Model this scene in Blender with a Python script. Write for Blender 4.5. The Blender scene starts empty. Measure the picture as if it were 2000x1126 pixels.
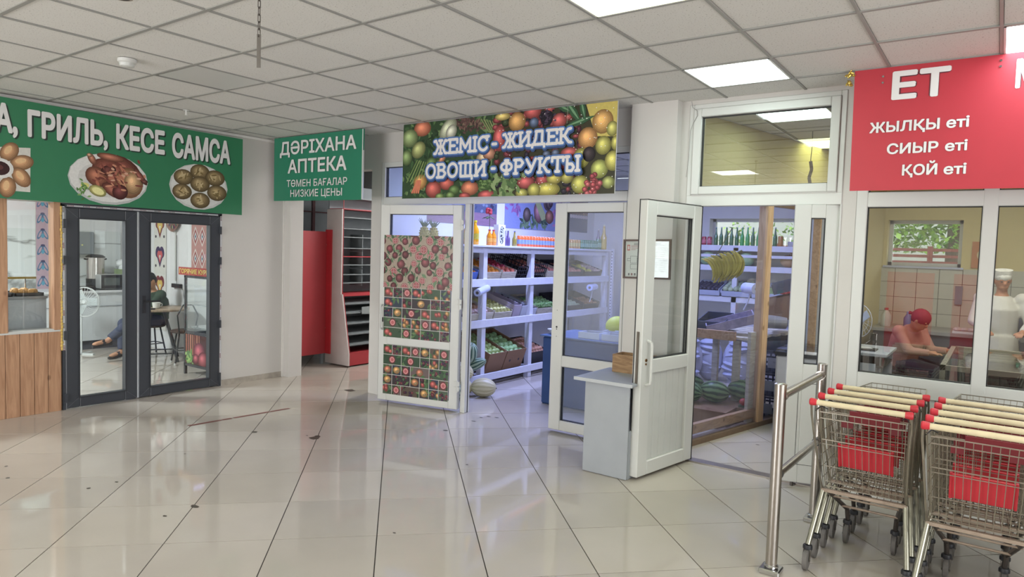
import bpy, bmesh, math, random
from mathutils import Vector, Matrix, Euler
random.seed(7)
S = bpy.context.scene
COL = S.collection
PI = math.pi
# ---------------------------------------------------------------- camera, exposure, world, big lights
S.view_settings.view_transform = 'Standard'
S.view_settings.look = 'None'
S.view_settings.exposure = 0.45
S.view_settings.gamma = 1.0
S.view_settings.use_curve_mapping = False
cam = bpy.data.cameras.new('camera'); co = bpy.data.objects.new('camera', cam); COL.objects.link(co)
cam.sensor_width = 36; cam.lens = 1327.15 / 2000 * 36; cam.clip_start = 0.05; cam.clip_end = 200
co.location = (0, 0, 1.7437); co.rotation_euler = (1.513449, -0.0314188, 0.6234478)
S.camera = co
W = bpy.data.worlds.new('world'); S.world = W; W.use_nodes = True
_bg = W.node_tree.nodes['Background']; _bg.inputs[0].default_value = (0.86, 0.93, 1.0, 1); _bg.inputs[1].default_value = 2.6
CEIL = 3.016; FW = 5.5; LW = -7.52


def area(name, loc, rot, sx, sy, power, col=(1, 1, 1), spread=180):
    l = bpy.data.lights.new(name, 'AREA'); l.shape = 'RECTANGLE'; l.size = sx; l.size_y = sy; l.energy = power; l.color = col
    l.spread = math.radians(spread)
    o = bpy.data.objects.new(name, l); COL.objects.link(o); o.location = loc; o.rotation_euler = rot
    return o


# daylight from the glazed entrance behind the camera, tilted up to lift the ceiling
area('entrance_daylight', (-5.0, -4.35, 1.45), (PI / 2 + .3, 0, 0), 4.1, 2.5, 165, (1.0, 0.985, 0.96))
area('side_fill', (3.3, 0.6, 1.5), (PI / 2 + .4, 0, PI / 2), 5.0, 2.3, 95, (1.0, 0.98, 0.95))  # added fill at an unseen side opening, aimed upward to brighten the hall
# lamps of the shops, with added fills for cafe and pharmacy
area('fruit_shop_led', (-4.75, 7.2, 2.93), (0, 0, 0), .12, 1.6, 66, (0.43, 0.50, 1.0))
area('fruit_shop_led_2', (-3.0, 7.7, 2.93), (0, 0, 0), .12, 2.0, 62, (0.43, 0.50, 1.0))
area('meat_shop_lamp', (0.2, 8.0, 2.95), (0, 0, 0), 1.6, 2.0, 55, (1.0, 0.97, 0.86))
area('cafe_fill', (-9.6, 2.0, 2.99), (0, 0, 0), .56, .56, 140, (0.95, 1.0, 1.0))  # added lamp, kept out of view, brightens the cafe
area('pharmacy_fill', (-6.35, 7.7, 2.9), (0, 0, 0), .5, .8, 50, (1.0, 0.97, 0.95))  # unseen fill added to lighten the pharmacy, hidden behind the partition


# ---------------------------------------------------------------- materials
def lin(c):
    if isinstance(c, str):
        c = [int(c[i:i + 2], 16) / 255 for i in (0, 2, 4)]
    return tuple(x / 12.92 if x <= 0.04045 else ((x + 0.055) / 1.055) ** 2.4 for x in c[:3]) + (1,)


MATS = {}


def mat(name, c, rough=0.6, metal=0.0, var=0.06, scale=8.0, bump=0.0, bscale=60.0, objvar=0.0, stretch=None, coat=0.0, emit=None, es=1.0, spec=0.5):
    if name in MATS: return MATS[name]
    m = bpy.data.materials.new(name); m.use_nodes = True; nt = m.node_tree; b = nt.nodes['Principled BSDF']
    c = lin(c); b.inputs['Roughness'].default_value = rough; b.inputs['Metallic'].default_value = metal
    b.inputs['Coat Weight'].default_value = coat
    b.inputs['Specular IOR Level'].default_value = spec
    tc = nt.nodes.new('ShaderNodeTexCoord'); mp = nt.nodes.new('ShaderNodeMapping'); nt.links.new(tc.outputs['Object'], mp.inputs[0])
    if stretch: mp.inputs['Scale'].default_value = stretch
    n = nt.nodes.new('ShaderNodeTexNoise'); n.inputs['Scale'].default_value = scale; n.inputs['Detail'].default_value = 4
    nt.links.new(mp.outputs[0], n.inputs[0])
    hs = nt.nodes.new('ShaderNodeHueSaturation'); hs.inputs['Color'].default_value = c
    mr = nt.nodes.new('ShaderNodeMapRange'); mr.inputs[3].default_value = 1 - var * 1.6; mr.inputs[4].default_value = 1 + var * 1.6
    nt.links.new(n.outputs[0], mr.inputs[0])
    last = mr.outputs[0]
    if objvar:
        oi = nt.nodes.new('ShaderNodeObjectInfo'); m2 = nt.nodes.new('ShaderNodeMapRange'); m2.inputs[3].default_value = 1 - objvar; m2.inputs[4].default_value = 1 + objvar
        nt.links.new(oi.outputs['Random'], m2.inputs[0]); mu = nt.nodes.new('ShaderNodeMath'); mu.operation = 'MULTIPLY'
        nt.links.new(last, mu.inputs[0]); nt.links.new(m2.outputs[0], mu.inputs[1]); last = mu.outputs[0]
    nt.links.new(last, hs.inputs['Value']); nt.links.new(hs.outputs[0], b.inputs['Base Color'])
    if bump:
        n2 = nt.nodes.new('ShaderNodeTexNoise'); n2.inputs['Scale'].default_value = bscale; n2.inputs['Detail'].default_value = 3
        nt.links.new(mp.outputs[0], n2.inputs[0]); bp = nt.nodes.new('ShaderNodeBump'); bp.inputs['Strength'].default_value = bump; bp.inputs['Distance'].default_value = 0.01
        nt.links.new(n2.outputs[0], bp.inputs['Height']); nt.links.new(bp.outputs[0], b.inputs['Normal'])
    if emit:
        b.inputs['Emission Color'].default_value = lin(emit); b.inputs['Emission Strength'].default_value = es
    MATS[name] = m
    return m


def glassmat(name, tint=(0.95, 0.97, 0.97), base=0.06, g=0.6, haze=0.0, hcol=(0.6, 0.7, 0.9)):
    m = bpy.data.materials.new(name); m.use_nodes = True; nt = m.node_tree; nt.nodes.clear()
    o = nt.nodes.new('ShaderNodeOutputMaterial'); mx = nt.nodes.new('ShaderNodeMixShader')
    t = nt.nodes.new('ShaderNodeBsdfTransparent'); t.inputs[0].default_value = tint + (1,)
    gl = nt.nodes.new('ShaderNodeBsdfGlossy'); gl.inputs['Roughness'].default_value = 0.0
    lw = nt.nodes.new('ShaderNodeLayerWeight'); lw.inputs[0].default_value = 0.5
    pw = nt.nodes.new('ShaderNodeMath'); pw.operation = 'POWER'; pw.inputs[1].default_value = 4
    ma = nt.nodes.new('ShaderNodeMath'); ma.operation = 'MULTIPLY_ADD'; ma.inputs[1].default_value = g; ma.inputs[2].default_value = base
    L = nt.links.new
    L(lw.outputs['Facing'], pw.inputs[0]); L(pw.outputs[0], ma.inputs[0]); L(ma.outputs[0], mx.inputs[0])
    src = t.outputs[0]
    if haze:
        d = nt.nodes.new('ShaderNodeBsdfDiffuse'); d.inputs[0].default_value = hcol + (1,)
        m3 = nt.nodes.new('ShaderNodeMixShader'); m3.inputs[0].default_value = haze
        n = nt.nodes.new('ShaderNodeTexNoise'); n.inputs['Scale'].default_value = 2.5
        tc = nt.nodes.new('ShaderNodeTexCoord'); L(tc.outputs['Object'], n.inputs[0])
        mm = nt.nodes.new('ShaderNodeMath'); mm.operation = 'MULTIPLY'; mm.inputs[1].default_value = haze * 2; L(n.outputs[0], mm.inputs[0]); L(mm.outputs[0], m3.inputs[0])
        L(src, m3.inputs[1]); L(d.outputs[0], m3.inputs[2]); src = m3.outputs[0]
    L(src, mx.inputs[1]); L(gl.outputs[0], mx.inputs[2]); L(mx.outputs[0], o.inputs[0])
    MATS[name] = m
    return m


def attrmat(name, rough=0.5, coat=0.0):
    m = bpy.data.materials.new(name); m.use_nodes = True; nt = m.node_tree; b = nt.nodes['Principled BSDF']
    a = nt.nodes.new('ShaderNodeAttribute'); a.attribute_name = 'Col'
    tc = nt.nodes.new('ShaderNodeTexCoord'); n = nt.nodes.new('ShaderNodeTexNoise'); n.inputs['Scale'].default_value = 45; n.inputs['Detail'].default_value = 5
    nt.links.new(tc.outputs['Object'], n.inputs[0])
    hs = nt.nodes.new('ShaderNodeHueSaturation'); mr = nt.nodes.new('ShaderNodeMapRange'); mr.inputs[3].default_value = 0.86; mr.inputs[4].default_value = 1.14
    nt.links.new(n.outputs[0], mr.inputs[0]); nt.links.new(mr.outputs[0], hs.inputs['Value']); nt.links.new(a.outputs['Color'], hs.inputs['Color'])
    hs.inputs['Saturation'].default_value = .84
    nt.links.new(hs.outputs[0], b.inputs['Base Color']); b.inputs['Roughness'].default_value = rough; b.inputs['Coat Weight'].default_value = coat
    b.inputs['Specular IOR Level'].default_value = 0.25
    MATS[name] = m
    return m


def woodmat(name, c1, c2, scale=3.0, stretch=(1, 1, 1), rough=0.5, knots=True):
    m = bpy.data.materials.new(name); m.use_nodes = True; nt = m.node_tree; b = nt.nodes['Principled BSDF']; L = nt.links.new
    tc = nt.nodes.new('ShaderNodeTexCoord'); mp = nt.nodes.new('ShaderNodeMapping'); mp.inputs['Scale'].default_value = stretch
    oi = nt.nodes.new('ShaderNodeObjectInfo'); va = nt.nodes.new('ShaderNodeVectorMath'); va.operation = 'ADD'
    sc = nt.nodes.new('ShaderNodeVectorMath'); sc.operation = 'SCALE'; sc.inputs['Scale'].default_value = 13
    cx = nt.nodes.new('ShaderNodeCombineXYZ'); L(oi.outputs['Random'], cx.inputs[0]); L(oi.outputs['Random'], cx.inputs[1]); L(cx.outputs[0], sc.inputs[0])
    L(tc.outputs['Object'], mp.inputs[0]); L(mp.outputs[0], va.inputs[0]); L(sc.outputs[0], va.inputs[1])
    n = nt.nodes.new('ShaderNodeTexNoise'); n.inputs['Scale'].default_value = scale; n.inputs['Detail'].default_value = 6; n.inputs['Distortion'].default_value = 1.2
    L(va.outputs[0], n.inputs[0])
    r = nt.nodes.new('ShaderNodeValToRGB'); r.color_ramp.elements[0].position = 0.35; r.color_ramp.elements[0].color = lin(c1); r.color_ramp.elements[1].position = 0.68; r.color_ramp.elements[1].color = lin(c2)
    L(n.outputs[0], r.inputs[0]); out = r.outputs[0]
    if knots:
        v = nt.nodes.new('ShaderNodeTexVoronoi'); v.inputs['Scale'].default_value = 5.5
        mp2 = nt.nodes.new('ShaderNodeMapping'); mp2.inputs['Scale'].default_value = (1, 1, 0.6) if stretch[2] < 1 else (1, 1, 1); L(tc.outputs['Object'], mp2.inputs[0]); L(mp2.outputs[0], v.inputs[0])
        r2 = nt.nodes.new('ShaderNodeValToRGB'); r2.color_ramp.elements[0].position = 0.05; r2.color_ramp.elements[0].color = (0.28, 0.2, 0.15, 1); r2.color_ramp.elements[1].position = 0.12; r2.color_ramp.elements[1].color = (1, 1, 1, 1)
        L(v.outputs['Distance'], r2.inputs[0])
        mx = nt.nodes.new('ShaderNodeMixRGB'); mx.blend_type = 'MULTIPLY'; mx.inputs[0].default_value = 0.7; L(out, mx.inputs[1]); L(r2.outputs[0], mx.inputs[2]); out = mx.outputs[0]
    L(out, b.inputs['Base Color']); b.inputs['Roughness'].default_value = rough
    MATS[name] = m
    return m


M = mat
WALL = M('white_paint', 'cac6c1', 0.85, var=0.03, scale=1.5, bump=0.08, bscale=35)
WALLB = M('shop_wall_white', 'dcdcdc', 0.8, var=0.03)
PVC = M('white_pvc', 'cfcfcb', 0.32, var=0.025, scale=3)
PVCG = M('white_pvc_worn', 'c9cac6', 0.4, var=0.05, scale=5)
GASK = M('black_gasket', '2b2b2c', 0.6)
GREYF = M('anthracite_frame', '3c3f45', 0.38, var=0.03)
GLASS = glassmat('clear_glass')
GLASSR = glassmat('window_glass_reflective', (0.90, 0.92, 0.91), 0.12, 0.6)
GLASSH = glassmat('dusty_glass', (0.90, 0.93, 0.97), 0.07, 0.6, haze=0.04)
FILM = glassmat('clear_film', (0.90, 0.91, 0.94), 0.04, 0.35, haze=0.03, hcol=(0.62, 0.64, 0.78))
STEEL = M('brushed_steel', 'b9b3ad', 0.24, 1.0, var=0.05, scale=3, stretch=(30, 30, 1))
CHROME = M('chrome_plate', 'c8c8c8', 0.12, 1.0)
WIRE = M('zinc_wire', 'a6a093', 0.35, 0.85, var=0.12, scale=20)
RUSTY = M('rusty_bar', 'ab9a8a', 0.5, 0.6, var=0.2, scale=25)
DARKT = M('dark_tube', '5d5753', 0.4, 0.7, var=0.1)
ZTUBE = M('zinc_tube', 'a9a797', 0.28, 0.9, var=0.08)
CREAM = M('cream_plastic', 'd8c9a6', 0.45, var=0.07, scale=30)
REDP = M('red_plastic', 'c4303c', 0.4, var=0.08)
REDD = M('dark_red_plastic', '76232b', 0.5)
BLACKP = M('black_plastic', '26262a', 0.5)
RUBBER = M('grey_rubber', '6e6a66', 0.7)
PRINT = attrmat('printed_vinyl', 0.42)
WOOD = woodmat('knotty_pine', 'a2785a', 'c09674', 5, (6, 6, 0.45))
WOODH = woodmat('pine_beam', 'a07c58', 'be9a74', 5, (5, 0.5, 5))
OLDW = woodmat('old_box_wood', '8a6a4c', 'b08e68', 6, (1, 6, 6), 0.7, False)
PALEW = woodmat('pale_crate_wood', 'b8b09c', 'd6d0be', 6, (1, 1, 6), 0.7, False)
CARD = M('cardboard', '8c6c52', 0.85, var=0.06)
SHELFP = M('painted_shelf', 'd2d4de', 0.55, var=0.07, scale=14)


# ---------------------------------------------------------------- mesh builder
class MB:
    def __init__(s): s.v = []; s.f = []; s.T = Matrix.Identity(4); s.c = []
    def _a(s, vs, fs, col=None):
        n = len(s.v); s.v += [tuple(s.T @ Vector(p)) for p in vs]; s.f += [tuple(i + n for i in f) for f in fs]; s.c += [col] * len(fs); return s
    def box(s, x0, y0, z0, x1, y1, z1):
        if x0 > x1: x0, x1 = x1, x0
        if y0 > y1: y0, y1 = y1, y0
        if z0 > z1: z0, z1 = z1, z0
        return s._a([(x0, y0, z0), (x1, y0, z0), (x1, y1, z0), (x0, y1, z0), (x0, y0, z1), (x1, y0, z1), (x1, y1, z1), (x0, y1, z1)],
                    [(3, 2, 1, 0), (4, 5, 6, 7), (0, 1, 5, 4), (1, 2, 6, 5), (2, 3, 7, 6), (3, 0, 4, 7)])
    def quad(s, a, b, c, d): return s._a([a, b, c, d], [(0, 1, 2, 3)])
    def tube(s, a, b, r, n=8, r2=None, caps=True):
        a, b = Vector(a), Vector(b); d = (b - a)
        if d.length < 1e-6: return s
        d.normalize(); u = d.orthogonal().normalized(); w = d.cross(u); r2 = r if r2 is None else r2
        vs = []
        for p, q in ((a, r), (b, r2)):
            for k in range(n):
                t = 2 * PI * k / n; vs.append(p + u * math.cos(t) * q + w * math.sin(t) * q)
        fs = [(k, (k + 1) % n, n + (k + 1) % n, n + k) for k in range(n)]
        if caps: fs += [tuple(reversed(range(n))), tuple(range(n, 2 * n))]
        return s._a(vs, fs)
    def path(s, pts, r, n=6):
        for a, b in zip(pts, pts[1:]): s.tube(a, b, r, n)
        return s
    def lathe(s, prof, c=(0, 0, 0), n=12, axis='z', cap=True):
        vs = []; fs = []
        for (r, h) in prof:
            for k in range(n):
                t = 2 * PI * k / n; p = (r * math.cos(t), r * math.sin(t), h)
                if axis == 'x': p = (h, p[0], p[1])
                if axis == 'y': p = (p[1], h, p[0])
                vs.append((p[0] + c[0], p[1] + c[1], p[2] + c[2]))
        for i in range(len(prof) - 1):
            for k in range(n): fs.append((i * n + k, i * n + (k + 1) % n, (i + 1) * n + (k + 1) % n, (i + 1) * n + k))
        if cap:
            fs.append(tuple(reversed(range(n)))); fs.append(tuple(range((len(prof) - 1) * n, len(prof) * n)))
        return s._a(vs, fs)
    def ell(s, c, r, n=12, m=8, rot=None):
        R = Euler(rot).to_matrix() if rot else Matrix.Identity(3); vs = []; fs = []
        if not hasattr(r, '__len__'): r = (r, r, r)
        for i in range(1, m):
            ph = PI * i / m
            for k in range(n):
                t = 2 * PI * k / n; vs.append(Vector(c) + R @ Vector((r[0] * math.sin(ph) * math.cos(t), r[1] * math.sin(ph) * math.sin(t), r[2] * math.cos(ph))))
        vs.append(Vector(c) + R @ Vector((0, 0, r[2]))); vs.append(Vector(c) + R @ Vector((0, 0, -r[2]))); T = len(vs) - 2
        for i in range(m - 2):
            for k in range(n): fs.append((i * n + k, (i + 1) * n + k, (i + 1) * n + (k + 1) % n, i * n + (k + 1) % n))
        for k in range(n): fs.append((T, k, (k + 1) % n)); fs.append((T + 1, (m - 2) * n + (k + 1) % n, (m - 2) * n + k))
        return s._a(vs, fs)
    def prism(s, poly, d, axis='y'):
        """poly in the plane across axis, thickness from d[0] to d[1]"""
        n = len(poly); vs = []
        for q in d:
            for (a, b) in poly: vs.append({'y': (a, q, b), 'x': (q, a, b), 'z': (a, b, q)}[axis])
        fs = [tuple(range(n)), tuple(reversed(range(n, 2 * n)))] + [(k, (k + 1) % n, n + (k + 1) % n, n + k) for k in range(n)]
        return s._a(vs, fs)
    def mesh(s, name, m, smooth=False, fix=True):
        me = bpy.data.meshes.new(name); me.from_pydata(s.v, [], s.f); me.materials.append(m)
        if fix:
            bm = bmesh.new(); bm.from_mesh(me); bmesh.ops.recalc_face_normals(bm, faces=bm.faces); bm.to_mesh(me); bm.free()
        if smooth:
            me.polygons.foreach_set('use_smooth', [True] * len(me.polygons))
            try: me.set_sharp_from_angle(angle=math.radians(40))
            except Exception: pass
        return me
    def build(s, name, m, parent=None, smooth=False, world=True, bevel=0.0, **props):
        if parent is not None and world:
            iv = WM(parent).inverted(); s.v = [tuple(iv @ Vector(p)) for p in s.v]
        o = bpy.data.objects.new(name, s.mesh(name, m, smooth)); COL.objects.link(o)
        if parent is not None: o.parent = parent
        if bevel:
            b = o.modifiers.new('bevel', 'BEVEL'); b.width = bevel; b.segments = 1; b.limit_method = 'ANGLE'
        for k, v in props.items(): o[k] = v
        return o


def WM(o):
    m = Matrix.LocRotScale(o.location, o.rotation_euler, None)
    return WM(o.parent) @ m if o.parent else m


def tag(o, label, cat, group=None, kind=None):
    o['label'] = label; o['category'] = cat
    if group: o['group'] = group
    if kind: o['kind'] = kind
    return o


def thing(name, label, cat, loc=(0, 0, 0), rot=0.0, group=None):
    o = bpy.data.objects.new(name, None); COL.objects.link(o); o.location = loc
    o.rotation_euler = (0, 0, rot) if not hasattr(rot, '__len__') else rot
    o.empty_display_size = 0.05
    return tag(o, label, cat, group)


def struct(o, label=None):
    o['kind'] = 'structure'
    if label: o['label'] = label
    return o


def sroot(name, label, loc=(0, 0, 0), rot=0.0):
    o = bpy.data.objects.new(name, None); COL.objects.link(o); o.location = loc; o.rotation_euler = (0, 0, rot); o.empty_display_size = 0.05
    return struct(o, label)


def dup(root, loc, rot=None, label=None, group=None):
    r = root.copy(); COL.objects.link(r); r.location = loc
    if rot is not None: r.rotation_euler = (0, 0, rot) if not hasattr(rot, '__len__') else rot
    if label: r['label'] = label
    if group: r['group'] = group
    for ch in list(root.children):
        c = ch.copy(); COL.objects.link(c); c.parent = r
        for g in list(ch.children):
            d = g.copy(); COL.objects.link(d); d.parent = c
    return r


def inst(name, me, loc, rot, label=None, cat=None, group=None, parent=None, scale=None):
    o = bpy.data.objects.new(name, me); COL.objects.link(o); o.location = loc; o.rotation_euler = rot
    if scale is not None: o.scale = scale
    if parent is not None: o.parent = parent
    if label: o['label'] = label
    if cat: o['category'] = cat
    if group: o['group'] = group
    return o


# ---------------------------------------------------------------- flat print painter
def homog(src, dst):
    A = []; B = []
    for (x, y), (u, v) in zip(src, dst):
        A.append([x, y, 1, 0, 0, 0, -u * x, -u * y]); B.append(u)
        A.append([0, 0, 0, x, y, 1, -v * x, -v * y]); B.append(v)
    n = 8
    for i in range(n):
        p = max(range(i, n), key=lambda r: abs(A[r][i])); A[i], A[p] = A[p], A[i]; B[i], B[p] = B[p], B[i]
        for r in range(n):
            if r != i:
                k = A[r][i] / A[i][i]
                A[r] = [a - k * b for a, b in zip(A[r], A[i])]; B[r] -= k * B[i]
    h = [B[i] / A[i][i] for i in range(n)]
    return lambda x, y: ((h[0] * x + h[1] * y + h[2]) / (h[6] * x + h[7] * y + 1), (h[3] * x + h[4] * y + h[5]) / (h[6] * x + h[7] * y + 1))


class Print:
    """flat printed artwork: coloured polygons in (u,v) metres, each layer 0.1 mm above the last"""
    def __init__(s, clip=None): s.v = []; s.f = []; s.c = []; s.z = 0.0; s.clip = clip; s.g = {}
    def _clip(s, poly):
        if not s.clip: return poly
        x0, y0, x1, y1 = s.clip
        for ax, val, sg in ((0, x0, 1), (0, x1, -1), (1, y0, 1), (1, y1, -1)):
            out = []
            for i in range(len(poly)):
                a, b = poly[i - 1], poly[i]; da = (a[ax] - val) * sg; db = (b[ax] - val) * sg
                if da >= 0: out.append(a)
                if (da >= 0) != (db >= 0):
                    t = da / (da - db); out.append(tuple(a[k] + (b[k] - a[k]) * t for k in range(2)))
            poly = out
            if len(poly) < 3: return []
        return poly
    def poly(s, pts, c, same=False):
        pts = s._clip([tuple(p) for p in pts])
        if len(pts) < 3: return s
        x0, x1 = min(p[0] for p in pts), max(p[0] for p in pts); y0, y1 = min(p[1] for p in pts), max(p[1] for p in pts)
        z = 0.0; cells = [(i, j) for i in range(int(x0 / .05), int(x1 / .05) + 1) for j in range(int(y0 / .05), int(y1 / .05) + 1)]
        for q in cells:
            for (a0, a1, b0, b1, zz) in s.g.get(q, ()):
                if zz >= z and a0 < x1 and a1 > x0 and b0 < y1 and b1 > y0: z = zz + 0.00005
        for q in cells: s.g.setdefault(q, []).append((x0, x1, y0, y1, z))
        z += s.z
        n = len(s.v); s.v += [(p[0], p[1], z) for p in pts]; s.f.append(tuple(range(n, n + len(pts)))); s.c.append(lin(c)); return s
    def rect(s, x0, y0, x1, y1, c): return s.poly([(x0, y0), (x1, y0), (x1, y1), (x0, y1)], c)
    def ell(s, cx, cy, rx, ry, c, a=0, n=18):
        return s.poly([(cx + rx * math.cos(t) * math.cos(a) - ry * math.sin(t) * math.sin(a), cy + rx * math.cos(t) * math.sin(a) + ry * math.sin(t) * math.cos(a)) for t in [2 * PI * k / n for k in range(n)]], c)
    def ball(s, cx, cy, rx, ry, c, a=0, hi=0.35, steps=7):
        """printed round fruit: darker rim to lighter heart"""
        c = [int(c[i:i + 2], 16) / 255 for i in (0, 2, 4)]
        for k in range(steps):
            t = k / (steps - 1); q = [min(1, x * (0.62 + 0.5 * t) + hi * 0.25 * t) for x in c]
            s.ell(cx - rx * 0.16 * t, cy + ry * 0.2 * t, rx * (1 - 0.8 * t), ry * (1 - 0.8 * t), q, a)
        return s
    def leaf(s, cx, cy, l, w, a, c):
        pts = [(-l, 0), (-l * .4, w * .8), (l * .2, w), (l, 0), (l * .2, -w), (-l * .4, -w * .8)]
        return s.poly([(cx + p[0] * math.cos(a) - p[1] * math.sin(a), cy + p[0] * math.sin(a) + p[1] * math.cos(a)) for p in pts], c)
    def stroke(s, pts, w, c):
        for a, b in zip(pts, pts[1:]):
            d = math.hypot(b[0] - a[0], b[1] - a[1]) or 1; nx, ny = -(b[1] - a[1]) / d * w / 2, (b[0] - a[0]) / d * w / 2
            s.poly([(a[0] + nx, a[1] + ny), (a[0] - nx, a[1] - ny), (b[0] - nx, b[1] - ny), (b[0] + nx, b[1] + ny)], c, same=True)
        for p in pts: s.poly([(p[0] + w / 2 * math.cos(t), p[1] + w / 2 * math.sin(t)) for t in [2 * PI * k / 10 for k in range(10)]], c, same=True)
        return s
    def build(s, name, origin, ux, uy, parent=None, m=None, **props):
        o0, ux, uy = Vector(origin), Vector(ux).normalized(), Vector(uy).normalized(); nz = ux.cross(uy)
        iv = WM(parent).inverted() if parent is not None else Matrix.Identity(4)
        vs = [tuple(iv @ (o0 + ux * a + uy * b + nz * c)) for a, b, c in s.v]
        me = bpy.data.meshes.new(name); me.from_pydata(vs, [], s.f); me.materials.append(m or PRINT)
        at = me.color_attributes.new('Col', 'FLOAT_COLOR', 'CORNER'); data = []
        for f, c in zip(s.f, s.c): data += list(c) * len(f)
        at.data.foreach_set('color', data)
        o = bpy.data.objects.new(name, me); COL.objects.link(o)
        if parent is not None: o.parent = parent
        for k, v in props.items(): o[k] = v
        return o


_capcache = {}


def glyphs(body, shear=0.0):
    '''outline of a string filled by winding number -> (verts, triangles)'''
    from mathutils.geometry import delaunay_2d_cdt
    cu = bpy.data.curves.new('t', 'FONT'); cu.body = body; cu.resolution_u = 4; cu.fill_mode = 'NONE'
    to = bpy.data.objects.new('t', cu); COL.objects.link(to)
    me = bpy.data.meshes.new_from_object(to.evaluated_get(bpy.context.evaluated_depsgraph_get())); bpy.data.objects.remove(to)
    vs = [Vector((v.co.x, v.co.y)) for v in me.vertices]; es = [(min(e.vertices), max(e.vertices)) for e in me.edges]
    E = [(vs[a], vs[b]) if b == a + 1 else (vs[b], vs[a]) for a, b in es]; r = delaunay_2d_cdt(vs, es, [], 0, 1e-6); out = []
    for f in r[2]:
        c = sum((r[0][i] for i in f), Vector((0, 0))) / len(f); w = 0
        for A, B in E:
            if (A.y <= c.y) != (B.y <= c.y) and A.x + (c.y - A.y) / (B.y - A.y) * (B.x - A.x) > c.x: w += 1 if B.y > A.y else -1
        if w: out.append(tuple(f))
    return [(v.x, v.y, 0.0) for v in r[0]], out


def text(name, body, x0, x1, z0, z1, origin, ux, uy, m, parent, depth=0.0006, bold=0.02, lift=0.002, shear=0.0, **props):
    """flat lettering: baseline z0, cap height z1, from x0 to x1 along ux"""
    vs, fsx = glyphs(body)
    used = sorted({i for f in fsx for i in f}); ix = {a: b for b, a in enumerate(used)}; vs = [vs[i] for i in used]; fsx = [tuple(ix[i] for i in f) for f in fsx]
    if 'H' not in _capcache: ys = [v[1] for v in glyphs('H')[0]]; _capcache['H'] = (min(ys), max(ys))
    key = 'H'
    b0, b1 = _capcache[key]; b0 -= bold; b1 += bold
    if True:      # heavier weight: the outline repeated round a small circle
        V2 = []; F2 = []
        for k in range(12):
            n = len(V2); dx, dy = bold * math.cos(k * PI / 6), bold * math.sin(k * PI / 6); V2 += [(a + dx, b + dy, c + .0001 * k) for a, b, c in vs]; F2 += [tuple(i + n for i in f) for f in fsx]
        me = bpy.data.meshes.new(name); me.from_pydata(V2, [], F2)
    xs = [v.co.x for v in me.vertices]; a0, a1 = min(xs), max(xs)
    o0, ux, uy = Vector(origin), Vector(ux).normalized(), Vector(uy).normalized(); nz = ux.cross(uy)
    iv = WM(parent).inverted() if parent is not None else Matrix.Identity(4)
    for v in me.vertices:
        u = x0 + (v.co.x - a0) / (a1 - a0) * (x1 - x0); w = z0 + (v.co.y - b0) / (b1 - b0) * (z1 - z0)
        v.co = iv @ (o0 + ux * u + uy * w + nz * (lift + v.co.z))
    me.materials.clear(); me.materials.append(m)
    o = bpy.data.objects.new(name, me); COL.objects.link(o)
    if parent is not None: o.parent = parent
    for k, v in props.items(): o[k] = v
    return o

# ================================================================ SETTING
# ---- floor: 0.6 m polished tiles laid on the diagonal
TILE = M('polished_tile', 'bab2a7', 0.05, var=0.05, scale=2.2, objvar=0.055, spec=.4)
GROUT = M('grout', '45413c', 0.9)
floor = MB().box(-13, -5, -0.12, 4.2, 11.4, -0.005).build('floor', GROUT); struct(floor)
A0 = 0.78593; FX, FY = -4.22298, 1.53002; h = 0.2968
tm = MB().box(-h, -h, -0.012, h, h, 0).mesh('tile', TILE)
ca, sa = math.cos(A0), math.sin(A0); zones = [(-7.4, 1.2, 0.9, 5.5), (-5.9, 5.5, -2.7, 8.6), (-2.4, 5.5, -0.9, 7.4), (-8.4, 5.5, -5.9, 6.9), (-11.4, 3.0, -7.4, 5.4)]
far = MB(); nt_ = 0
for i in range(-22, 22):
    for j in range(-22, 22):
        u, v = i + .5, j + .5
        x = FX + .6 * (ca * u - sa * v); y = FY + .6 * (sa * u + ca * v)
        if not (-12.6 < x < 3.8 and -4.6 < y < 11): continue
        vis = any(a - .3 < x < c + .3 and b - .3 < y < d + .3 for a, b, c, d in zones) and y > 1.1 - 0.0 * x
        # inside the field of view from the photograph's standpoint
        an = math.degrees(math.atan2(-x, y)); vis = vis and -4 < an < 76 and nt_ < 295
        if vis:
            inst('tile', tm, (x, y, 0), (0, 0, A0 + PI / 2 * random.randrange(4)), parent=floor); nt_ += 1
        else:
            far.T = Matrix.Translation((x, y, 0)) @ Matrix.Rotation(A0, 4, 'Z'); far.box(-h, -h, -0.012, h, h, 0)
far.build('tile_field', TILE, floor, kind='stuff')
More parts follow.
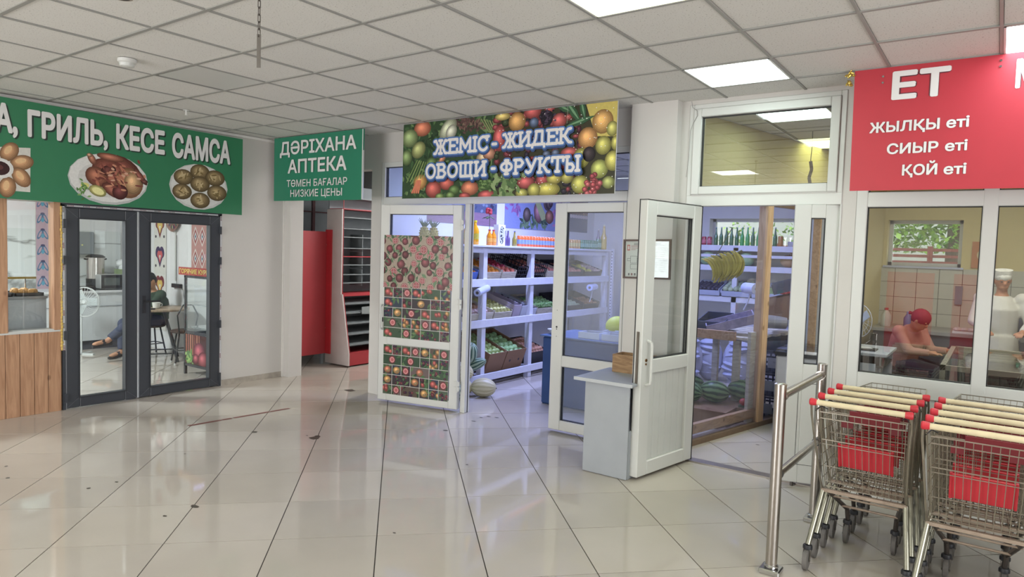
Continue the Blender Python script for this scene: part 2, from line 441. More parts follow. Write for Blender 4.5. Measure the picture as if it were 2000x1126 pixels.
# chips and stains in the floor
chip = Print()
CH = [(-4.83, 3.07, .05, .02), (-4.03, 2.6, .03, .015)]
P0 = [(1080, 829, 4), (615, 855, 7), (497, 843, 5), (380, 988, 7), (322, 1007, 4), (173, 953, 3), (15, 933, 3)]
fs = Print()
for (x, y, a, b) in [(-4.902, 3.879, .05, .06), (-4.93, 3.93, .03, .03), (-5.464, 3.643, .035, .025), (-4.194, 2.36, .035, .022), (-4.181, 2.158, .016, .012), (-5.04, 2.071, .016, .014), (-5.03, 2.25, .016, .01), (-5.673, 1.801, .018, .014), (-5.973, 1.888, .016, .014), (-6.233, 5.432, .07, .07), (-4.21, 4.859, .03, .02), (-5.019, 3.885, .018, .01), (-5.711, 5.698, .02, .012), (-4.231, 5.311, .03, .014), (-4.232, 5.567, .03, .014), (-4.147, 5.588, .026, .014), (-4.264, 5.479, .028, .014), (-1.738, 6.437, .02, .012), (-3.4, 4.2, .014, .01), (-5.3, 2.9, .012, .008), (-2.9, 2.9, .012, .008)]:
    fs.poly([(x + a * random.uniform(.7, 1.2) * math.cos(t), y + b * random.uniform(.6, 1.3) * math.sin(t)) for t in [2 * PI * k / 9 for k in range(9)]], '51483f')
fs.build('floor_stain', (0, 0, 0.0008), (1, 0, 0), (0, 1, 0), floor)
rl = Print(); a, b = Vector((-6.089, 3.363)), Vector((-5.993, 4.406))
for t0, t1 in ((0, .3), (.31, .4), (.42, .78), (.79, 1)):
    p, q = a.lerp(b, t0), a.lerp(b, t1); rl.poly([(p.x - .022, p.y), (p.x + .022, p.y), (q.x + .022, q.y), (q.x - .022, q.y)], '7c4038')
tag(rl.build('floor_tape', (0, 0, 0.001), (1, 0, 0), (0, 1, 0)), 'worn thin strip of red tape stuck to the beige floor before the black glass doors', 'tape')

# ---- ceiling: 0.6 m mineral tiles in a metal grid
def ceilmat():
    m = M('mineral_tile', 'd3d1cc', 0.9, var=0.02, scale=1.2, objvar=0.012)
    nt = m.node_tree; b = nt.nodes['Principled BSDF']; src = b.inputs['Base Color'].links[0].from_socket
    v = nt.nodes.new('ShaderNodeTexNoise'); v.inputs['Scale'].default_value = 110; v.inputs['Detail'].default_value = 1
    tc = nt.nodes.new('ShaderNodeTexCoord'); nt.links.new(tc.outputs['Object'], v.inputs[0])
    r = nt.nodes.new('ShaderNodeValToRGB'); r.color_ramp.elements[0].position = 0.27; r.color_ramp.elements[0].color = (0.35, 0.33, 0.3, 1); r.color_ramp.elements[1].position = 0.36; r.color_ramp.elements[1].color = (1, 1, 1, 1)
    nt.links.new(v.outputs[0], r.inputs[0]); x = nt.nodes.new('ShaderNodeMixRGB'); x.blend_type = 'MULTIPLY'; x.inputs[0].default_value = 0.8
    nt.links.new(src, x.inputs[1]); nt.links.new(r.outputs[0], x.inputs[2]); nt.links.new(x.outputs[0], b.inputs['Base Color'])
    return m
CT = ceilmat(); GB = M('grid_bar', '94938e', 0.5, var=0.02)
CX, CY = -3.67026, 2.12146
LIGHTS = {(3, 1), (6, 1), (3, 4), (6, 4), (3, -5), (-3, -5), (0, -3), (-3, -2), (3, -2)}
PANELOFF = {(-3, 1)}
ceiling = MB().box(-7.52, -4.5, CEIL + .03, 3.4, 5.5, CEIL + .1).build('ceiling', M('ceiling_void', '6a6864', 0.9)); struct(ceiling)
def bars(par, xs, ys, x0, x1, y0, y1, wx=.013, wy=.0085):
    for x in xs: MB().box(x - wx, y0, CEIL - .001, x + wx, y1, CEIL + .022).build('grid_bar', GB, par)
    for y in ys: MB().box(x0, y - wy, CEIL - .0015, x1, y + wy, CEIL + .02).build('grid_bar', GB, par)
bars(ceiling, [CX + .6 * i for i in range(-6, 12)], [CY + .6 * j for j in range(-11, 6)], -7.52, 3.4, -4.5, 5.5, .0085, .0125)
pm = MB().box(-.289, -.289, 0, .289, .289, .016).mesh('ceiling_tile', CT)
farc = MB(); nc = 0
for i in range(-7, 12):
    for j in range(-11, 6):
        if (i, j) in LIGHTS or (i, j) in PANELOFF: continue
        x0, x1 = CX + .6 * i + .011, CX + .6 * (i + 1) - .011; y0, y1 = CY + .6 * j + .011, CY + .6 * (j + 1) - .011
        x0 = max(x0, -7.52); x1 = min(x1, 3.4); y0 = max(y0, -4.5); y1 = min(y1, 5.5)
        if x1 - x0 < .05 or y1 - y0 < .05: continue
        full = x1 - x0 > .57 and y1 - y0 > .57
        vis = j >= -1 and -7 <= i <= 6
        if vis and full:
            inst('ceiling_tile', pm, ((x0 + x1) / 2, (y0 + y1) / 2, CEIL + .004 + random.uniform(0, .004)), (random.uniform(-.004, .004), random.uniform(-.004, .004), PI / 2 * random.randrange(4)), parent=ceiling)
        elif vis: MB().box(x0, y0, CEIL + .004, x1, y1, CEIL + .02).build('ceiling_tile', CT, ceiling)
        else: farc.box(x0, y0, CEIL + .004, x1, y1, CEIL + .02)
farc.build('tile_field', CT, ceiling, kind='stuff')

def light_panel(x, y, col, es, label, s=.29):
    t = thing('ceiling_light', label, 'ceiling light', (x, y, CEIL), 0, 'square ceiling light panels')
    f = MB()
    for a, b, c, d in ((-s, -s, s, -s + .012), (-s, s - .012, s, s), (-s, -s, -s + .012, s), (s - .012, -s, s, s)): f.box(a, b, -.003, c, d, .02)
    f.build('frame', PVC, t, world=False)
    # diffuser lit by four tubes: slightly brighter along its edges
    m = bpy.data.materials.new('lit_diffuser'); m.use_nodes = True; nt = m.node_tree; nt.nodes.clear()
    o = nt.nodes.new('ShaderNodeOutputMaterial'); e = nt.nodes.new('ShaderNodeEmission'); L = nt.links.new
    tc = nt.nodes.new('ShaderNodeTexCoord'); ln = nt.nodes.new('ShaderNodeVectorMath'); ln.operation = 'LENGTH'; L(tc.outputs['Object'], ln.inputs[0])
    r = nt.nodes.new('ShaderNodeMapRange'); r.inputs[1].default_value = 0.05; r.inputs[2].default_value = .26; r.inputs[3].default_value = es * 2.2; r.inputs[4].default_value = es * 3.6; L(ln.outputs['Value'], r.inputs[0])
    e.inputs[0].default_value = lin(col); L(r.outputs[0], e.inputs[1]); L(e.outputs[0], o.inputs[0])
    MB().box(-s + .01, -s + .01, .004, s - .01, s - .01, .012).build('diffuser', m, t, world=False)
    return t
lb = {(3, 1): ('e9f6b4', 2.2, 'yellowish lit square panel at the top of the picture, nearest of the hall ceiling lights'), (3, 4): ('e2fbf2', 2.4, 'bright white square ceiling panel in front of the open white entrance door'),
      (6, 4): ('e6f6ff', 2.4, 'white ceiling panel above the right end of the red banner'), (6, 1): ('eef8e0', 2.4, 'lit square ceiling panel out to the right of the trolleys')}
for (i, j) in LIGHTS:
    c, e, l = lb.get((i, j), ('f2f6ee', 2.4, 'lit square ceiling panel over the hall behind the viewer, %s' % {(3, -5): 'far back right', (-3, -5): 'far back left', (0, -3): 'back middle', (-3, -2): 'left', (3, -2): 'right'}.get((i, j), 'x')))
    light_panel(CX + .6 * (i + .5), CY + .6 * (j + .5), c, e, l)
t = thing('ceiling_panel', 'unlit smooth white square panel with a dark open edge in the ceiling', 'ceiling panel', (CX - 1.5, CY + .9, CEIL))
MB().box(-.270, -.270, .002, .286, .287, .014).build('diffuser', M('unlit_diffuser', 'c9c8c4', 0.35, var=.03, scale=3), t, world=False)
MB().box(-.3, -.3, .012, .3, .3, .03).build('backing', BLACKP, t, world=False)
# smoke detector, sprinkler, ceiling hole, hanging chain
t = thing('smoke_detector', 'round white smoke detector on the ceiling above the green food banner', 'smoke detector', (-5.17, 2.39, CEIL))
MB().lathe([(.062, 0), (.062, -.022), (.05, -.03)], n=20).build('base', PVC, t, True, False)
MB().lathe([(.05, -.03), (.047, -.05), (.03, -.056)], n=20).build('sensor_cap', PVCG, t, True, False)
t = thing('sprinkler', 'tiny white sprinkler nozzle on the ceiling above the roast chicken picture', 'sprinkler', (-6.62, 3.62, CEIL))
MB().lathe([(.03, 0), (.028, -.006)], n=12).build('collar', PVC, t, True, False); MB().lathe([(.008, -.006), (.01, -.05), (.016, -.055)], n=8).build('nozzle', PVC, t, True, False)
t = thing('ceiling_hole', 'round dark cable hole in the ceiling near the top left edge', 'hole', (-3.89, 1.77, CEIL))
MB().lathe([(.055, .0008), (.055, .0026)], n=18).build('rim', M('hole_rim', '8f877c', .8), t, False, False); MB().lathe([(.042, .0002), (.042, .0024)], n=18).build('opening', M('dark_void', '1c1a1a', 1), t, False, False)
t = thing('hanging_chain', 'grey steel chain with a flat metal strip hanging from the ceiling', 'chain', (-2.71, 1.81, CEIL))
z = 0.0; k = 0
zt = {}
MB().lathe([(.02, 0), (.018, -.01)], n=10).build('ceiling_hook', DARKT, t, True, False)
while z > -.365:
    m_ = MB(); q = .017; w_ = .0055
    pts = [(-w_, 0, z), (-w_, 0, z - .03), (0, 0, z - .034), (w_, 0, z - .03), (w_, 0, z), (0, 0, z + .004), (-w_, 0, z)]
    if k % 2: pts = [(p[1], p[0], p[2]) for p in pts]
    m_.path(pts, .0021, 5).build('link', DARKT, t, True, False); z -= .031; k += 1
SZ = z
sp = MB(); sp.T = Matrix.Rotation(.62, 4, 'Z'); sp.box(-.0085, -.0015, z - .135, .0085, .0015, z + .01); sp.build('metal_strip', M('steel_strip', '75706a', .4, .7), t, world=False)

# ---- walls
def seg(name, m, *boxes, parent=None):
    b = MB()
    for q in boxes: b.box(*q)
    o = b.build(name, m, parent)
    if parent is None: struct(o)
    return o
X0 = LW - .14
wl = seg('wall_left', WALL, (X0, -4.5, 0, LW, 1.2, CEIL + .08), (X0, 1.2, 2.06, LW, 4.55, CEIL + .08), (X0, 4.55, 0, LW, 5.62, CEIL + .08), (LW, 5.42, 0, -7.40, 5.62, CEIL + .08))
seg('trim_1', M('corner_bead', 'dedad5', .6), (LW, 5.395, 0, LW + .012, 5.42, CEIL), (LW, -4.5, 2.985, LW + .03, 5.4, CEIL - .002))
MB().box(LW, 4.56, 0, LW + .004, 5.39, .07).build('baseboard_left', M('scuffed_base', 'a79f94', .9, var=.2, scale=12))['kind'] = 'structure'
wb = seg('wall_back', WALL, (-7.40, 5.5, 2.62, -5.99, 5.62, CEIL + .08), (-5.99, 5.5, 0, -5.83, 5.62, CEIL + .08), (-5.83, 5.5, 2.69, -2.66, 5.62, CEIL + .08),
         (-2.655, 5.4, 0, -2.24, 5.62, CEIL + .08), (-2.24, 5.5, 0, -2.17, 5.62, CEIL + .08), (-2.17, 5.5, 2.985, -.88, 5.62, CEIL + .08), (-.975, 5.5, 0, -.88, 5.62, 2.985),
         (-.88, 5.5, 2.95, 3.4, 5.62, CEIL + .08), (2.2, 5.5, 0, 3.4, 5.62, 2.95))
# side wall and entrance wall (behind the viewer): piers and lintels round big glazed openings
GLW = glassmat('entrance_glass', (.9, .92, .92), .05, .5)
ws = seg('wall_right', WALL, (3.4, -4.5, 0, 3.52, -2.0, CEIL + .08), (3.4, 3.2, 0, 3.52, 5.62, CEIL + .08), (3.4, -2.0, 2.75, 3.52, 3.2, CEIL + .08), (3.4, -2, 0, 3.52, 3.2, .4))
we = seg('wall_entrance', WALL, (-7.66, -4.62, 0, -7.1, -4.5, CEIL + .08), (-2.9, -4.62, 0, 3.52, -4.5, CEIL + .08), (-7.1, -4.62, 2.75, -2.9, -4.5, CEIL + .08), (-7.1, -4.62, 0, -2.9, -4.5, .12))
wf = MB()
for k in range(5): x = -7.1 + 1.05 * k; wf.box(x - .05, -4.6, .12, x + .05, -4.5, 2.75)
wf.box(-7.1, -4.6, 2.05, -2.9, -4.5, 2.15); struct(wf.build('window_8', PVC))
wf = MB()
for k in range(5): y = -2 + 1.3 * k; wf.box(3.4, y - .05, .4, 3.5, y + .05, 2.75)
struct(wf.build('window_9', PVC))
# red wall panels of the entrance lobby, behind the viewer; they show only as reflections in the shop glass
for k, (x, w_) in enumerate(((-1.35, .38), (-.435, .235))):
    t = thing('lobby_board', ['left', 'right'][k] + ' red advertising board standing by the glazed entrance', 'board', (x, -3.6, 0))
    MB().box(-w_, -.02, .02, w_, .02, 1.55).build('board', M('red_board', 'd8404a', .6), t, world=False)
    MB().box(-w_, -.05, 0, -w_ + .02, .1, .1).box(w_ - .02, -.05, 0, w_, .1, .1).build('stand', DARKT, t, world=False)
# ---- interior partitions
seg('wall_1', WALLB, (-5.95, 5.62, 0, -5.86, 10.6, CEIL))                      # fruit shop | pharmacy
seg('wall_2', M('pharmacy_wall', '8d9090', .9), (-9.6, 8.2, 0, -5.95, 8.3, CEIL), (-9.62, 5.62, 0, -9.52, 8.3, CEIL))
seg('wall_3', WALLB, (-12.1, 5.47, 0, -7.66, 5.58, CEIL), (-12.1, -.1, 0, -7.66, 0, CEIL))
def marble():
    m = M('marble_slab', 'd6dad8', .18, var=.03, scale=1.5); nt = m.node_tree; b = nt.nodes['Principled BSDF']; src = b.inputs['Base Color'].links[0].from_socket; L = nt.links.new
    tc = nt.nodes.new('ShaderNodeTexCoord'); mp = nt.nodes.new('ShaderNodeMapping'); mp.inputs['Rotation'].default_value = (.75, 0, 0); mp.inputs['Scale'].default_value = (1, .5, 1.7)
    n = nt.nodes.new('ShaderNodeTexNoise'); n.inputs['Scale'].default_value = 1.1; n.inputs['Detail'].default_value = 6; n.inputs['Distortion'].default_value = .6
    L(tc.outputs['Object'], mp.inputs[0]); L(mp.outputs[0], n.inputs[0])
    r = nt.nodes.new('ShaderNodeValToRGB'); e = r.color_ramp.elements; e[0].position = .47; e[0].color = (1, 1, 1, 1); e[1].position = .53; e[1].color = (1, 1, 1, 1); k = e.new(.5); k.color = (.32, .31, .3, 1)
    L(n.outputs[0], r.inputs[0]); x = nt.nodes.new('ShaderNodeMixRGB'); x.blend_type = 'MULTIPLY'; x.inputs[0].default_value = .85; L(src, x.inputs[1]); L(r.outputs[0], x.inputs[2]); L(x.outputs[0], b.inputs['Base Color'])
    return m
mw = seg('wall_4', WALLB, (-12.1, 0, 0, -12.0, 5.47, CEIL))
MAR = marble()
for y0, y1 in ((3.0, 4.2), (4.2, 5.44)): MB().box(-12.0, y0 + .003, .9, -11.985, y1 - .003, 1.83).build('marble_panel', MAR, mw)
struct(MB().box(-12.1, -.1, CEIL, -7.66, 5.58, CEIL + .05).build('ceiling_1', CT))
light_panel(-10.6, 4.53, 'e4fff4', 1.4, 'square lit ceiling panel inside the cafe, mirrored in the hall floor')
light_panel(-9.6, 2.0, 'f4fff8', 3.0, 'second square lit panel on the cafe ceiling, nearer its front corner')  # panel added around the cafe fill, outside the view
struct(MB().box(-9.6, 5.62, CEIL, -5.95, 8.3, CEIL + .05).build('ceiling_2', CT))
light_panel(-7.85, 7.6, 'ffffff', 1.5, 'small lit ceiling panel inside the pharmacy behind the red shelving', .2)
# exterior back wall with two windows (fruit shop and meat shop)
YB = 10.6
BW = [(-3.78, -2.3, 1.86, 2.33), (-1.28, -.42, 1.69, 2.31)]
seg('wall_back_1', WALLB, (-5.95, YB, 0, -3.78, YB + .3, CEIL), (-3.78, YB, 0, -2.3, YB + .3, 1.86), (-3.78, YB, 2.33, -2.3, YB + .3, CEIL), (-2.3, YB, 0, -1.45, YB + .3, CEIL))
YEL = M('yellow_wall', 'cdbd8c', .8, var=.03)
mb_ = seg('wall_back_2', YEL, (-1.45, YB, 0, -1.28, YB + .3, CEIL), (-1.28, YB, 0, -.42, YB + .3, 1.69), (-1.28, YB, 2.31, -.42, YB + .3, CEIL), (-.42, YB, 0, 3.4, YB + .3, CEIL))
for n_, (x0, x1, z0, z1) in enumerate(BW):
    f = MB(); y0, y1 = YB + .17, YB + .23; w_ = .045
    f.box(x0, y0, z0, x1, y1, z0 + w_).box(x0, y0, z1 - w_, x1, y1, z1).box(x0, y0, z0, x0 + w_, y1, z1).box(x1 - w_, y0, z0, x1, y1, z1)
    r_ = struct(f.build('window_%d' % (4 + n_), PVC))
    MB().box(x0 + w_, YB + .195, z0 + w_, x1 - w_, YB + .2, z1 - w_).build('pane', GLASS, r_)
    MB().box(x0 - .03, YB - .05, z0 - .025, x1 + .03, YB + .2, z0).build('sill', M('sill_blue', 'b8bcd0', .4), r_)
# meat shop partition above and behind the timber frame; tiles on the back wall
sl = .2028; ang = math.atan(sl)
def px_(y): return -2.213 + sl * (y - 6.218)
def diag(name, m, y0, y1, z0, z1, th=.08, parent=None, dx=0.0):
    poly = [(px_(y0) - th + dx, y0), (px_(y0) + dx, y0), (px_(y1) + dx, y1), (px_(y1) - th + dx, y1)]
    return MB().prism(poly, (z0, z1), 'z').build(name, m, parent)
struct(diag('wall_5', YEL, 5.62, YB, 2.36, CEIL)); struct(diag('wall_6', YEL, 9.3, YB, 0, 2.36))
WT = M('white_wall_tile', 'b9b6a8', .22, var=.03, objvar=.03)
tw = seg('wall_7', M('tile_joint', '55534c', .9), (-1.42, YB - .012, .7, 3.3, YB, 1.655))
wtm = MB().box(-.1255, -.006, -.098, .1255, .004, .098).mesh('wall_tile', WT)
for a in range(11):
    for b in range(5):
        if a < 10: inst('wall_tile', wtm, (-1.29 + .257 * a, YB - .014, .765 + .2015 * b - .0 + (-.0)), (0, 0, 0), parent=tw)
seg('wall_8', YEL, (3.3, 5.62, 0, 3.4, YB, CEIL))
# meat/fruit ceilings
cm = struct(MB().box(-5.95, 5.62, CEIL + .03, 3.4, YB, CEIL + .08).build('ceiling_3', M('ceiling_void', '6a6864')))
bars(cm, [-1.85 + .6 * i for i in range(-7, 9)], [6.10 + .6 * j for j in range(0, 8)], -5.95, 3.4, 5.62, YB)
ML = {(0, 0), (0, 3)}
for i in range(-7, 9):
    for j in range(-1, 8):
        if (i, j) in ML: continue
        x0, x1 = -1.85 + .6 * i + .014, -1.85 + .6 * (i + 1) - .014; y0, y1 = 6.1 + .6 * j + .014, 6.1 + .6 * (j + 1) - .014; y0 = max(y0, 5.62); y1 = min(y1, YB); x0 = max(x0, -5.95); x1 = min(x1, 3.4)
        if x1 - x0 < .05 or y1 - y0 < .05: continue
        MB().box(x0, y0, CEIL + .004, x1, y1, CEIL + .018).build('ceiling_tile', CT, cm)
light_panel(-1.55, 6.4, 'e4fbee', 2.0, 'lit panel behind the entrance transom glass, nearer of the two in there')
light_panel(-1.55, 8.2, 'eef7b0', 1.6, 'yellow-green lit panel deeper behind the entrance transom glass')
t = thing('hanging_tape', 'brown fly tape hanging from the ceiling behind the transom glass', 'fly tape', (-1.6, 7.3, CEIL))
MB().path([(0, 0, 0), (.004, 0, -.12), (-.004, 0, -.3)], .004).build('string', DARKT, t, True, False); MB().path([(-.004, 0, -.3), (.01, 0, -.38), (-.01, 0, -.46), (.006, .0, -.54)], .018, 6).build('tape', M('fly_tape', '6a5a44', .7), t, True, False)
# outdoors behind the shops: trees and a brick fence with a red rail
LEAF = bpy.data.materials.new('leaf_green'); LEAF.use_nodes = True; _nt = LEAF.node_tree; _b = _nt.nodes['Principled BSDF']; _o = _nt.nodes.new('ShaderNodeObjectInfo')
_g = _nt.nodes.new('ShaderNodeNewGeometry'); _r = _nt.nodes.new('ShaderNodeValToRGB'); _r.color_ramp.elements[0].color = lin('4c7a22'); _r.color_ramp.elements[1].color = lin('a8cc58')
_nt.links.new(_g.outputs['Random Per Island'], _r.inputs[0]); _nt.links.new(_r.outputs[0], _b.inputs['Base Color']); _b.inputs['Roughness'].default_value = .5; MATS['leaf'] = LEAF
for k, (tx, ty) in enumerate(((-1.4, 13.6), (-4.4, 15.2))):
    t = thing('tree', ['leafy green tree outside the meat shop window', 'leafy green tree outside the fruit shop window'][k], 'tree', (tx, ty, -.1))
    if k: t.location.x += .9
    MB().tube((.7, .2, 0), (.75, .2, 3.2), .13, 10, .1).build('trunk', M('bark', '7c6c60', .9, var=.2, scale=14), t, world=False)
    lf = MB()
    for _ in range(5200 if k == 0 else 700):
        c = Vector((random.uniform(-1.6, 2.2), random.uniform(-.6, .6), random.uniform(2.02, 3.6))); a = Euler((random.uniform(-1, 1), random.uniform(-1, 1), random.uniform(0, 6))).to_matrix(); s_ = random.uniform(.04, .08)
        lf._a([c + a @ Vector(p) for p in ((-s_, 0, 0), (0, -s_ * .6, .01), (s_, 0, 0), (0, s_ * .6, .01))], [(0, 1, 2, 3)])
    lf.build('foliage', LEAF, t, world=False, kind='stuff')
t = thing('yard_fence', 'dark red slatted fence seen low through the meat shop window', 'fence', (-.9, 12.6, -.1))
for z_ in (1.72, 1.82, 1.92, 2.02): MB().box(-2.6, -.02, z_, 2.4, .02, z_ + .045).build('rail', M('fence_red', '8a4a40', .7), t, world=False)
for x_ in (-2.4, -1.2, -.05, 1.1, 2.2): MB().box(x_, -.04, 0, x_ + .07, .06, 2.1).build('post', M('fence_red', '8a4a40'), t, world=False)
struct(MB().box(-14, 10.9, -.14, 8, 22, -.1).build('yard_ground', M('yard_soil', '9c9384', .9)))
struct(MB().box(-14, 16, -.1, 8, 16.2, 2.9).build('yard_wall', M('yard_pale_wall', 'd8d6cc', .9)))

# ================================================================ SHOP FRONTS, DOORS, SIGNS
def rim(mb, x0, x1, z0, z1, w, y0, y1):
    mb.box(x0, y0, z0, x0 + w, y1, z1).box(x1 - w, y0, z0, x1, y1, z1).box(x0 + w, y0, z0, x1 - w, y1, z0 + w).box(x0 + w, y0, z1 - w, x1 - w, y1, z1)
def pane(root, x0, x1, z0, z1, g, y=0.0, name='glass_pane', world=False, gask=True):
    MB().box(x0, y - .003, z0, x1, y + .003, z1).build(name, g, root, world=world)
    if gask:
        k = MB()
        for s in (-1, 1):
            ya, yb = y + s * .0035, y + s * .018
            k.box(x0, ya, z0, x0 + .006, yb, z1).box(x1 - .006, ya, z0, x1, yb, z1).box(x0, ya, z0, x1, yb, z0 + .006).box(x0, ya, z1 - .006, x1, yb, z1)
        k.build('gasket', GASK, root, world=world)
# fruit shop front: fixed frame
w1 = sroot('window_1', 'white plastic shop front frame of the fruit shop under the fruit banner', (-4.25, 5.54, 0))
f = MB(); f.box(-5.83, 5.5, 0, -5.775, 5.58, 2.69).box(-2.715, 5.5, 0, -2.656, 5.58, 2.69).box(-5.775, 5.5, 2.205, -2.715, 5.58, 2.295).box(-5.775, 5.5, 2.635, -2.715, 5.58, 2.69)
f.box(-4.6, 5.5, 2.295, -4.54, 5.58, 2.635).box(-3.5, 5.5, 2.295, -3.44, 5.58, 2.635).build('frame', PVC, w1, bevel=.004)
f = MB(); f.box(-4.575, 5.5, .0, -4.515, 5.585, 2.205).build('door_post', PVC, w1, bevel=.004)
MB().box(-4.5148, 5.545, .0, -4.512, 5.556, 2.2).box(-4.578, 5.505, 0, -4.575, 5.515, 2.2).build('gasket', GASK, w1)
for a, b in ((-5.775, -4.6), (-4.54, -3.5), (-3.44, -2.715)): pane(w1, a, b, 2.295, 2.635, GLASSR, 5.54, world=True)
# entrance frame
w2 = sroot('window_2', 'white plastic frame and transom glass over the open entrance door', (-1.55, 5.54, 0))
f = MB(); rim(f, -2.17, -.975, 2.235, 2.985, .04, 5.49, 5.59); rim(f, -2.13, -1.015, 2.245, 2.945, .065, 5.475, 5.57)
f.build('transom_frame', PVC, w2, bevel=.005)
MB().box(-2.17, 5.49, 2.15, -.975, 5.59, 2.24).box(-2.17, 5.49, 0, -2.085, 5.59, 2.16).box(-.985, 5.49, 0, -.972, 5.59, 2.16).build('frame', PVC, w2, bevel=.004)
pane(w2, -2.065, -1.08, 2.31, 2.88, GLASSR, 5.53, world=True)
MB().box(-2.17, 5.5, .0, -.975, 5.6, .012).build('threshold', M('threshold_metal', '8d867e', .4, .8), w2)
# meat shop window
w3 = sroot('window_3', 'wide white framed window of the meat shop under the red banner', (.6, 5.54, 0))
f = MB(); f.box(-.88, 5.5, 0, -.805, 5.58, 2.95).box(-.805, 5.5, .79, 2.2, 5.58, .93).box(-.805, 5.5, 2.13, 2.2, 5.58, 2.235).box(-.805, 5.5, 2.88, 2.2, 5.58, 2.95).box(-.805, 5.5, 0, 2.2, 5.58, .08)
xs = [-.805, -.075, .655, 1.385, 2.16]
for x in xs[1:-1]: f.box(x - .042, 5.497, .08, x + .042, 5.583, 2.88)
f.box(2.12, 5.498, 0, 2.2, 5.582, 2.95).build('frame', PVC, w3, bevel=.005)
for a, b in zip(xs, xs[1:]):
    a_, b_ = a + (.0 if a < -.5 else .042), b - .042
    pane(w3, a_, b_, .93, 2.13, GLASSR, 5.54, world=True); pane(w3, a_, b_, 2.235, 2.88, GLASSR, 5.54, world=True)
    n_ = 7; st = (b_ - a_) / n_
    for k in range(n_): MB().box(a_ + st * k + .002, 5.525, .085, a_ + st * (k + 1) - .002, 5.54, .785).build('siding_panel', PVC, w3)
    MB().box(a_, 5.541, .08, b_, 5.548, .79).build('backing', GASK, w3)
# black glass doors of the cafe (left wall)
def leaf_left(name, label, y0, y1, hs):
    r = sroot(name, label, (LW, y0 if hs < 0 else y1, 0)); f = MB(); w_ = .125
    f.box(LW - .06, y0, .012, LW + .012, y0 + w_, 2.02).box(LW - .06, y1 - w_, .012, LW + .012, y1, 2.02).box(LW - .06, y0 + w_, .012, LW + .012, y1 - w_, .115).box(LW - .06, y0 + w_, 1.912, LW + .012, y1 - w_, 2.02)
    f.build('leaf_frame', GREYF, r, bevel=.006)
    b = MB(); iy0, iy1, iz0, iz1 = y0 + w_, y1 - w_, .115, 1.912
    for q in ((iy0 - .012, iz0 - .012, iy0, iz1 + .012), (iy1, iz0 - .012, iy1 + .012, iz1 + .012), (iy0, iz0 - .012, iy1, iz0), (iy0, iz1, iy1, iz1 + .012)): b.box(LW + .012, q[0], q[1], LW + .02, q[2], q[3])
    b.build('glazing_bead', M('bead_dark', '2c2e33', .5), r)
    MB().box(LW - .028, iy0, iz0, LW - .022, iy1, iz1).build('glass_pane', GLASS, r)
    # mitre joints of the frame corners
    k = MB()
    for (yy, zz, dy, dz) in ((y0, .012, w_, .103), (y1, .012, -w_, .103), (y0, 2.02, w_, -.108), (y1, 2.02, -w_, -.108)):
        k.tube((LW + .0125, yy, zz), (LW + .0125, yy + dy, zz + dz), .0012, 4)
    k.build('mitre_joint', M('joint_grey', '6a6d72', .5), r)
    for z_ in (.12, .75, 1.5, 1.86): yy = y0 - .004 if hs < 0 else y1 + .004; MB().box(LW - .01, yy - .012, z_ - .045, LW + .03, yy + .012, z_ + .045).build('hinge', GREYF, r)
    return r
d1 = leaf_left('door_1', 'left leaf of the dark grey glass cafe doors, beside the pine boards', 2.885, 3.575, -1)
d2 = leaf_left('door_2', 'right leaf of the dark grey glass cafe doors, beside the white wall', 3.59, 4.52, 1)
hd = MB(); hd.box(LW + .012, 3.63, .93, LW + .02, 3.66, 1.12).tube((LW + .018, 3.645, 1.06), (LW + .06, 3.645, 1.06), .009, 8).tube((LW + .06, 3.64, 1.06), (LW + .06, 3.80, 1.06), .0095, 8)
hd.build('door_handle', BLACKP, d2, True)
MB().box(LW + .0, 3.575, .012, LW + .006, 3.59, 2.02).build('meeting_strip', M('pale_gap', 'c9cdd0', .5), d1)
# jamb with protective film and foam
j = MB().box(LW - .1, 2.86, 0, LW + .002, 2.885, 2.045).box(LW - .1, 4.52, 0, LW + .002, 4.552, 2.045).box(LW - .1, 2.86, 2.022, LW + .002, 4.552, 2.062).build('trim_2', GREYF); struct(j)
pf = Print()
def marks(u0, v0, u1, v1, vert):
    pf.rect(u0, v0, u1, v1, 'c9c9cc'); t_ = v0 if vert else u0; e_ = v1 if vert else u1
    while t_ < e_ - .05:
        if vert:
            c_ = random.choice(['7a2630', '7a2630', '40444c'])
            for q in range(4): pf.rect(u0 + .004, t_ + q * .014, u1 - .004, t_ + q * .014 + .008, c_)
        else:
            for q in range(5): pf.rect(t_ + q * .014, v0 + .003, t_ + q * .014 + .008, v1 - .003, random.choice(['7a2630', '8d3a44', '55555a']))
        t_ += random.uniform(.12, .26)
marks(2.862, .6, 2.882, 2.03, True); marks(4.53, .1, 4.55, 2.03, True); marks(2.9, 2.03, 4.5, 2.045, False)
pf.build('protective_film', (LW + .004, 0, 0), (0, 1, 0), (0, 0, 1), j, label='torn protective film strips printed with red marks')
# worn yellow mounting foam between boards and jamb
fo = MB()
for k in range(46):
    z_ = .62 + k * .031; fo.ell((LW + .002, 2.852 + random.uniform(-.002, .003), z_), (.012, random.uniform(.007, .014), .02), 6, 5)
struct(fo.build('trim_3', M('mounting_foam', 'cfb060', .8, var=.15), smooth=True))
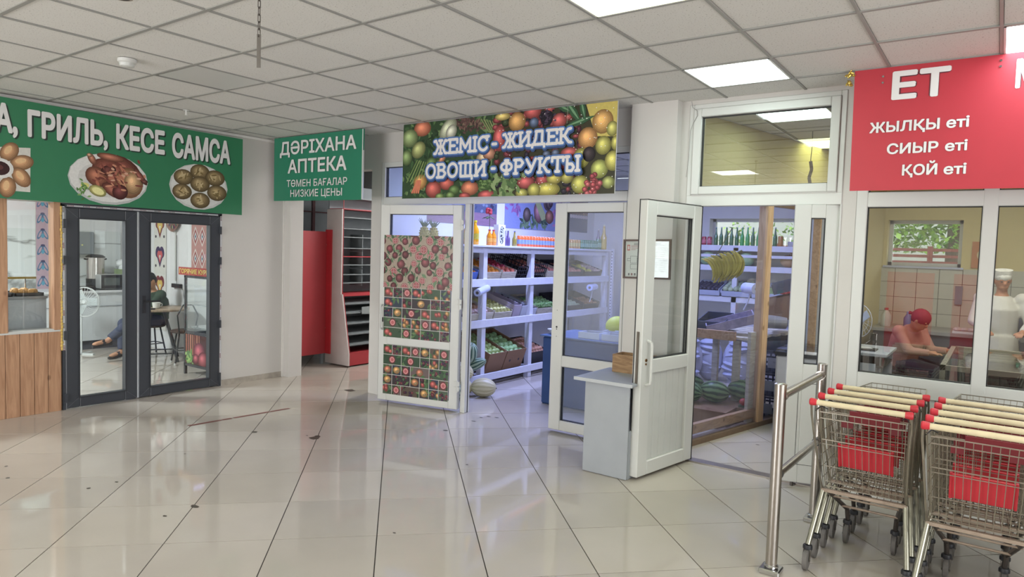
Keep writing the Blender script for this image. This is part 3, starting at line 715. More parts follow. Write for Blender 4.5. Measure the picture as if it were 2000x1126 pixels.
# ---- pine-clad serving front left of the doors
serv = sroot('wall_left_1', 'pine clad serving front left of the cafe doors', (LW, 2.0, 0))
MB().box(LW - .1, 1.2, 0, LW - .02, 2.86, .8).build('backing', M('stud_dark', '6e5a48', .9), serv)
y = 1.2
while y < 2.85:
    y2 = min(y + .118, 2.848)
    if y2 - y > .03: MB().box(LW - .02, y + .002, .0, LW, y2 - .002, .81).build('plank', WOOD, serv, bevel=.0025)
    y += .118
for (ya, yb) in ((1.2, 1.28), (1.72, 1.80), (2.31, 2.405), (2.785, 2.848)):
    MB().box(LW - .12, ya, .81, LW + .006, yb, 2.07).build('timber_post', WOOD, serv, bevel=.003)
    MB().box(LW - .14, ya + .02, .81, LW - .12, yb + .02, 2.07).build('timber_post', WOODH, serv)
MB().box(LW - .14, 1.2, .795, LW + .004, 2.848, .82).build('ledge', PVCG, serv)
for a, b in ((1.28, 1.72), (1.8, 2.31), (2.405, 2.785)): MB().box(LW - .07, a, .82, LW - .066, b, 2.07).build('glass_pane', GLASS, serv)
# ---- fruit shop door A (ajar, papered)
def dworld(r, p): return WM(r) @ Vector(p)
dA = sroot('door_3', 'white plastic door leaf covered with pomegranate and fruit print film, standing ajar', (-4.60, 5.50, 0), math.atan2(-.206, -.985))
LWD = 1.005; f = MB(); w_ = .1
f.box(0, -.035, .03, w_, .035, 2.19).box(LWD - .115, -.035, .03, LWD, .035, 2.19).box(w_, -.035, .03, LWD - .115, .035, .115).box(w_, -.035, 2.09, LWD - .115, .035, 2.19).box(w_, -.035, .655, LWD - .115, .035, .745)
f.build('leaf_frame', PVC, dA, world=False, bevel=.005)
pane(dA, w_, LWD - .115, .745, 2.09, GLASSH); pane(dA, w_, LWD - .115, .115, .655, GLASSH)
for z_ in (.28, 1.15, 1.98):
    MB().box(-.03, .028, z_ - .05, .028, .05, z_ - .005).box(-.03, .028, z_ + .005, .028, .05, z_ + .05).tube((-.008, .045, z_ - .06), (-.008, .045, z_ + .06), .012, 8).build('hinge', PVC, dA, world=False)
def bow(r, x, z0, z1, y, s, name='door_handle'):
    MB().path([(x, y, z0), (x, y + s * .04, z0 + .01), (x, y + s * .045, z0 + .04), (x, y + s * .045, z1 - .04), (x, y + s * .04, z1 - .01), (x, y, z1)], .0105, 8).build(name, PVC, r, True, False)
bow(dA, LWD - .05, .82, 1.09, .035, 1); MB().box(LWD - .062, .035, .9, LWD - .045, .0375, .95).build('keyhole', BLACKP, dA, world=False)
FR = ['b8382e', 'd07a30', '7a2230', 'c94a3a', 'd99a3e', '8a2a3e', 'c23c34', '5a1c38']
def fruit_grid(P_, x0, y0, x1, y1, nx, ny):
    P_.rect(x0, y0, x1, y1, 'c6c2bb'); cw = (x1 - x0) / nx; ch = (y1 - y0) / ny
    for b in range(ny):
        a = 0
        while a < nx:
            s_ = 2 if (random.random() < .22 and a < nx - 1) else 1
            cx0, cx1 = x0 + a * cw + .003, x0 + (a + s_) * cw - .003; cy0, cy1 = y0 + b * ch + .003, y0 + (b + 1) * ch - .003
            bg = random.choice(['2e4a34', '3a3238', '4a5a48', '5a4a40', '2c3a4c', '6a5a58', '38523a']); P_.rect(cx0, cy0, cx1, cy1, bg)
            old = P_.clip; P_.clip = (cx0, cy0, cx1, cy1); kind = random.randrange(5)
            for _ in range(5): P_.leaf(random.uniform(cx0, cx1), random.uniform(cy0, cy1), cw * .3, cw * .11, random.uniform(0, 6), random.choice(['3f6a3c', '5c7d4a', '28482e']))
            if kind == 0:
                for _ in range(9): P_.ball(random.uniform(cx0, cx1), random.uniform(cy0, cy1), cw * .13, cw * .13, random.choice(['5a1c38', '8a2a3e', '42204a']), 0, .2, 3)
            elif kind == 1: P_.ball((cx0 + cx1) / 2, (cy0 + cy1) / 2, cw * .38, ch * .36, random.choice(['d07a30', 'd99a3e', 'c96a3a'])); P_.ball((cx0 + cx1) / 2 + .01, (cy0 + cy1) / 2 - ch * .1, cw * .2, ch * .12, 'e0b878', .4, .2, 2)
            elif kind == 2: P_.ball(cx0 + cw * .4, cy0 + ch * .5, cw * .33, ch * .33, 'b8382e'); P_.ball(cx0 + cw * .75, cy0 + ch * .3, cw * .2, ch * .2, 'c94a3a')
            elif kind == 3: P_.ball((cx0 + cx1) / 2, (cy0 + cy1) / 2, cw * .36, ch * .4, '9c2a3c'); P_.ell((cx0 + cx1) / 2, (cy0 + cy1) / 2, cw * .26, ch * .28, 'd88a86'); P_.ell((cx0 + cx1) / 2, (cy0 + cy1) / 2, cw * .17, ch * .18, 'b84a50')
            else:
                for _ in range(4): P_.ball(random.uniform(cx0, cx1), random.uniform(cy0, cy1), cw * .2, ch * .26, random.choice(FR), random.random(), .2, 3)
            P_.clip = old; a += s_
def pomegranates(P_, x0, y0, x1, y1):
    P_.rect(x0, y0, x1, y1, 'a3917f'); old = P_.clip; P_.clip = (x0, y0, x1, y1)
    for k in range(14): xx = x0 + (x1 - x0) * k / 14; P_.rect(xx, y0, xx + .004, y1, '9d8a7c')
    pts = [(x0 + (x1 - x0) * (i + .5 * (j % 2) + random.uniform(-.2, .2)) / 6, y0 + (y1 - y0) * (j + .3 + random.uniform(-.2, .2)) / 7) for i in range(7) for j in range(8)]
    random.shuffle(pts)
    for k, (a, b) in enumerate(pts):
        for _ in range(5): P_.leaf(a + random.uniform(-.08, .08), b + random.uniform(-.06, .06), .034, .011, random.uniform(0, 6), random.choice(['4c6b4a', '385a3c', '5f7f58']))
        R_ = random.uniform(.036, .052)
        if k % 5 < 2:
            P_.ell(a, b, R_, R_, '7d2330'); P_.ell(a, b, R_ * .86, R_ * .86, 'cf9c94'); P_.ell(a, b, R_ * .72, R_ * .72, '8c3038')
            for q in range(9): P_.ell(a + math.cos(q * .7) * R_ * .45, b + math.sin(q * .7) * R_ * .45, R_ * .15, R_ * .12, 'b85058', q)
            P_.stroke([(a - R_ * .6, b), (a + R_ * .6, b)], .003, 'd8b0a8'); P_.stroke([(a, b - R_ * .6), (a, b + R_ * .6)], .003, 'd8b0a8')
        else: P_.ball(a, b, R_, R_, random.choice(['742630', '83303a', '662028']), 0, .2)
    P_.clip = old
pa = Print(); x0_, x1_ = .055, .895   # measured from the free edge towards the hinge
pomegranates(pa, x0_, 1.285, x1_ + .02, 1.86); pa.clip = None; fruit_grid(pa, x0_ + .01, .735, x1_ + .005, 1.29, 7, 5)
o_ = dworld(dA, (LWD, .037, 0)); ux_ = dworld(dA, (0, .037, 0)) - o_
FILMP = attrmat('glossy_print', .25, .5)
pa.build('fruit_film', o_, ux_, (0, 0, 1), dA, FILMP, label='upper film, pomegranates over a grid of fruit pictures')
pb = Print(); fruit_grid(pb, .07, .1, .90, .655, 7, 5)
pb.build('fruit_film', o_, ux_, (0, 0, 1), dA, FILMP, label='lower film, grid of fruit pictures')
# ---- door B (closed)
dB = sroot('door_4', 'white plastic door leaf with dusty glass, right of the fruit shop opening', (-3.465, 5.54, 0), 0)
BW_ = .745; f = MB()
f.box(0, -.035, .03, .125, .035, 2.195).box(BW_ - .03, -.035, .03, BW_, .035, 2.195).box(.125, -.035, .03, BW_ - .03, .035, .125).box(.125, -.035, 2.11, BW_ - .03, .035, 2.195).box(.125, -.035, .645, BW_ - .03, .035, .75)
f.build('leaf_frame', PVC, dB, world=False, bevel=.005); pane(dB, .125, BW_ - .03, .75, 2.11, GLASSH); pane(dB, .125, BW_ - .03, .125, .645, GLASSH)
kh = MB()
for z_, r_ in ((1.18, .004), (1.02, .010), (1.0, .006), (.93, .004)): kh.tube((.06, -.0365, z_), (.06, -.034, z_), r_, 8)
kh.build('keyhole', BLACKP, dB, world=False); bow(dB, .06, .9, 1.15, .035, 1)
# ---- entrance door C (open outwards), lower panel grooved
dC = sroot('door_5', 'white plastic door leaf standing wide open beside the grey desk', (-2.067, 5.52, 0), math.atan2(-.765, -.135))
CW = .785; f = MB()
f.box(0, -.035, .025, .12, .035, 2.15).box(CW - .13, -.035, .025, CW, .035, 2.15).box(.12, -.035, .025, CW - .13, .035, .135).box(.12, -.035, 2.04, CW - .13, .035, 2.15).box(.12, -.035, .82, CW - .13, .035, .93)
f.build('leaf_frame', PVC, dC, world=False, bevel=.006); pane(dC, .12, CW - .13, .93, 2.04, GLASS)
n_ = 6; st = (CW - .25) / n_
for k in range(n_): MB().box(.12 + st * k + .0012, -.012, .135, .12 + st * (k + 1) - .0012, .012, .82).build('panel_strip', PVCG, dC, world=False, bevel=.002)
MB().box(CW, -.037, .02, CW + .004, -.031, 2.155).box(-.006, -.037, .02, 0, .037, 2.155).box(0, -.037, 2.15, CW, .037, 2.154).build('gasket', GASK, dC, world=False)
MB().box(CW + .004, -.01, .75, CW + .009, .01, 1.15).build('lock_plate', M('worn_lock', '6e675f', .4, .8), dC, world=False)
for s_ in (-1, 1): bow(dC, CW - .07, .74, 1.08, .035 * s_, s_)
MB().tube((CW - .06, .034, .93), (CW - .06, .042, .93), .012, 10).tube((CW - .06, .034, .90), (CW - .06, .041, .90), .008, 8).build('lock_cylinder', M('brass_lock', '8d6a48', .35, .9), dC, world=False)
MB().box(-.02, -.05, .0, .03, -.01, .05).build('bottom_hinge', PVCG, dC, world=False)
# ---- narrow leaf D
dD = sroot('door_6', 'narrow white door leaf with a slim glass strip, right of the entrance opening', (-.965, 5.555, 0), math.atan2(-.1, -.33))
DWD = .34; f = MB(); xa, xb = DWD - .215, DWD - .115
f.box(0, -.03, .03, xa, .03, 2.15).box(xb, -.03, .03, DWD, .03, 2.15).box(xa, -.03, .03, xb, .03, .945).box(xa, -.03, 2.05, xb, .03, 2.15); f.build('leaf_frame', PVC, dD, world=False, bevel=.004)
pane(dD, xa, xb, .945, 2.05, GLASS)
g_ = MB()
for q in ((.08, .17, .0835, .80), (.2465, .17, .25, .80), (.08, .17, .25, .1735), (.08, .7965, .25, .80)): g_.box(q[0], .0300, q[1], q[2], .0312, q[3])
g_.build('panel_groove', GASK, dD, world=False)
for z_ in (.25, 1.12, 1.42, 1.95): MB().box(-.012, .02, z_ - .045, .016, .045, z_ - .003).box(-.012, .02, z_ + .003, .016, .045, z_ + .045).build('hinge', PVC, dD, world=False)
MB().tube((.1, .03, .02), (.1, .05, .02), .014, 8).tube((.26, .02, .0), (.26, .02, .03), .012, 8).build('floor_bolt', DARKT, dD, world=False)

# ================================================================ SIGNS
WHT = M('print_white', 'dedcda', .5, var=.01); DKG = M('print_dark', '20302a', .5, var=.01); MARO = M('print_maroon', '5e2630', .5, var=.01)
# green food banner
gs = thing('food_banner', 'long green banner with a roast chicken over the dark grey glass doors', 'banner', (-7.41, 3.2, 2.06))
GRN = M('banner_green', '2f7752', .42, var=.03)
MB().prism([(1.3, 2.068), (4.74, 2.052), (4.745, 2.95), (1.3, 2.985)], (-7.415, -7.407), 'x').build('board', GRN, gs)
Hg = homog([(0, 190), (0, 387), (470, 272), (468, 420)], [(2.324, 2.964), (2.315, 2.06), (4.711, 2.944), (4.706, 2.049)])
OG = (-7.405, 0, 0)
def gtext(s_, l, r, bold=.042):
    (xl, yt, yb), (xr, yt2, yb2) = l, r; a = Hg(xl, yb); b = Hg(xr, yb2); c = Hg(xl, yt); d = Hg(xr, yt2)
    z0 = (a[1] + b[1]) / 2; z1 = (c[1] + d[1]) / 2
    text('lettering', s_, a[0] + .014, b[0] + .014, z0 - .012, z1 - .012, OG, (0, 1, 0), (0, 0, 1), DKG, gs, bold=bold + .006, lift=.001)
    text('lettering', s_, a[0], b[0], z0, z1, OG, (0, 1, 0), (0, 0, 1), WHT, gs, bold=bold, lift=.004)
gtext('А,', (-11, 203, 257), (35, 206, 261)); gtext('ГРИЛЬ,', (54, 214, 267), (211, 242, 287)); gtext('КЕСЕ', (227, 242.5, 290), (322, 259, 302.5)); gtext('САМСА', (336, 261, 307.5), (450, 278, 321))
gp = Print()
def gm(x, y): return Hg(x / 4, 160 + y / 4)      # zoomed measuring frame
def gell(P_, H, x, y, rx, ry, c, a=0, fn='ell', **k):
    u, v = H(x, y); u2, v2 = H(x + rx, y); u3, v3 = H(x, y - ry); getattr(P_, fn)(u, v, abs(u2 - u), abs(v3 - v), c, a, **k)
# faint lighter patch, samsa plate
gp.clip = (1.3, 2.06, 4.7, 2.95)
u, v = gm(-60, 690); gp.poly([gm(-140, 500), gm(240, 515), gm(238, 860), gm(-140, 830)], 'cfccc2')
for k in range(8):
    a = k * PI / 4 + .35; x, y = -5 + 190 * math.cos(a), 680 - 150 * math.sin(a); gell(gp, gm, x, y, 95, 58, 'c98a4c', a * .9, 'ball'); gell(gp, gm, x - 10, y - 14, 46, 20, 'dcae70', a * .9)
gell(gp, gm, 0, 672, 108, 80, 'd8d6d2'); gell(gp, gm, 0, 672, 78, 55, '3a1c1e'); gell(gp, gm, -12, 664, 40, 22, '5c2c2a')
# chicken plate
gell(gp, gm, 858, 760, 300, 200, 'b9bbb8'); gell(gp, gm, 858, 752, 292, 188, 'd9d8d4'); gell(gp, gm, 866, 765, 240, 140, 'c9c8c4')
for (x, y, rx, ry, a, c) in [(950, 700, 165, 115, -.45, '8a3a26'), (890, 725, 175, 105, -.5, '9c4428'), (1010, 790, 110, 120, 0, 'c07c44'), (1040, 790, 70, 90, 0, 'cf9a5c'), (760, 740, 95, 75, -.6, 'a0522c'), (870, 590, 110, 30, -.1, 'a85632'), (720, 600, 28, 50, .5, 'a85c38'), (700, 570, 22, 16, 0, 'c08a62'),
                             (890, 850, 100, 46, -.5, '8e4028'), (940, 860, 60, 60, -.7, '6a2420'), (1100, 740, 80, 22, -.9, '8a3e2c'), (1130, 780, 26, 18, 0, '6a3228'), (850, 690, 60, 40, .3, '5a2018')]: gell(gp, gm, x, y, rx, ry, c, a, 'ball')
for _ in range(60):
    x, y = random.gauss(900, 90), random.gauss(725, 55); gell(gp, gm, x, y, random.uniform(12, 34), random.uniform(4, 11), random.choice(['b4613a', '6e2a1e', 'c88056', '7e3222', 'd09a78']), random.uniform(-1.2, .4))
gell(gp, gm, 765, 850, 70, 42, 'd8cf6a', -.35, 'ball'); gell(gp, gm, 768, 852, 48, 26, 'e6e08e', -.35); gell(gp, gm, 665, 805, 34, 20, 'd4cc62')
for _ in range(22): u, v = gm(650 + random.gauss(0, 26), 830 + random.gauss(0, 26)); gp.leaf(u, v, .022, .009, random.uniform(0, 6), random.choice(['5c8a3c', '7aa650', '476f30']))
# plate of round samsa
gell(gp, gm, 1560, 820, 220, 178, 'c6c6c2'); gell(gp, gm, 1560, 815, 208, 165, 'd6d6d2')
for (x, y) in ((1436, 742), (1565, 705), (1682, 752), (1565, 798), (1425, 855), (1697, 868), (1566, 925)):
    gell(gp, gm, x, y, 76, 62, '8f7440', 0, 'ball', hi=.5)
    for _ in range(10): a = random.uniform(0, 6.28); gell(gp, gm, x + 38 * math.cos(a) * random.random(), y + 30 * math.sin(a) * random.random(), 22, 6, random.choice(['b39a66', '75602f', 'c2ab78']), random.uniform(0, 3))
gp.build('print', (-7.4055, 0, 0), (0, 1, 0), (0, 0, 1), gs)
# pharmacy sign
ps = thing('pharmacy_sign', 'green sign for cheap medicines hanging over the opening to the red panel', 'sign', (-6.52, 5.12, 2.24))
MB().prism([(-7.322, 2.248), (-5.742, 2.236), (-5.722, 3.008), (-7.325, 3.008)], (5.12, 5.135), 'y').build('board', M('sign_green', '2a7c60', .4, var=.03), ps)
MB().box(-5.742, 5.119, 2.24, -5.728, 5.137, 3.006).build('edge_strip', PVCG, ps)
Hp = homog([(536, 268), (535, 392), (711, 251), (705, 390)], [(-7.325, 3.01), (-7.321, 2.249), (-5.719, 3.006), (-5.747, 2.235)])
def ptext(s_, x0, t0, b0, x1, t1, b1, bold, H=Hp, par=ps, dark=DKG, yy=5.1185, sc=1.943, ox=500, oy=220, bd=.022):
    q = lambda x, y: H(x / sc + ox, y / sc + oy)
    A, B, C, D = q(x0, b0), q(x1, b1), q(x0, t0), q(x1, t1); z0, z1 = (A[1] + B[1]) / 2, (C[1] + D[1]) / 2
    text('lettering', s_, A[0], B[0], z0, z1, (0, yy, 0), (1, 0, 0), (0, 0, 1), dark, par, bold=bold + bd, lift=.0006)
    text('lettering', s_, A[0], B[0], z0, z1, (0, yy, 0), (1, 0, 0), (0, 0, 1), WHT, par, bold=bold, lift=.0014)
ptext('ДӘРІХАНА', 92, 114, 160, 382, 82, 136, .024); ptext('АПТЕКА', 122, 180, 229, 345, 163, 217, .026)
ptext('ТӨМЕН БАҒАЛАР', 118, 256, 282, 347, 245, 271, .012); ptext('НИЗКИЕ ЦЕНЫ', 132, 294, 320, 328, 286, 313, .012)
# red meat banner
rs = thing('meat_banner', 'big red banner with white lettering over the meat shop window', 'banner', (.6, 5.1, 2.21))
MB().prism([(-.862, 2.212), (2.1, 2.195), (2.1, 3.012), (-.872, 3.012)], (5.1, 5.106), 'y').build('board', M('banner_red', 'b5303c', .45, var=.03), rs)
Hr = homog([(1670, 137), (1660, 372), (2000, 100), (2000, 368)], [(-.872, 3.019), (-.859, 2.214), (.038, 3.016), (.087, 2.203)])
kw = dict(H=Hr, par=rs, dark=MARO, yy=5.0985, sc=3.633, ox=1640, oy=90, bd=.018)
ptext('ЕТ', 365, 195, 383, 782, 150, 350, .035, **kw)
for a in (('ЖЫЛҚЫ', 210, 550, 622, 708, 512, 585), ('СИЫР', 333, 696, 769, 698, 678, 750), ('ҚОЙ', 440, 848, 921, 690, 833, 908)): ptext(*a, .03, **kw)
for a in (('еті', 755, 510, 583, 918, 497, 571), ('еті', 745, 677, 749, 905, 664, 736), ('еті', 735, 842, 913, 897, 830, 903)): ptext(*a, .03, **kw)
ptext('М', 1243, 103, 302, 1430, 88, 285, .035, **kw)
for (x, z_) in ((-.70, 2.955), (-.70, 2.915), (-.07, 2.975), (-.07, 2.94)): MB().tube((x, 5.1, z_), (x, 5.092, z_), .007, 8).build('grommet', CHROME, rs)
t = thing('gold_bow', 'small crumpled gold ribbon bow at the top left corner of the red banner', 'bow', (-.885, 5.09, 2.965)); bo = MB()
for k in range(16): a = random.uniform(0, 6.28); bo.ell((.03 * math.cos(a) * random.random() - .01, random.uniform(-.01, .01), .045 * math.sin(a)), (.016, .004, .009), 6, 4, (random.random() * 3, random.random() * 3, 0))
bo.build('ribbon', M('gold_foil', 'c8ac5c', .25, .9), t, world=False)
# fruit banner
fb = thing('fruit_banner', 'banner crowded with printed fruit and vegetables and white and blue lettering', 'banner', (-3.92, 5.17, 2.24))
MB().prism([(-5.155, 2.24), (-2.674, 2.24), (-2.674, 3.012), (-5.171, 3.012)], (5.172, 5.18), 'y').build('board', WHT, fb)
Hf_ = homog([(225, 245), (1872, 52), (1848, 778), (218, 818)], [(0, .772), (2.497, .772), (2.497, 0), (.016, 0)])
fp = Print(); fp.clip = (0.005, .001, 2.495, .771)
E_ = lambda x, y, rx, ry, c, a=0, fn='ball', **k: gell(fp, Hf_, x, y, rx, ry, c, a, fn, **k)
fp.rect(0, 0, 1.25, .772, '2f4a2c'); fp.rect(1.25, 0, 2.5, .772, '3c3a24')
R = random.Random(3)
for _ in range(420):
    x, y = R.uniform(220, 930), R.uniform(180, 800); u, v = Hf_(x, y); fp.leaf(u, v, R.uniform(.02, .05), R.uniform(.008, .02), R.uniform(0, 6), R.choice(['2e4a2a', '3f6234', '54763e', '203820', '6c8a50', '2a3c26']))
for _ in range(90):
    x, y = R.gauss(720, 60), R.gauss(235, 28); u, v = Hf_(x, y); fp.leaf(u, v, .026, .012, R.uniform(0, 6), R.choice(['5a3c3a', '6e4a42', '46302e', '7c6450']))
E_(370, 275, 65, 60, 'd9662c'); E_(275, 350, 60, 70, '8fa860'); E_(340, 440, 55, 62, 'a9b060', .5); E_(250, 500, 40, 60, '7d9a52'); E_(565, 280, 80, 66, 'c2c8a4', .8); E_(590, 300, 48, 50, 'd6d6bc', .8)
E_(350, 690, 52, 60, 'd9972c', .3); E_(450, 745, 60, 66, 'c23a26'); E_(552, 700, 56, 50, 'c8402a'); E_(730, 735, 68, 58, 'd4662c'); E_(610, 750, 44, 40, '5a7c38'); E_(500, 800, 34, 26, '7c9a48'); E_(580, 790, 34, 28, '6f9044'); E_(690, 795, 44, 26, 'b83028'); E_(860, 790, 70, 40, 'c23430'); E_(840, 500, 60, 50, 'd8b888'); E_(880, 470, 50, 46, 'c98058'); E_(520, 510, 40, 24, 'd07a44', .8); E_(440, 540, 46, 46, '5e7f3e')
for k in range(6): a = (250 + k * 26, 690 - k * 8); b = (330 + k * 16, 520 + k * 4); fp.stroke([Hf_(*a), Hf_(*b)], .013, ['6f8a3e', '8ba052'][k % 2]); fp.z += .0001
for k in range(6): fp.stroke([Hf_(820 + k * 22, 200 + k * 4), Hf_(880 + k * 14, 300)], .012, ['7c8a4e', '93985c'][k % 2]); fp.z += .0001
for k in range(4): fp.stroke([Hf_(290 + k * 16, 770), Hf_(330 + k * 8, 680)], .022, 'd0642c'); fp.z += .0001
E_(850, 710, 60, 44, '5f8040')
for _ in range(60): E_(R.gauss(850, 30), R.gauss(700, 24), 10, 9, R.choice(['486a30', '6e9048', '3a5a28']), 0, 'ell')
# right half
for _ in range(180):
    x, y = R.uniform(930, 1600), R.uniform(60, 790); E_(x, y, R.uniform(16, 34), R.uniform(16, 34), R.choice(['8c2030', 'a82832', '2c2438', '3a4828', '5a1c30', 'b83a30']), 0, steps=3)
fp.poly([Hf_(1620, 60), Hf_(1880, 40), Hf_(1880, 330), Hf_(1700, 330)], 'c9b43e')
for (x, y, rx, ry, c) in [(985, 180, 60, 30, 'e0c050'), (1095, 220, 66, 76, 'd99628'), (1215, 140, 66, 56, 'c8302c'), (1345, 115, 40, 34, 'c8302c'), (1225, 225, 36, 40, '54688c'), (1325, 190, 50, 60, '2a2030'), (1420, 210, 56, 60, 'cc3830'), (960, 350, 50, 100, 'cc3430'), (1500, 460, 70, 46, 'c83830'), (1320, 470, 30, 28, '5a6a8c'), (1390, 460, 30, 28, '5a6a8c'), (1160, 690, 66, 50, 'c83434'), (1290, 670, 50, 50, 'b82c30'), (1380, 660, 60, 46, 'c8b838'),
                          (1755, 215, 84, 96, 'e0a02c'), (1640, 345, 76, 86, 'e0962a'), (1760, 400, 62, 74, 'c2bc40'), (1830, 270, 46, 60, 'c4be48'), (1590, 500, 66, 80, 'bcb838'), (1730, 585, 68, 74, 'b8c048'), (1835, 520, 64, 80, 'ccc440'), (1860, 380, 40, 60, 'c8c040'), (1480, 650, 50, 50, 'b8b040'), (1580, 705, 68, 72, 'c0bc3c'), (1330, 745, 96, 56, 'c8bc34'), (1225, 750, 50, 54, 'bcb43c'), (1130, 775, 48, 36, 'b8b440'), (1690, 700, 40, 40, 'a83030'), (1800, 690, 50, 50, 'a8b050'), (1650, 470, 50, 60, '382c30')]: E_(x, y, rx, ry, c)
for _ in range(26): E_(R.gauss(1690, 42), R.gauss(715, 40), 22, 22, R.choice(['c82834', 'b02030', 'd84850']), 0, steps=3)
for _ in range(60): E_(1325 + R.gauss(0, 22), 185 + R.gauss(0, 26), 8, 8, R.choice(['4a3850', '1c1624']), 0, 'ell')
for (x, y, l, w_, a) in ((1520, 130, .17, .035, -.9), (1570, 220, .17, .03, .25), (1450, 110, .1, .03, -.5), (1600, 110, .12, .03, -1.3)): u, v = Hf_(x, y); fp.leaf(u, v, l, w_, a, '2f5a38'); fp.leaf(u, v + .004, l * .8, w_ * .3, a, '6a9a6c')
for _ in range(50): x, y = R.gauss(1000, 50), R.gauss(690, 55); u, v = Hf_(x, y); fp.leaf(u, v, .05, .022, R.uniform(0, 6), R.choice(['6c8a4c', '88a064', '4c6c3a']))
for _ in range(90): x, y = R.uniform(940, 1840), R.uniform(90, 780); E_(x, y, 4, 4, 'e8e8e0', 0, 'ell', n=6)
# hand-drawn slab lettering
def arc(cx, cy, rx, ry, a0, a1, n=14): return [(cx + rx * math.cos(math.radians(a0 + (a1 - a0) * k / n)), cy + ry * math.sin(math.radians(a0 + (a1 - a0) * k / n))) for k in range(n + 1)]
GL = {'Е': (.72, [[(.1, 0), (.1, 1)], [(0, 1), (.72, 1), (.72, .74)], [(.1, .52), (.5, .52)], [(0, 0), (.72, 0), (.72, .26)]]), 'М': (1.0, [[(.1, 0), (.1, 1), (.5, .3), (.9, 1), (.9, 0)]]), 'І': (.2, [[(.1, 0), (.1, 1)]]),
      'С': (.75, [arc(.4, .5, .38, .5, 40, 320), [(.7, .74), (.7, 1)]]), 'Ж': (1.1, [[(.55, 0), (.55, 1)], [(0, .95), (.14, 1), (.36, .52), (.74, .52), (.96, 1), (1.1, .95)], [(0, 0), (.14, .02), (.36, .5)], [(.74, .5), (.96, .02), (1.1, 0)]]),
      'И': (.85, [[(.1, 1), (.1, 0)], [(.1, .08), (.75, .92)], [(.75, 1), (.75, 0)]]), 'Д': (.95, [[(.25, 1), (.75, 1), (.75, .05)], [(.3, 1), (.26, .5), (.12, .05)], [(0, -.16), (0, .03), (.92, .03), (.92, -.16)]]),
      'К': (.85, [[(.1, 0), (.1, 1)], [(.1, .5), (.35, .5), (.6, .95), (.8, 1)], [(.35, .5), (.68, .03), (.85, 0)]]), 'О': (.8, [arc(.4, .5, .38, .5, 0, 360, 20)]), 'В': (.75, [[(.1, 0), (.1, 1)], [(0, 1), (.5, 1), (.64, .78), (.5, .54), (.1, .54)], [(.5, .54), (.72, .28), (.52, 0), (0, 0)]]),
      'Щ': (1.1, [[(.1, 1), (.1, 0), (1.05, 0), (1.05, -.2)], [(.5, 1), (.5, 0)], [(.92, 1), (.92, 0)]]), 'Ф': (.95, [[(.48, 0), (.48, 1)], arc(.48, .53, .44, .3, 0, 360, 18)]), 'Р': (.72, [[(.1, 0), (.1, 1)], [(0, 1), (.5, 1), (.7, .76), (.5, .5), (.1, .5)]]),
      'У': (.85, [[(.08, 1), (.42, .4)], [(.8, 1), (.4, .1), (.22, 0), (.06, .1)]]), 'Т': (.85, [[(.42, 0), (.42, 1)], [(0, .74), (0, 1), (.85, 1), (.85, .74)]]), 'Ы': (1.0, [[(.1, 1), (.1, 0), (.45, 0), (.6, .25), (.45, .48), (.1, .48)], [(.88, 0), (.88, 1)]]), '-': (.45, [[(.05, .45), (.4, .45)]]), ' ': (.3, [])}
def slab(P_, body, u0, u1, v0, v1):
    gap = .2; tot = sum(GL[c][0] + gap for c in body) - gap; hh = v1 - v0; sx = (u1 - u0) / tot; S_ = []; x = 0
    for c in body:
        w_, st_ = GL[c]
        for pl in st_:
            S_.append([(u0 + (x + p[0]) * sx, v0 + p[1] * hh) for p in pl])
            for e, n2 in ((pl[0], pl[1]), (pl[-1], pl[-2])):
                if abs(e[0] - n2[0]) < .02 and (e[1] < .02 or e[1] > .98) and e[1] > -.01: S_.append([(u0 + (x + e[0] - .13) * sx, v0 + e[1] * hh), (u0 + (x + e[0] + .13) * sx, v0 + e[1] * hh)])
        x += w_ + gap
    for col, w_, du, dv in (('1c3f78', hh * .46, .006, -.016), ('2466b0', hh * .44, 0, 0), ('e0dcda', hh * .225, 0, 0)):
        P_.z += .0015
        for pl in S_: P_.stroke([(a + du, b + dv) for a, b in pl], w_, col)
def sl_(body, x0, t0, b0, x1, t1, b1):
    A, B, C, D = Hf_(x0, b0), Hf_(x1, b1), Hf_(x0, t0), Hf_(x1, t1); slab(fp, body, A[0] + .015, B[0] - .015, (A[1] + B[1]) / 2 + .012, (C[1] + D[1]) / 2 - .012)
sl_('ЖЕМІС', 455, 362, 480, 880, 325, 448); sl_('-', 898, 325, 455, 950, 322, 450); sl_('ЖИДЕК', 985, 308, 428, 1530, 262, 392)
sl_('ОВОЩИ', 402, 548, 668, 872, 525, 645); sl_('-', 898, 520, 645, 945, 515, 640); sl_('ФРУКТЫ', 975, 520, 640, 1600, 475, 610)
fp.build('print', (-5.171, 5.1695, 2.24), (1, 0, 0), (0, 0, 1), fb)

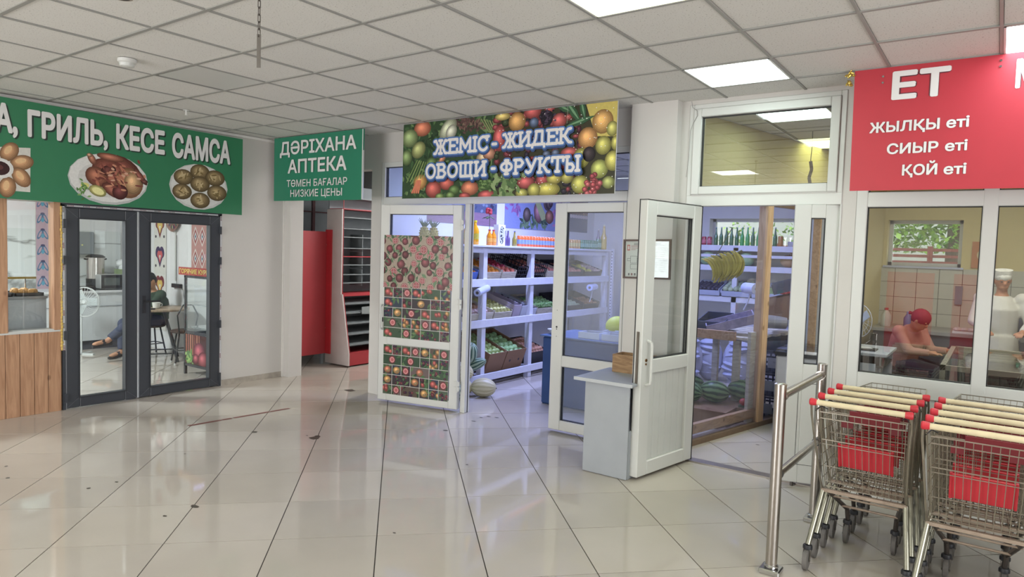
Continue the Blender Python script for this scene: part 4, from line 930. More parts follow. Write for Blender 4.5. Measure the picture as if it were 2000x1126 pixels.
# ================================================================ FOREGROUND THINGS
# handrail of two posts and two rails
t = thing('handrail', 'polished steel handrail of two posts and two bars beside the trolleys', 'handrail', (-.925, 4.33, 0))
for (x, y) in ((-.937, 3.862), (-.913, 4.81)):
    MB().tube((x, y, .012), (x, y, 1.05), .031, 20).build('post', STEEL, t, True)
    MB().lathe([(.031, 1.05), (.033, 1.051), (.033, 1.056), (.02, 1.062)], (x, y, 0), 20).build('post_cap', STEEL, t, True)
    MB().box(x - .055, y - .055, 0, x + .055, y + .055, .03).tube((x, y, .03), (x, y, .05), .038, 20).build('base_plate', CHROME, t, bevel=.006)
for z_, r_ in ((.985, .024), (.545, .021)):
    a, b = Vector((-.937, 3.862, z_)), Vector((-.913, 4.81, z_)); MB().tube(a, b, r_, 16).build('rail', STEEL, t, True)
    for p, q in ((a, b), (b, a)): d = (q - p).normalized(); MB().tube(p + d * .03, p + d * .052, r_ + .007, 14).build('rail_collar', M('collar_dark', '5c5a58', .4, .6) if z_ < .8 else STEEL, t, True)
# grey chipboard desk
t = thing('desk', 'worn grey chipboard desk in front of the fruit shop door', 'desk', (-2.45, 4.95, 0))
GD = M('grey_laminate', '9fa3a8', .5, var=.06, scale=6); GDE = M('laminate_edge', 'b4b7ba', .5)
MB().box(-2.62, 4.700, .005, -2.235, 4.716, .73).build('side_panel', GD, t, bevel=.001)
MB().box(-2.62, 5.19, .005, -2.235, 5.206, .73).build('side_panel', GD, t)
MB().box(-2.60, 4.716, .30, -2.584, 5.19, .73).build('back_panel', GD, t); MB().box(-2.24, 4.716, .005, -2.232, 5.19, .38).build('front_panel', GD, t)
MB().box(-2.70, 4.655, .731, -2.195, 5.26, .753).build('desktop', GD, t, bevel=.002); MB().box(-2.702, 4.6535, .729, -2.193, 4.656, .755).build('edge_band', GDE, t)
# wooden box on desk
t = thing('wooden_box', 'small brown wooden box standing on the grey desk', 'box', (-2.42, 5.16, .7535)); bw = MB()
MB().box(-.165, -.08, 0, .2, -.066, .148).build('side', OLDW, t, world=False, bevel=.001); MB().box(-.165, .086, 0, .2, .1, .148).build('side', OLDW, t, world=False)
MB().box(-.165, -.066, 0, -.151, .086, .148).build('end', OLDW, t, world=False); MB().box(.186, -.066, 0, .2, .086, .148).build('end', OLDW, t, world=False)
MB().box(-.151, -.066, 0, .186, .086, .012).build('bottom', OLDW, t, world=False)
# framed evacuation plan on the column
t = thing('framed_plan', 'brown framed evacuation plan on the white column behind the open door', 'framed plan', (-2.45, 5.4, 1.7), (0, -.02, 0)); f = MB(); rim(f, -.225, .212, -.172, .166, .016, -.018, -.002)
f.build('frame', M('brown_frame', '54423c', .5), t, world=False); MB().box(-.209, -.006, -.156, .196, -.001, .15).build('paper', M('plan_paper', 'd2d2ce', .6, var=.01), t, world=False)
pp = Print()
for k in range(3): pp.rect(-.13, .132 - k * .007, .12, .135 - k * .007, '5a5a5c')
pp.rect(-.192, .07, -.165, .12, 'b8443e'); pp.rect(-.186, .08, -.171, .11, 'd8c8c6')
for k in range(4): pp.rect(-.155, .112 - k * .012, -.155 + random.uniform(.04, .08), .116 - k * .012, 'a05a58')
for (a, b, c, d) in ((-.16, -.04, -.1, .02), (-.1, -.02, -.05, .0), (-.05, -.05, 0, .04), (-.16, -.09, .02, -.05), (-.19, -.02, -.16, .0)):
    for q in ((a, b, c, b + .0025), (a, d, c, d + .0025), (a, b, a + .0025, d), (c, b, c + .0025, d + .0025)): pp.rect(*q, '4c4c50')
for k in range(26): pp.rect(.03 + (.0 if k < 13 else .08), .11 - (k % 13) * .018, .03 + (.0 if k < 13 else .08) + random.uniform(.04, .07), .114 - (k % 13) * .018, '8a8a8c')
for k in range(7): pp.rect(-.18 + k * .028, -.145, -.165 + k * .028, -.125, random.choice(['6a6a6c', '8a5a58', '5a6a5c']))
o_ = WM(t) @ Vector((0, -.007, 0)); pp.build('plan_print', o_, (WM(t) @ Vector((1, -.007, 0))) - o_, (WM(t) @ Vector((0, -.007, 1))) - o_, t)
MB().box(-.209, -.012, -.156, .196, -.0105, .15).build('glass', GLASS, t, world=False)
# cable with a small clip above the entrance frame
t = thing('cable', 'thin loose cable hanging down beside the entrance transom frame', 'cable', (-2.15, 5.47, 2.99))
MB().path([(0, 0, 0.02), (.01, 0, -.03), (.05, 0, -.06), (.055, 0, -.1), (.02, 0, -.16), (.0, 0, -.22), (-.005, 0, -.45), (-.02, 0, -.6)], .0022, 5).build('wire', M('grey_cable', '8a8884', .6), t, True, False)
t = thing('thread', 'thin pale thread hanging from the ceiling before the fruit banner', 'thread', (-3.06, 5.0, CEIL)); MB().path([(0, 0, 0), (.002, 0, -.1), (-.003, 0, -.19)], .0012, 4).build('string', M('thread_pale', 'a8a49a', .7), t, world=False)

# ---- shopping trolleys
def make_trolley():
    t = thing('shopping_trolley', '', 'shopping trolley', (0, 0, 0), 0, '')
    W2 = .238
    hbar = MB().tube((-W2 + .028, 0, .98), (W2 - .028, 0, .98), .0145, 12).build('handle_bar', CREAM, t, True, False)
    for s in (-1, 1): MB().lathe([(.0165, s * (W2 - .032)), (.019, s * (W2 - .018)), (.0205, s * (W2 - .002)), (.016, s * W2 + s * .004)], (0, 0, .98), 12, 'x').build('handle_cap', REDP, hbar, True, False)
    # basket corners: rear top, rear bottom, front top, front bottom
    RT, RB, FT, FB = (.222, .075, .93), (.205, .31, .43), (.165, .86, .89), (.14, .78, .53)
    def L3(a, b, u): return tuple(a[k] + (b[k] - a[k]) * u for k in range(3))
    mir = lambda p, s: (p[0] * s, p[1], p[2])
    b = MB(); r = .0024
    for s in (-1, 1):
        n = 19
        for k in range(n + 1): u = k / n; b.tube(mir(L3(RT, FT, u), s), mir(L3(RB, FB, u), s), r, 4, caps=False)
        for k in range(8): u = k / 7; b.tube(mir(L3(RT, RB, u), s), mir(L3(FT, FB, u), s), r if 0 < k < 7 else .0042, 4, caps=False)
    for k in range(11): u = k / 10; a = L3(mir(FT, -1), FT, u); c = L3(mir(FB, -1), FB, u); b.tube(a, c, r, 4, caps=False)
    for k in range(6): u = k / 5; a = L3(FT, FB, u); b.tube(mir(a, -1), a, r if 0 < k < 5 else .004, 4, caps=False)
    for k in range(13): u = k / 12; b.tube(L3(mir(RB, -1), RB, u), L3(mir(FB, -1), FB, u), r, 4, caps=False)
    for k in range(7): u = k / 6; a = L3(RB, FB, u); b.tube(mir(a, -1), a, r, 4, caps=False)
    b.build('wire_basket', WIRE, t, world=False)
    g = MB()                                       # hinged rear gate
    GT, GB_ = (.205, .085, .915), (.192, .285, .455)
    for k in range(13): u = k / 12; g.tube(L3(mir(GT, -1), GT, u), L3(mir(GB_, -1), GB_, u), r, 4, caps=False)
    for u in (0, .08, .36, .42, .72, .93, 1): a = L3(GT, GB_, u); g.tube(mir(a, -1), a, .0034 if u in (0, .08, .36, 1) else r, 4, caps=False)
    g.build('rear_gate', WIRE, t, world=False)
    # child seat: red board folded behind the gate and its dark red back under the handle
    p = L3((0, .105, .915), (0, .305, .455), .42); q = L3((0, .105, .915), (0, .305, .455), .70)
    pn = MB()
    pn.prism([(p[1], p[2]), (p[1] + .008, p[2] + .003), (q[1] + .008, q[2] + .003), (q[1], q[2])], (-.12, .145), 'x')
    for s in (-.117, .142): pn.tube((s, p[1] - .006, p[2] + .012), (s, q[1] - .004, q[2]), .007, 6)
    pn.tube((-.12, p[1] - .003, p[2] + .004), (.145, p[1] - .003, p[2] + .004), .006, 6).build('seat_flap', REDP, t, world=False)
    MB().prism([(.16, .925), (.167, .927), (.18, .865), (.173, .863)], (-.07, .17), 'x').build('seat_back', REDD, t, world=False)
    for s in (-.10, .135): MB().box(s - .03, .30, .80, s + .03, .315, .835).build('seat_clip', REDD, t, world=False)
    # tubular frame
    for s in (-1, 1):
        MB().path([(s * (W2 - .004), .004, .972), (s * .236, .04, .90), (s * .228, .075, .80), (s * .214, .25, .50), (s * .212, .31, .425)], .0062, 6).build('side_tube', WIRE, t, True, False)
        MB().tube((s * .208, .315, .425), (s * .243, .165, .135), .0145, 10).build('rear_leg', ZTUBE, t, True, False)
        MB().path([(s * .19, .325, .42), (s * .135, .70, .21), (s * .13, .72, .135)], .013, 8).build('front_leg', DARKT, t, True, False)
        MB().path([(s * .225, .075, .92), (s * .205, .12, .94), (s * .18, .16, .92)], .003, 5).build('hinge_wire', BLACKP, t, True, False)
    MB().box(-.215, .298, .412, .215, .325, .43).build('cross_bar', RUSTY, t, world=False)
    MB().tube((-.15, .60, .255), (.15, .60, .255), .0075, 8).tube((-.19, .42, .36), (.19, .42, .36), .006, 8).build('lower_rod', RUSTY, t, True, False)
    for (x, y) in ((-.243, .165), (.243, .165), (-.13, .72), (.13, .72)):
        fk = MB(); yo = y - .025
        for s in (-1, 1): fk.prism([(y + .016, .115), (y - .02, .115), (yo - .012, .05), (yo + .012, .05)], (x + s * .0185 - .0015, x + s * .0185 + .0015), 'x')
        fk.box(x - .02, y - .02, .109, x + .02, y + .016, .114).tube((x - .022, yo, .055), (x + .022, yo, .055), .005, 8); fko = fk.build('caster', M('fork_grey', '77736c', .45, .7), t, world=False); c = MB(); c.lathe([(.022, .135), (.026, .128), (.026, .112), (.018, .108)], (x, y, 0), 12); c.build('caster_collar', BLACKP, fko, True, False)
        MB().lathe([(.044, -.014), (.0555, -.011), (.0555, .011), (.044, .014)], (x, yo, .0555), 20, 'x').build('wheel', RUBBER, fko, True, False)
    return t
tr0 = make_trolley()
rowA = [(-.548, 3.885), (-.545, 4.088), (-.532, 4.275), (-.520, 4.465)]
rowB = [(-.018, 3.708), (-.014, 3.893), (-.008, 4.078), (-.002, 4.262), (.004, 4.455)]
nA = ['first, the nearest one next to the steel handrail', 'second', 'third', 'fourth, farthest one under the shop window']
nB = ['first, nearest at the lower right corner', 'second', 'third', 'fourth', 'fifth, farthest one, against the shop front']
k_ = 0
for row, nn, gn, side in ((rowA, nA, 'left row of nested trolleys', 'left'), (rowB, nB, 'right row of nested trolleys', 'right')):
    for (x, y), n in zip(row, nn):
        lab = 'wire shopping trolley in the %s row, %s' % (side, n)
        if k_ == 0: o = tr0; o.location = (x, y, 0); o['label'] = lab; o['group'] = gn
        else: o = dup(tr0, (x, y, 0), 0, lab, gn)
        k_ += 1

# ================================================================ PHARMACY
DKW = M('slate_panel', '80868a', .7)
t = thing('red_screen', 'tall red panel door standing in the pharmacy opening', 'screen', (-7.9, 6.1, 0))
MB().box(-7.93, 5.75, .155, -7.90, 6.405, 1.915).build('panel', M('red_laminate', 'a8383e', .45, var=.03), t)
MB().box(-7.925, 6.408, .155, -7.80, 6.43, 1.945).build('edge_panel', M('red_laminate_bright', 'bf333b', .45), t)
MB().box(-7.96, 5.75, 0, -7.93, 5.79, 1.9).build('post', DKW, t); MB().box(-7.96, 6.36, 0, -7.93, 6.40, 1.9).build('post', DKW, t)
for z_ in (.5, 1.7): MB().tube((-7.915, 6.405, z_), (-7.895, 6.412, z_ + .04), .004, 6).build('hinge_pin', CHROME, t)
t = thing('display_rack', 'empty grey shelving unit with white side and red base in the pharmacy', 'shelving', (-7.7, 6.9, 0))
RW = M('rack_white', 'c4bcb8', .5); RR = M('red_laminate', 'b03239')
poly = [(-7.925, .02), (-7.42, .02), (-7.42, .20), (-7.575, 1.03), (-7.6, 1.03), (-7.6, 2.24), (-7.925, 2.24)]
MB().prism(poly, (6.43, 6.455), 'y').build('side_panel', RW, t); MB().prism(poly, (7.56, 7.585), 'y').build('side_panel', RW, t)
ed = MB(); pts = [(-7.42, .2), (-7.575, 1.03), (-7.6, 1.03), (-7.6, 2.6)]
for a, b in zip(pts, pts[1:]): ed.tube((a[0], 6.455, a[1]), (b[0], 6.455, b[1]), .006, 5)
ed.build('red_edging', RR, t)
MB().box(-7.93, 6.455, .02, -7.43, 7.56, .2).build('base_panel', RR, t); MB().box(-7.925, 6.455, .2, -7.905, 7.56, 2.6).build('back_panel', DKW, t)
GS = M('grey_glass_shelf', '7c8284', .4)
for z_, x_ in ((.30, -7.45), (.45, -7.48), (.60, -7.505), (.75, -7.53), (.88, -7.555)): MB().prism([(-7.9, z_ + .05), (x_, z_), (x_, z_ + .015), (-7.9, z_ + .065)], (6.457, 7.558), 'y').build('shelf', GS, t)
MB().box(-7.905, 6.457, 1.0, -7.57, 7.558, 1.04).build('shelf', RR, t)
for k, z_ in enumerate((1.18, 1.30, 1.44, 1.56, 1.68, 1.84, 1.96, 2.12, 2.24, 2.4)): MB().box(-7.905, 6.457, z_, -7.62, 7.558, z_ + .012).build('shelf', RR if k in (3, 8) else GS, t)
for z_ in (1.24, 1.5, 1.75): MB().box(-7.905, 6.85, z_ - .1, -7.64, 6.86, z_ + .14).build('divider', GS, t)
MB().prism([(6.75, .74), (7.4, .70), (7.4, .86), (6.75, .84)], (-7.52, -7.51), 'x').build('glass_panel', M('pale_glass_sheet', '8a9090', .2), t)
t = thing('dark_partition', 'grey panelled partition with maroon rails above the red panel', 'partition', (-9.0, 6.9, 0))
MB().box(-9.3, 5.64, 0, -9.27, 8.2, 2.9).build('panel', DKW, t)
for y_ in (6.0, 6.6, 7.2): MB().box(-9.27, y_, 0, -9.24, y_ + .05, 2.9).build('upright', M('maroon_metal', '58363a', .5), t)
for z_ in (1.2, 1.75, 2.25, 2.62): MB().box(-9.27, 5.66, z_, -9.25, 8.15, z_ + .02).build('rail', M('maroon_metal', '58363a'), t)

# ================================================================ CAFE
t = thing('serving_counter', 'long white counter with a dark plinth along the marble cafe wall', 'counter', (-11.6, 4.2, 0)); CW_ = M('counter_white', 'cfd3d5', .45)
MB().box(-11.95, 2.6, .14, -11.32, 5.42, .875).build('cabinet', CW_, t); MB().box(-11.95, 2.6, 0, -11.36, 5.42, .14).build('plinth', M('plinth_dark', '4a4b50', .6), t); MB().box(-11.98, 2.58, .876, -11.28, 5.45, .91).build('worktop', M('worktop_white', 'd8dadb', .3), t)
MB().box(-11.32, 2.6, .66, -11.31, 5.42, .672).build('groove', M('groove_grey', '9a9ea2', .6), t)
def urn():
    t = thing('water_urn', 'tall steel water boiler on the cafe counter', 'urn', (-11.62, 4.89, .91))
    MB().lathe([(.125, .17), (.125, .50)], n=24).build('body', STEEL, t, True, False); MB().lathe([(.135, .50), (.14, .51), (.1, .54), (.03, .55)], n=24).build('lid', BLACKP, t, True, False)
    MB().lathe([(.13, 0), (.13, .17)], n=20).build('base', BLACKP, t, True, False); MB().tube((.12, 0, .22), (.17, 0, .22), .012, 8).build('tap', BLACKP, t, True, False)
    for s in (-1, 1): MB().tube((0, s * .13, .47), (0, s * .165, .48), .012, 8).build('handle', BLACKP, t, True, False)
urn()
t = thing('microwave', 'black and silver microwave on the cafe counter', 'microwave', (-11.45, 5.06, .912)); MB().box(-.17, -.22, .02, .12, .27, .24).build('body', M('silver_body', 'a8aaa9', .4, .3), t, world=False, bevel=.006)
MB().box(.12, -.21, .025, .128, .12, .235).build('door', BLACKP, t, world=False); MB().box(.128, -.17, .07, .131, .06, .19).build('door_glass', M('oven_glass', '5a605e', .15), t, world=False); MB().box(.12, .125, .025, .128, .265, .235).build('control_panel', M('control_grey', '4c4e52', .5), t, world=False)
t = thing('griddle', 'low black griddle at the front edge of the cafe counter', 'griddle', (-11.42, 4.62, .912)); MB().box(-.12, -.2, .0, .14, .14, .05).build('body', BLACKP, t, world=False, bevel=.008); MB().box(-.1, -.18, .05, .12, .12, .058).build('plate', M('griddle_plate', '3c3c3e', .3), t, world=False)
t = thing('meter_box', 'grey electrical cabinet on the marble wall above the boiler', 'electrical cabinet', (-11.97, 4.72, 1.45)); MB().box(0, -.18, 0, .1, .26, .36).build('case', M('cabinet_grey', '878d91', .5), t, world=False, bevel=.01); MB().box(.1, -.16, .2, .104, -.02, .3).build('display', M('display_dark', '55595c', .4), t, world=False); MB().tube((.1, .08, .15), (.112, .08, .15), .012, 10).build('knob', M('knob_pale', 'd0cd90', .4), t, world=False)
t = thing('checked_towel', 'black and white checked towel hanging over the end of the counter things', 'towel', (-11.3, 4.36, .95)); tp = Print()
MB().prism([(-.06, 0), (.06, 0), (.045, .3), (0, .42), (-.03, .3)], (0, .03), 'x').build('cloth', M('towel_grey', 'b8b8b6', .9), t, world=False)
for a in range(6):
    for b in range(8):
        if (a + b) % 2: tp.rect(-.05 + a * .015, .12 + b * .018, -.035 + a * .015, .138 + b * .018, '2a2a2c')
tp.build('check_print', (-11.268, 4.36, .95), (0, 1, 0), (0, 0, 1), t)
t = thing('plastic_bags', 'heap of white plastic bags on a box at the right end of the cafe counter', 'bags', (-11.5, 5.28, 1.15)); bg = MB()
for _ in range(9): bg.ell((random.uniform(-.08, .06), random.uniform(-.06, .1), .05 + random.uniform(0, .22)), (.08, .07, .06), 8, 6, (random.random(), random.random(), 0))
bg.build('bag_heap', M('bag_white', 'dfe2e2', .4), t, True, False); MB().box(-.1, -.12, -.0, .1, .13, .08).build('tray', M('green_box', '8a9a74', .7), t, world=False)
# fan
t = thing('stand_fan', 'white pedestal fan standing before the cafe counter', 'fan', (-10.92, 4.40, 0)); WP = M('fan_white', 'd2d6d4', .35)
MB().tube((0, 0, .0), (0, 0, .62), .013, 10).build('pole', WP, t, True, False)
for a in (.5, 2.07, 3.64, 5.21): MB().box(0, -.02, 0, .2, .02, .022).build("foot", WP, t, world=False).rotation_euler = (0, 0, a)
MB().tube((0, 0, .6), (0.0, .02, .78), .02, 10).lathe([(.05, -.08), (.055, .02), (.03, .05)], (0, 0, .78), 14, 'x').build('motor', WP, t, True, False)
g = MB()
fd = Matrix.Translation((.05, .04, .78)) @ Matrix.Rotation(-.95, 4, 'Z'); g.T = fd
for R_, x_ in ((.215, .02), (.21, .045), (.21, -.01), (.07, .06)):
    pts = [(x_, R_ * math.cos(a), R_ * math.sin(a)) for a in [2 * PI * k / 28 for k in range(29)]]; g.path(pts, .007 if x_ == .02 else .003, 5)
for k in range(30): a = 2 * PI * k / 30; g.path([(.07, .05 * math.cos(a), .05 * math.sin(a)), (.06, .15 * math.cos(a + .15), .15 * math.sin(a + .15)), (.02, .213 * math.cos(a + .3), .213 * math.sin(a + .3))], .0024, 3)
g.build('cage', WP, t, True, False)
for k in range(3): bl = MB(); bl.T = fd @ Matrix.Rotation(2 * PI * k / 3, 4, 'X'); bl.box(.02, .03, -.05, .026, .185, .06); bl.build('blade', M('fan_blade', 'bcc4c4', .3), t, world=False, bevel=.01)
hb = MB(); hb.T = fd; hb.lathe([(.035, 0), (.04, .03), (.02, .05)], n=14, axis='x').build('hub', WP, t, True, False)
# cafe table and stools
t = thing('cafe_table', 'round wood topped cafe table on slanting black legs', 'table', (-9.75, 4.93, 0)); 
MB().lathe([(.40, .725), (.415, .735), (.415, .75), (.40, .757)], n=32).build('tabletop', woodmat('table_wood', '8a7864', 'b09a80', 5, (1, 6, 1), .4, False), t, True, False); DL = M('black_leg', '333538', .5)
for a in (.3, 1.87, 3.44, 5.0): MB().tube((.10 * math.cos(a), .10 * math.sin(a), .72), (.36 * math.cos(a), .36 * math.sin(a), .0), .02, 8).build('leg', DL, t, True, False)
MB().path([(.3 * math.cos(a), .3 * math.sin(a), .12) for a in (.3, 1.87, 3.44, 5.0, .3)], .01, 6).build('stretcher', DL, t, True, False)
def stool(label, loc, rot):
    t = thing('cafe_chair', label, 'chair', loc, rot, 'black cafe chairs')
    MB().lathe([(.17, .44), (.185, .45), (.185, .465), (.17, .475)], n=20).build('seat', M('seat_brown', '4a3c38', .6), t, True, False)
    for a in (.785, 2.356, 3.927, 5.498): MB().tube((.12 * math.cos(a), .12 * math.sin(a), .44), (.21 * math.cos(a), .21 * math.sin(a), 0), .012, 8).build('leg', DL, t, True, False); MB().tube((.205 * math.cos(a), .205 * math.sin(a), .03), (.21 * math.cos(a), .21 * math.sin(a), 0), .016, 8).build('leg_cap', PVC, t, True, False)
    MB().path([(.17 * math.cos(a), .17 * math.sin(a), .2) for a in (.785, 2.356, 3.927, 5.498, .785)], .007, 6).build('footrest', DL, t, True, False)
    MB().path([(-.16, -.1, .46), (-.2, -.13, .7), (-.21, -.06, .84), (-.21, .06, .84), (-.2, .13, .7), (-.16, .1, .46)], .01, 6).build('back_frame', DL, t, True, False)
stool('black cafe chair carrying the seated man', (-10.12, 5.02, 0), -PI / 2); stool('empty black cafe chair between the table and the hot food cabinet', (-9.25, 5.05, 0), PI * .9)
t = thing('coffee_cup', 'white coffee cup on the round cafe table', 'cup', (-9.62, 4.84, .758)); MB().lathe([(.03, 0), (.045, .01), (.052, .05), (.054, .085), (.05, .085), (.045, .02)], n=20).build('bowl', M('cup_white', 'dedcd4', .3), t, True, False)
MB().path([(.0, .05, .07), (0, .078, .065), (0, .082, .045), (0, .07, .025), (0, .048, .022)], .006, 6).build('handle', M('cup_white', 'dedcd4'), t, True, False)
t = thing('spectacle_case', 'small black case lying on the edge of the cafe table', 'case', (-9.52, 4.70, .758)); MB().box(-.04, -.08, 0, .04, .06, .016).build('body', BLACKP, t, world=False, bevel=.006)
# hot drinks/hot chicken cabinet
t = thing('hot_food_cabinet', 'dark glass food warmer with a red sign and grilled chicken picture', 'display cabinet', (-8.28, 4.9, 0)); DF = M('cabinet_dark', '3c3c40', .45)
c = MB()
for x in (-8.555, -8.005):
    for y in (4.66, 5.16): c.box(x, y, 0, x + .03, y + .03, 1.28)
c.box(-8.555, 4.66, .11, -7.975, 5.19, .14).box(-8.555, 4.66, .53, -7.975, 5.19, .57).box(-8.555, 4.66, 1.25, -7.975, 5.19, 1.28).build('frame', DF, t)
MB().box(-8.53, 4.665, .57, -7.99, 4.67, 1.25).build('glass_door', GLASSR, t); MB().box(-8.545, 5.15, .57, -7.98, 5.16, 1.25).build('back_panel', M('cabinet_inside', '5e6468', .4), t)
MB().box(-8.5, 4.7, .60, -8.02, 5.1, .62).build('rack', CHROME, t); MB().box(-8.5, 4.7, .9, -8.02, 5.1, .91).build('rack', CHROME, t)
MB().box(-8.53, 4.664, .145, -7.99, 4.672, .525).build('picture_panel', M('panel_dark', '4a2c28', .5), t)
fq = Print((0, 0, .54, .38)); fq.rect(0, 0, .54, .38, '55302a')
for k in range(7): fq.rect(.02 + k * .05, .12, .045 + k * .05, .38, ['a05a40', '8c4434', 'b87050'][k % 3])
for _ in range(40): u, v = random.gauss(.1, .05), random.gauss(.08, .04); fq.leaf(u, v, .04, .018, random.uniform(0, 6), random.choice(['6c9c48', '9cc060', '4c7a38']))
for (a, b, c_, d) in ((.33, .17, .13, .12), (.42, .08, .12, .1), (.26, .08, .07, .06)): fq.ball(a, b, c_, d, 'b03a44', .3)
fq.build('food_print', (-8.53, 4.6625, .145), (1, 0, 0), (0, 0, 1), t)
MB().box(-8.655, 4.64, 1.285, -7.9, 4.66, 1.385).build('sign_board', M('sign_red', 'a23a34', .5), t)
text('lettering', 'ГОРЯЧИЕ КУРЫ', -8.63, -7.93, 1.305, 1.362, (0, 4.6395, 0), (1, 0, 0), (0, 0, 1), M('print_yellow', 'dcc468', .5), t, bold=.025)
# wall ornaments: ikat strips and plate
def ikat(name, label, x0, x1, z0, z1, kind, plane='y'):
    o = Print((0, 0, x1 - x0, z1 - z0)); w_ = x1 - x0; hh = z1 - z0
    o.rect(0, 0, w_, hh, {'heart': 'd6d4cc', 'diamond': 'b88078', 'blue': 'b89aa8'}[kind]); n = int(hh / w_ / (1.25 if kind == 'heart' else .9)) + 1; st = hh / n
    for k in range(-1, n + 1):
        cy = st * (k + .5)
        if kind == 'heart':
            a, b = (('7a2a34', 'd8b43c') if k % 2 else ('3c2c5c', 'c8383c'))
            for s_ in (1, .6):
                c = a if s_ == 1 else b
                for q in (-1, 1): o.ell(w_ / 2 + q * w_ * .17 * s_, cy + st * .17 * s_, w_ * .19 * s_, st * .2 * s_, c, q * .3)
                o.poly([(w_ / 2 - w_ * .34 * s_, cy + st * .16 * s_), (w_ / 2, cy - st * .36 * s_), (w_ / 2 + w_ * .34 * s_, cy + st * .16 * s_)], c)
            o.poly([(w_ / 2 - w_ * .08, cy + st * .06), (w_ / 2, cy - st * .1), (w_ / 2 + w_ * .08, cy + st * .06)], 'd6d4cc')
            for q in (-1, 1): o.ell(w_ / 2 + q * w_ * .34, cy - st * .3, w_ * .07, st * .05, '4a4450')
        elif kind == 'diamond':
            for q in (.27, .73):
                for s_, c in ((1, 'd8d0c8'), (.78, '9c3c3c'), (.45, 'c8d0d0'), (.2, '34506a')): o.poly([(w_ * q - w_ * .22 * s_, cy), (w_ * q, cy - st * .46 * s_), (w_ * q + w_ * .22 * s_, cy), (w_ * q, cy + st * .46 * s_)], c)
        else:
            for q in (.3, .78):
                for s_ in (-1, 1): o.ell(w_ * q + s_ * w_ * .12, cy, w_ * .09, st * .34, '2f6c94', s_ * .4); o.ell(w_ * q + s_ * w_ * .12, cy, w_ * .05, st * .22, 'b89aa8', s_ * .4)
                o.ell(w_ * q, cy - st * .1, w_ * .07, st * .14, '3f9ab8'); o.ell(w_ * q, cy + st * .3, w_ * .1, st * .07, '44426c')
    if plane == 'y':
        t = thing(name, label, 'wall hanging', ((x0 + x1) / 2, 5.465, z0)); MB().box(x0, 5.46, z0, x1, 5.468, z1).build('cloth', M('cloth_back', 'c8c4bc', .9), t); o.build('print', (x0, 5.4595, z0), (1, 0, 0), (0, 0, 1), t)
    else:
        t = thing(name, label, 'wall hanging', (-11.97, (x0 + x1) / 2, z0)); MB().box(-11.99, x0, z0, -11.972, x1, z1).build('cloth', M('cloth_back', 'c8c4bc'), t); o.build('print', (-11.9715, x0, z0), (0, 1, 0), (0, 0, 1), t)
ikat('ornament_strip', 'white wall strip printed with maroon, yellow and blue hearts behind the seated man', -10.93, -10.56, .3, 2.6, 'heart')
ikat('ornament_strip', 'red and white diamond patterned wall strip above the hot food sign', -9.82, -9.42, 1.3, 2.6, 'diamond')
ikat('ornament_strip', 'blue and pink patterned wall strip seen through the serving window', 4.20, 4.50, .9, 2.6, 'blue', 'x')
t = thing('wall_plate', 'round painted plate hanging on the cafe wall between two patterned strips', 'plate', (-10.3, 5.45, 2.05)); MB().lathe([(.05, .0), (.17, -.01), (.2, -.03), (.195, -.035), (.16, -.018), (0.02, -.012)], n=28, axis='y').build('dish', M('dish_rim', '8c6a5c', .4), t, True, False)
pl = Print()
for k in range(24): a = k * 2 * PI / 24; pl.leaf(.13 * math.cos(a), .13 * math.sin(a), .035, .014, a, ['9c3c3c', '3c6a4c', 'c8b890', '44426c'][k % 4])
for k in range(10): a = k * 2 * PI / 10; pl.leaf(.06 * math.cos(a), .06 * math.sin(a), .035, .016, a, ['c85c4c', '4c7a5c'][k % 2])
pl.build('painting', (-10.3, 5.425, 2.05), (1, 0, 0), (0, 0, 1), t)
t = thing('socket_strip', 'black socket strip with tangled cables low on the cafe wall', 'socket', (-10.2, 5.45, 1.0)); MB().box(-.12, -.03, 0, .12, 0.01, .06).build('socket', BLACKP, t, world=False); MB().path([(.1, -.02, .03), (.2, -.02, -.02), (.25, -.02, -.2), (.3, -.02, -.5), (.35, 0, -.9)], .004, 5).path([(-.02, 0, .06), (-.02, .0, .8)], .004, 5).build('cable', BLACKP, t, world=False)
t = thing('wall_trunking', 'thin white cable trunking running up the cafe wall to the plate', 'trunking', (-10.27, 5.46, 1.1)); MB().box(-.012, -.01, 0, .012, .006, 1.85).build('duct', PVCG, t, world=False)
# serving counter behind the glass with pastry trays
t = thing('pastry_counter', 'white counter right behind the serving window', 'counter', (-8.1, 2.2, 0)); MB().box(-8.4, .8, 0, -7.86, 2.845, 1.10).build('body', M('counter_bluish', 'b9bfc4', .5), t, bevel=.004); MB().box(-8.42, .78, 1.10, -7.84, 2.85, 1.125).build('top', M('counter_top_grey', '9a9ea2', .3, .3), t)
t = thing('rail_tube', 'brass coloured tube running above the pastry trays', 'tube', (-8.42, 1.9, 1.28)); MB().tube((0, -1.1, 0), (0, 1.05, 0), .012, 12).build('tube', M('brass_tube', 'b89a50', .3, .9), t, True, False)
for y_ in (-1.0, .95): MB().tube((0, y_, -.155), (0, y_, 0), .008, 8).build('stand', CHROME, t, world=False)
PAS = M('baked_dough', 'c8995c', .6, var=.2, scale=18)
for k, (y0, y1) in enumerate(((2.0, 2.56), (2.58, 2.83))):
    t = thing('baking_tray', ['long dark baking tray with pastry behind the serving window', 'short baking tray with a row of pastries nearest the timber post'][k], 'tray', (-8.05, (y0 + y1) / 2, 1.126)); f = MB().box(-8.25, y0, 1.126, -7.88, y1, 1.132); rim_ = [(-8.25, y0, -8.24, y1), (-7.89, y0, -7.88, y1), (-8.25, y0, -7.88, y0 + .01), (-8.25, y1 - .01, -7.88, y1)]
    for q in rim_: f.box(q[0], q[1], 1.126, q[2], q[3], 1.158)
    f.build('pan', M('tray_dark', '4c4c4e', .4, .5), t)
